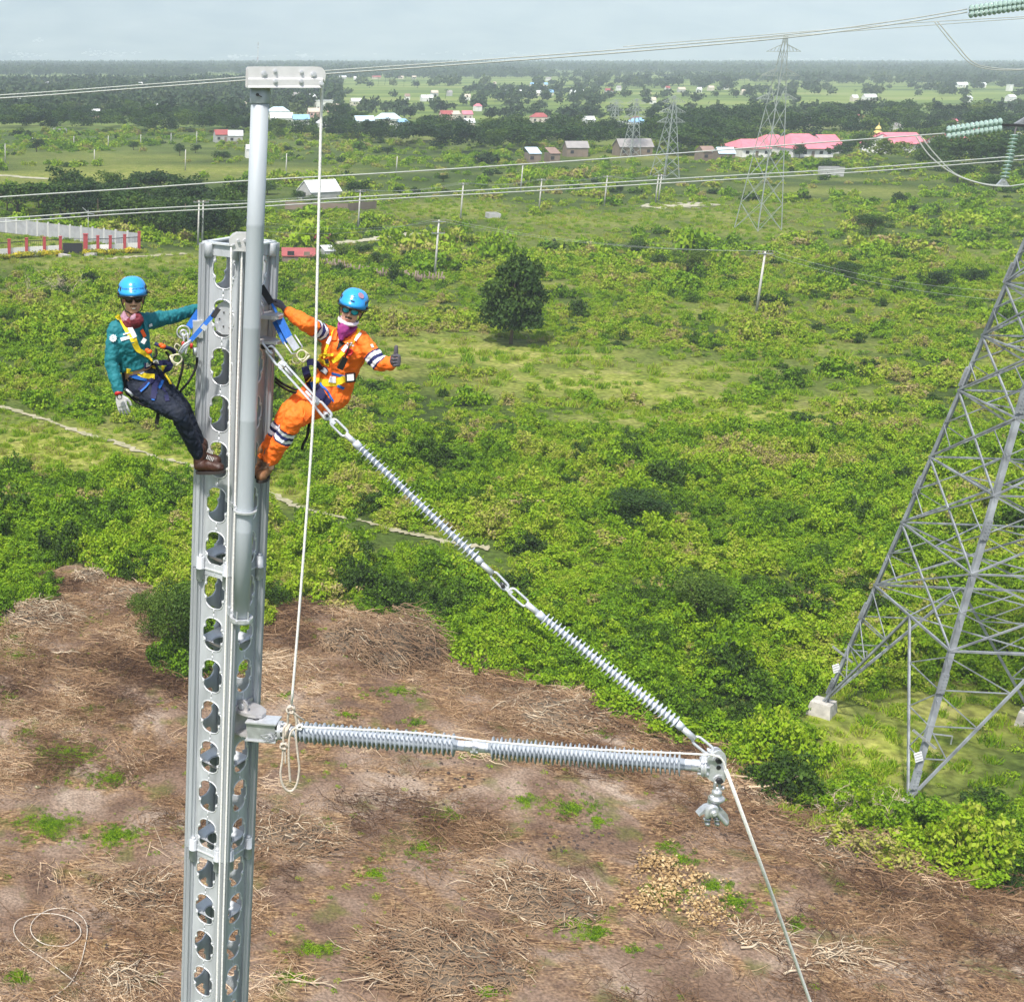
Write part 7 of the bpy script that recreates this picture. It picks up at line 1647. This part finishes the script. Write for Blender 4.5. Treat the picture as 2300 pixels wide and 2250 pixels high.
    dring(PY(412,746,10.68), .050, l2, 'galv_light', w=.006, nm='outer_ring'); dring(PY(412,748,10.67), .022, l2, 'galv', w=.010, nm='hub')
    for x0 in (410,420): mb = MB(); mb.tube(spline([PY(x0,748,10.67),PY(x0+3,765,10.66),PY(x0-1,785,10.66),PY(x0-3,795,10.66)],4), .008, 8); mb.build('hook', M['galv_light'], l2)
    for x, y in ((411,773),(430,777)): mb = MB(); p = PY(x,y,10.65); mb.cyl(p+Zup*.02, p-Zup*.02, .012, n=10); mb.build('red_gate', M['red_plastic'], l2)
    mb = MB(); p = PY(438,790,10.68); mb.cyl(p+Zup*.03, p-Zup*.03, .018, n=12); mb.build('swivel', M['galv'], l2)
    mb = MB(); mb.tube(spline([PY(406,779,10.66),PY(397,772,10.66),PY(392,780,10.66),PY(399,788,10.66)],5), .005, 6); mb.build('brass_loop', M['gold_steel'], l2)
    l3 = MB(); l3.frame_box(PY(424,735,10.80), PY(447,700,11.0), .055, .012, (0,-1,.3)); o = l3.build('blue_sling', M['blue_web'], loc=PY(430,720,10.8)); tag(o, 'wide blue sling passing behind the mast under the teal sleeve', 'sling')
    mb = MB(); p = PY(443,738,10.84); mb.box(p, (.075,.06,.125)); mb.box(p+Vector((.03,0,.0)), (.03,.07,.14)); o = mb.build('strap_bracket', M['galv_light'], loc=p); tag(o, 'small light metal clamp block on the left corner of the mast', 'clamp')
man_left()
# ================================================================== the man in orange overalls (right)
def man_right():
    J = lambda x, y, Y: PY(x, y, Y)
    t = empty('person', J(742,872,10.76), 'person in orange overalls giving a thumbs up while leaning back right of the mast', 'person', 'linemen strapped to the mast')
    RS, LS = J(733,752,10.74), J(812,764,10.62); RE, RW = J(688,727,10.56), J(641,697,10.74); LE, LW = J(850,815,10.50), J(882,818,10.36)
    NB, HC = J(782,742,10.68), J(789,698,10.62); CH, WA, PE = J(773,785,10.68), J(757,838,10.73), J(741,874,10.77)
    a = (LS-RS).normalized(); sp_ = (NB-PE).normalized(); b = a.cross(sp_).normalized(); a = sp_.cross(b)
    RH, LH = PE-a*.08-sp_*.02, PE+a*.075-sp_*.02; RK, LK = J(646,928,10.66), J(662,938,10.44); RA, LA = J(592,1028,10.74), J(606,1034,10.60)
    T_ = headmat(HC, R(-17), R(-2), R(13))
    mb = MB(); head_prims(mb, T_); mb.cap(NB-sp_*.02, .056, T_@Vector((0,.02,-.04)), .052)
    mb.loft(ringlist([(PE-sp_*.06,.13,.10),(PE,.15,.105),(WA,.125,.09),(CH,.155,.10),(NB-sp_*.07,.13,.085),(NB-sp_*.01,.06,.055)], a, b))
    limb(mb, [RS+a*.02,RE,RW], [.045,.036,.025]); limb(mb, [LS-a*.02,LE,LW], [.045,.036,.025]); limb(mb, [RH,RK,RA,RA-Zup*.05], [.075,.050,.034,.036]); limb(mb, [LH,LK,LA,LA-Zup*.05], [.075,.050,.034,.036])
    dr = (J(622,671,10.82)-RW).normalized(); H1 = dict(wrist=RW+dr*.012, d=dr, n=Vector((-.6,.5,-.1)), tside=Vector((-.3,-1,.3)), s=1.0)
    dl = Vector((.12,-.85,.05)).normalized(); WL = J(886,806,10.34); H2 = dict(wrist=WL, d=dl, n=Vector((-1,-.1,0)), tside=Vector((-.02,.05,1)), s=1.12)
    hand(mb, **H1, curl=(.5,.5,.4), spread=.05, fat=.86); hand(mb, **H2, curl=(1.5,1.6,.9), spread=.0, thumb='up', fat=.86); mb.cap(LW, .026, WL, .024)
    def ff(c):
        q = np.array(T_.inverted()) @ np.c_[c, np.ones(len(c))].T; x, y, z = q[0], q[1], q[2]; out = np.zeros(len(c))
        out[(np.abs(x) < .020) & (y < -.062) & (z < -.061) & (z > -.073)] = 1; out[(np.abs(x) < .027) & (y < -.055) & (z > -.057) & (z < -.044)] = 2; out[(z > .02) & ((y > -.02) | (z > .06)) & (np.abs(x) < .1) & (z < .2)] = 2; return out
    body, bvb = cloth('body', mb, ['skin_fair','lips','hair'], t, .005, 3, facefn=ff)
    # overalls with reflective bands
    seg = [(RS, RE, .115), (LE.lerp(LS,.22), LW, .0), (LK, LA, .145), (RK, RA, .12)]
    def ff2(c):
        out = np.zeros(len(c))
        def band(A_, B_, s0, rad=.10):
            A_, B_ = np.array(A_), np.array(B_); d = B_-A_; L = np.linalg.norm(d); d /= L; q = c-A_; s = q@d-s0; r = np.linalg.norm(q-np.outer(q@d, d), axis=1); ok = (r < rad) & (s > 0) & (s < .118) & (q@d > -.02) & (q@d < L+.03)
            w = ((s > .014) & (s < .044)) | ((s > .074) & (s < .104)); out[ok] = 1; out[ok & w] = 2
        band(RS, RE, .07); band(LS.lerp(LE,.0), LE, .135, .11); band(LK, LA, .11); band(RK, RA, .10); return out
    mb = MB(); mb.loft(ringlist([(PE-sp_*.09,.150,.128),(PE-sp_*.02,.172,.140),(WA-sp_*.02,.156,.120),(WA+sp_*.05,.158,.120),(CH-sp_*.02,.180,.128),(CH+sp_*.05,.185,.124),(NB-sp_*.05,.155,.100),(NB-sp_*.01,.085,.072)], a, b)); mb.cap(RS+a*.06+sp_*.02,.055,LS-a*.06+sp_*.02,.055)
    limb(mb, [RS+a*.015,RS.lerp(RE,.5),RE,RE.lerp(RW,.5),RW+(RE-RW).normalized()*.035], [.072,.064,.060,.056,.042]); limb(mb, [LS-a*.015,LS.lerp(LE,.5),LE,LW+(LE-LW).normalized()*.03], [.074,.068,.062,.052])
    limb(mb, [RH,RH.lerp(RK,.5),RK,RK.lerp(RA,.5),RA+(RK-RA).normalized()*.03], [.100,.094,.080,.070,.060]); limb(mb, [LH,LH.lerp(LK,.5),LK,LK.lerp(LA,.5),LA+(LK-LA).normalized()*.02], [.105,.100,.086,.074,.064])
    ov, bvo = cloth('overalls', mb, ['orange_cloth','navy','reflective'], t, .0065, 5, .034, .05, ff2); AL = [bvo]
    mb = MB(); hand(mb, **H1, curl=(.5,.5,.4), spread=.05, fat=1.1); cloth('glove', mb, ['glove_dark'], t, .0035, 2); mb = MB(); hand(mb, **H2, curl=(1.5,1.6,.9), spread=.0, thumb='up', fat=1.06); mb.cap(LW.lerp(WL,.5), .032, WL, .030); cloth('glove', mb, ['glove_dark'], t, .0030, 1)
    for ank, heel, toe in ((LA, J(600,1060,10.66), J(584,1072,10.46)), (RA, J(590,1052,10.80), J(578,1062,10.62))):
        mb = MB(); boot(mb, ank, heel, toe, .043); bt, _ = cloth('boot', mb, ['boot_tan'], t, .005, 4, .006, .03); sole(heel, toe, .048, bt)
        mb = MB(); u = (toe-heel).normalized()
        for k in range(5): q = (ank+Vector((0,0,-.0))).lerp(heel.lerp(toe,.6)+Vector((0,0,.05)), .15+.18*k)+u*.045; mb.cap(q+Vector((-.03,0,0)), .0035, q+Vector((.03,0,.006)), .0035, 6)
        mb.build('laces', M['bark'], bt)
    n0 = T_@Vector((0,0,-.115)); mb = MB(); mb.lathe(NB-sp_*.02, n0, [(0,.082),(.35,.080),(.7,.074),(1,.076)], 28); mb.ell(T_@Vector((-.01,-.055,-.150)), (.050,.035,.060)); mb.ell(T_@Vector((-.015,-.060,-.195)), (.028,.022,.045)); cloth('neck_scarf', mb, ['purple_cloth'], t, .005, 4, .016, .03)
    mb = MB(); pts = [T_@Vector((.068*math.sin(q), .005-.062*math.cos(q)*(1 if math.cos(q) > 0 else .8)-.012, -.100+.028*(1-math.cos(q))*.8)) for q in [(-1.9+3.8*k/16) for k in range(17)]]
    for i in range(16): mb.cap(pts[i], .016, pts[i+1], .016, 10)
    cloth('chin_guard', mb, ['pale_cloth'], t, .004, 3)
    strap([(771,765),(763,775),(757,786)], .05, AL, 'black_cloth', ov, 'undershirt', .006, ws=(.060,.006)); strap([(766,762),(764,768)], .035, AL, 'skin_fair', ov, 'neck_skin', .008)
    strap([(801,742),(790,760),(778,775)], .055, AL, 'orange_cloth', ov, 'collar', .014, .006, ws=(.03,.07)); strap([(758,742),(752,755),(750,768)], .04, AL, 'orange_cloth', ov, 'collar', .014, .006)
    sh, bvh = helmet(T_, t, 0); glasses(T_, t, 'lens_green'); mb = MB(); mb.box(T_@Vector((0,-.128,.125)), (.018,.003,.003), T_.to_3x3()); mb.box(T_@Vector((0,-.140,.085)), (.03,.003,.007), T_.to_3x3()); mb.build('helmet_mark', M['navy_web'], sh)
    h = cast(811,664,[bvh])
    if h: mb = MB(); mb.cyl(h[0], h[0]+h[1]*.002, .026, n=24); mb.build('round_sticker', M['pink_cloth'], sh)
    hz = bpy.data.objects.new('harness', None); COL.objects.link(hz); hz.parent = t
    def st(p, w, m, nm='strap', **k): return strap(p, w, AL, m, hz, nm, Y=10.60, **k)
    st([(762,735),(752,745),(745,758),(738,772),(733,790),(728,803)], .034, 'yellow_web'); st([(745,757),(738,773)], .035, 'reflective', off=.011); st([(806,738),(800,756),(786,775),(772,790),(760,803),(748,812)], .034, 'yellow_web'); st([(810,748),(800,765)], .022, 'reflective', off=.011); st([(784,772),(770,788)], .030, 'reflective', off=.012)
    st([(716,800),(730,795),(744,797),(752,797)], .022, 'yellow_web', off=.013); st([(716,806),(728,812),(742,818)], .042, 'yellow_web'); st([(735,805),(738,818)], .03, 'black_cloth', 'chest_buckle', off=.016)
    st([(693,852),(712,856),(735,860),(757,858),(776,848)], .056, 'yellow_web', 'waist_strap'); st([(740,852),(755,852)], .050, 'reflective', off=.013); st([(745,838),(760,842),(778,846)], .02, 'blue_web', off=.006); st([(758,866),(772,872)], .022, 'blue_web', 'strap')
    st([(688,814),(704,812),(720,826),(738,836)], .052, 'navy_web', 'belt', off=.014); st([(724,830),(738,836)], .036, 'galv_light', 'buckle', off=.022)
    st([(684,822),(690,845),(700,870),(712,900)], .058, 'navy_web', 'leg_strap', off=.016); st([(712,868),(722,890),(735,908)], .075, 'navy_web', 'leg_strap', off=.012); st([(700,858),(706,880)], .024, 'blue_web', 'leg_strap', off=.022); st([(720,862),(736,885),(745,905)], .016, 'blue_web', 'leg_strap', off=.020)
    mb = MB(); p = PY(769,816,10.47); mb.frame_box(p+Vector((.018,0,.045)), p-Vector((.018,0,.045)), .045, .035, (0,-1,0)); rd = mb.build('radio_pouch', M['black_plastic'], hz); mb = MB(); mb.cyl(p+Vector((.02,0,.045)), p+Vector((.05,0,.16)), .006, n=6); mb.build('cord', M['black_plastic'], rd)
    mb = MB(); c = PY(784,791,10.48); mb.tube([c+Vector((math.cos(q)*.024,0,math.sin(q)*.024)) for q in [2*PI*k/16 for k in range(16)]], .009, 6, closed=True); mb.ell(c+Vector((0,.02,0)), (.028,.02,.028)); mb.build('red_reel', M['red_plastic'], hz)
    mb = MB(); mb.box(PY(787,848,10.50), (.075,.04,.07), Matrix.Rotation(-.1,3,'Y')); pb = mb.build('side_pouch', M['black_plastic'], hz); mb = MB(); mb.box(PY(787,848,10.478), (.052,.006,.050), Matrix.Rotation(-.1,3,'Y')); mb.build('pouch_window', M['white_patch'], pb)
    strap([(700,905),(690,925),(680,940)], .06, AL, 'orange_cloth', ov, 'pocket_flap', .016, .01, ws=(.09,.05)); strap([(833,775),(838,785)], .02, AL, 'reflective', ov, 'shoulder_flash', .008)
    mb = MB()
    for x, y in ((781,772),(787,775),(793,777),(789,771)): mb.ell(PY(x,y,10.50), (.010,.006,.008), n=7, m=5)
    mb.build('small_carabiners', M['galv_light'], hz)
    c = PY(677.5,797,10.50); d1 = Vector((.75,0,-.65)); d2 = Vector((.65,0,.75)); yk = MB(); yk.tube([c+d1*math.cos(q)*.036+d2*math.sin(q)*.036 for q in [2*PI*k/24 for k in range(24)]], .006, 8, closed=True); yk.tube([c+d1*.05+d2*.038, c+d1*.052, c+d1*.05-d2*.038], .009, 8); yk.tube([c+d1*.05-d2*.038, c-d2*.036], .007, 8); yk.tube([c+d1*.05+d2*.038, c+d2*.036], .007, 8); yk.build('side_ring', M['gold_steel'], hz)
    dring(PY(665,808,10.62), .030, hz, 'gold_steel', w=.004, nm='side_ring')
    for pts in ([(618,849),(635,862),(655,872),(668,876)], [(618,857),(635,870),(655,880),(670,882)]): mb = MB(); mb.tube(spline([PY(x,y,10.72) for x,y in pts],6), .010, 8); mb.build('tool_hose', M['black_cloth'], hz)
    mb = MB(); mb.tube(spline([PY(698,930,10.60),PY(694,955,10.60),PY(690,980,10.60),PY(682,995,10.60),PY(678,1010,10.60)],6), .012, 8, rs=None); mb.build('strap_end', M['black_cloth'], hz)
    ln = empty('lanyard', PY(640,745,10.6), 'blue webbing lanyard with steel adjuster between the right person and the mast', 'lanyard', 'lanyards holding the two people')
    mb = MB(); P0, P1, P2 = PY(628,716,10.62), PY(652,765,10.55), PY(671,792,10.52); mb.frame_box(P0, P1, .060, .012, (0,-1,.3)); mb.frame_box(P0+Vector((-.03,.05,-.03)), P1+Vector((-.03,.04,-.03)), .04, .010, (0,-1,.3)); mb.build('webbing', M['blue_web'], ln)
    mb = MB(); mb.frame_box(P1-(P1-P0)*.15, P1.lerp(P2,.75), .055, .020, (0,-1,.3)); s_ = Vector((.05,0,.035))
    for q in (-1,1): mb.tube([P1-(P1-P0)*.1+s_*q*.8, P1.lerp(P2,.8)+s_*q*.8, P2+s_*q*.2], .007, 8)
    mb.build('adjuster', M['galv'], ln)
    mb = MB(); mb.frame_box(PY(586,643,10.60), PY(610,682,10.56), .05, .018, (0,-1,.3)); mb.build('wear_sleeve', M['black_cloth'], ln); mb = MB(); mb.frame_box(PY(609,680,10.57), PY(621,702,10.55), .018, .008, (0,-1,.3)); mb.build('webbing', M['blue_web'], ln)
man_right()
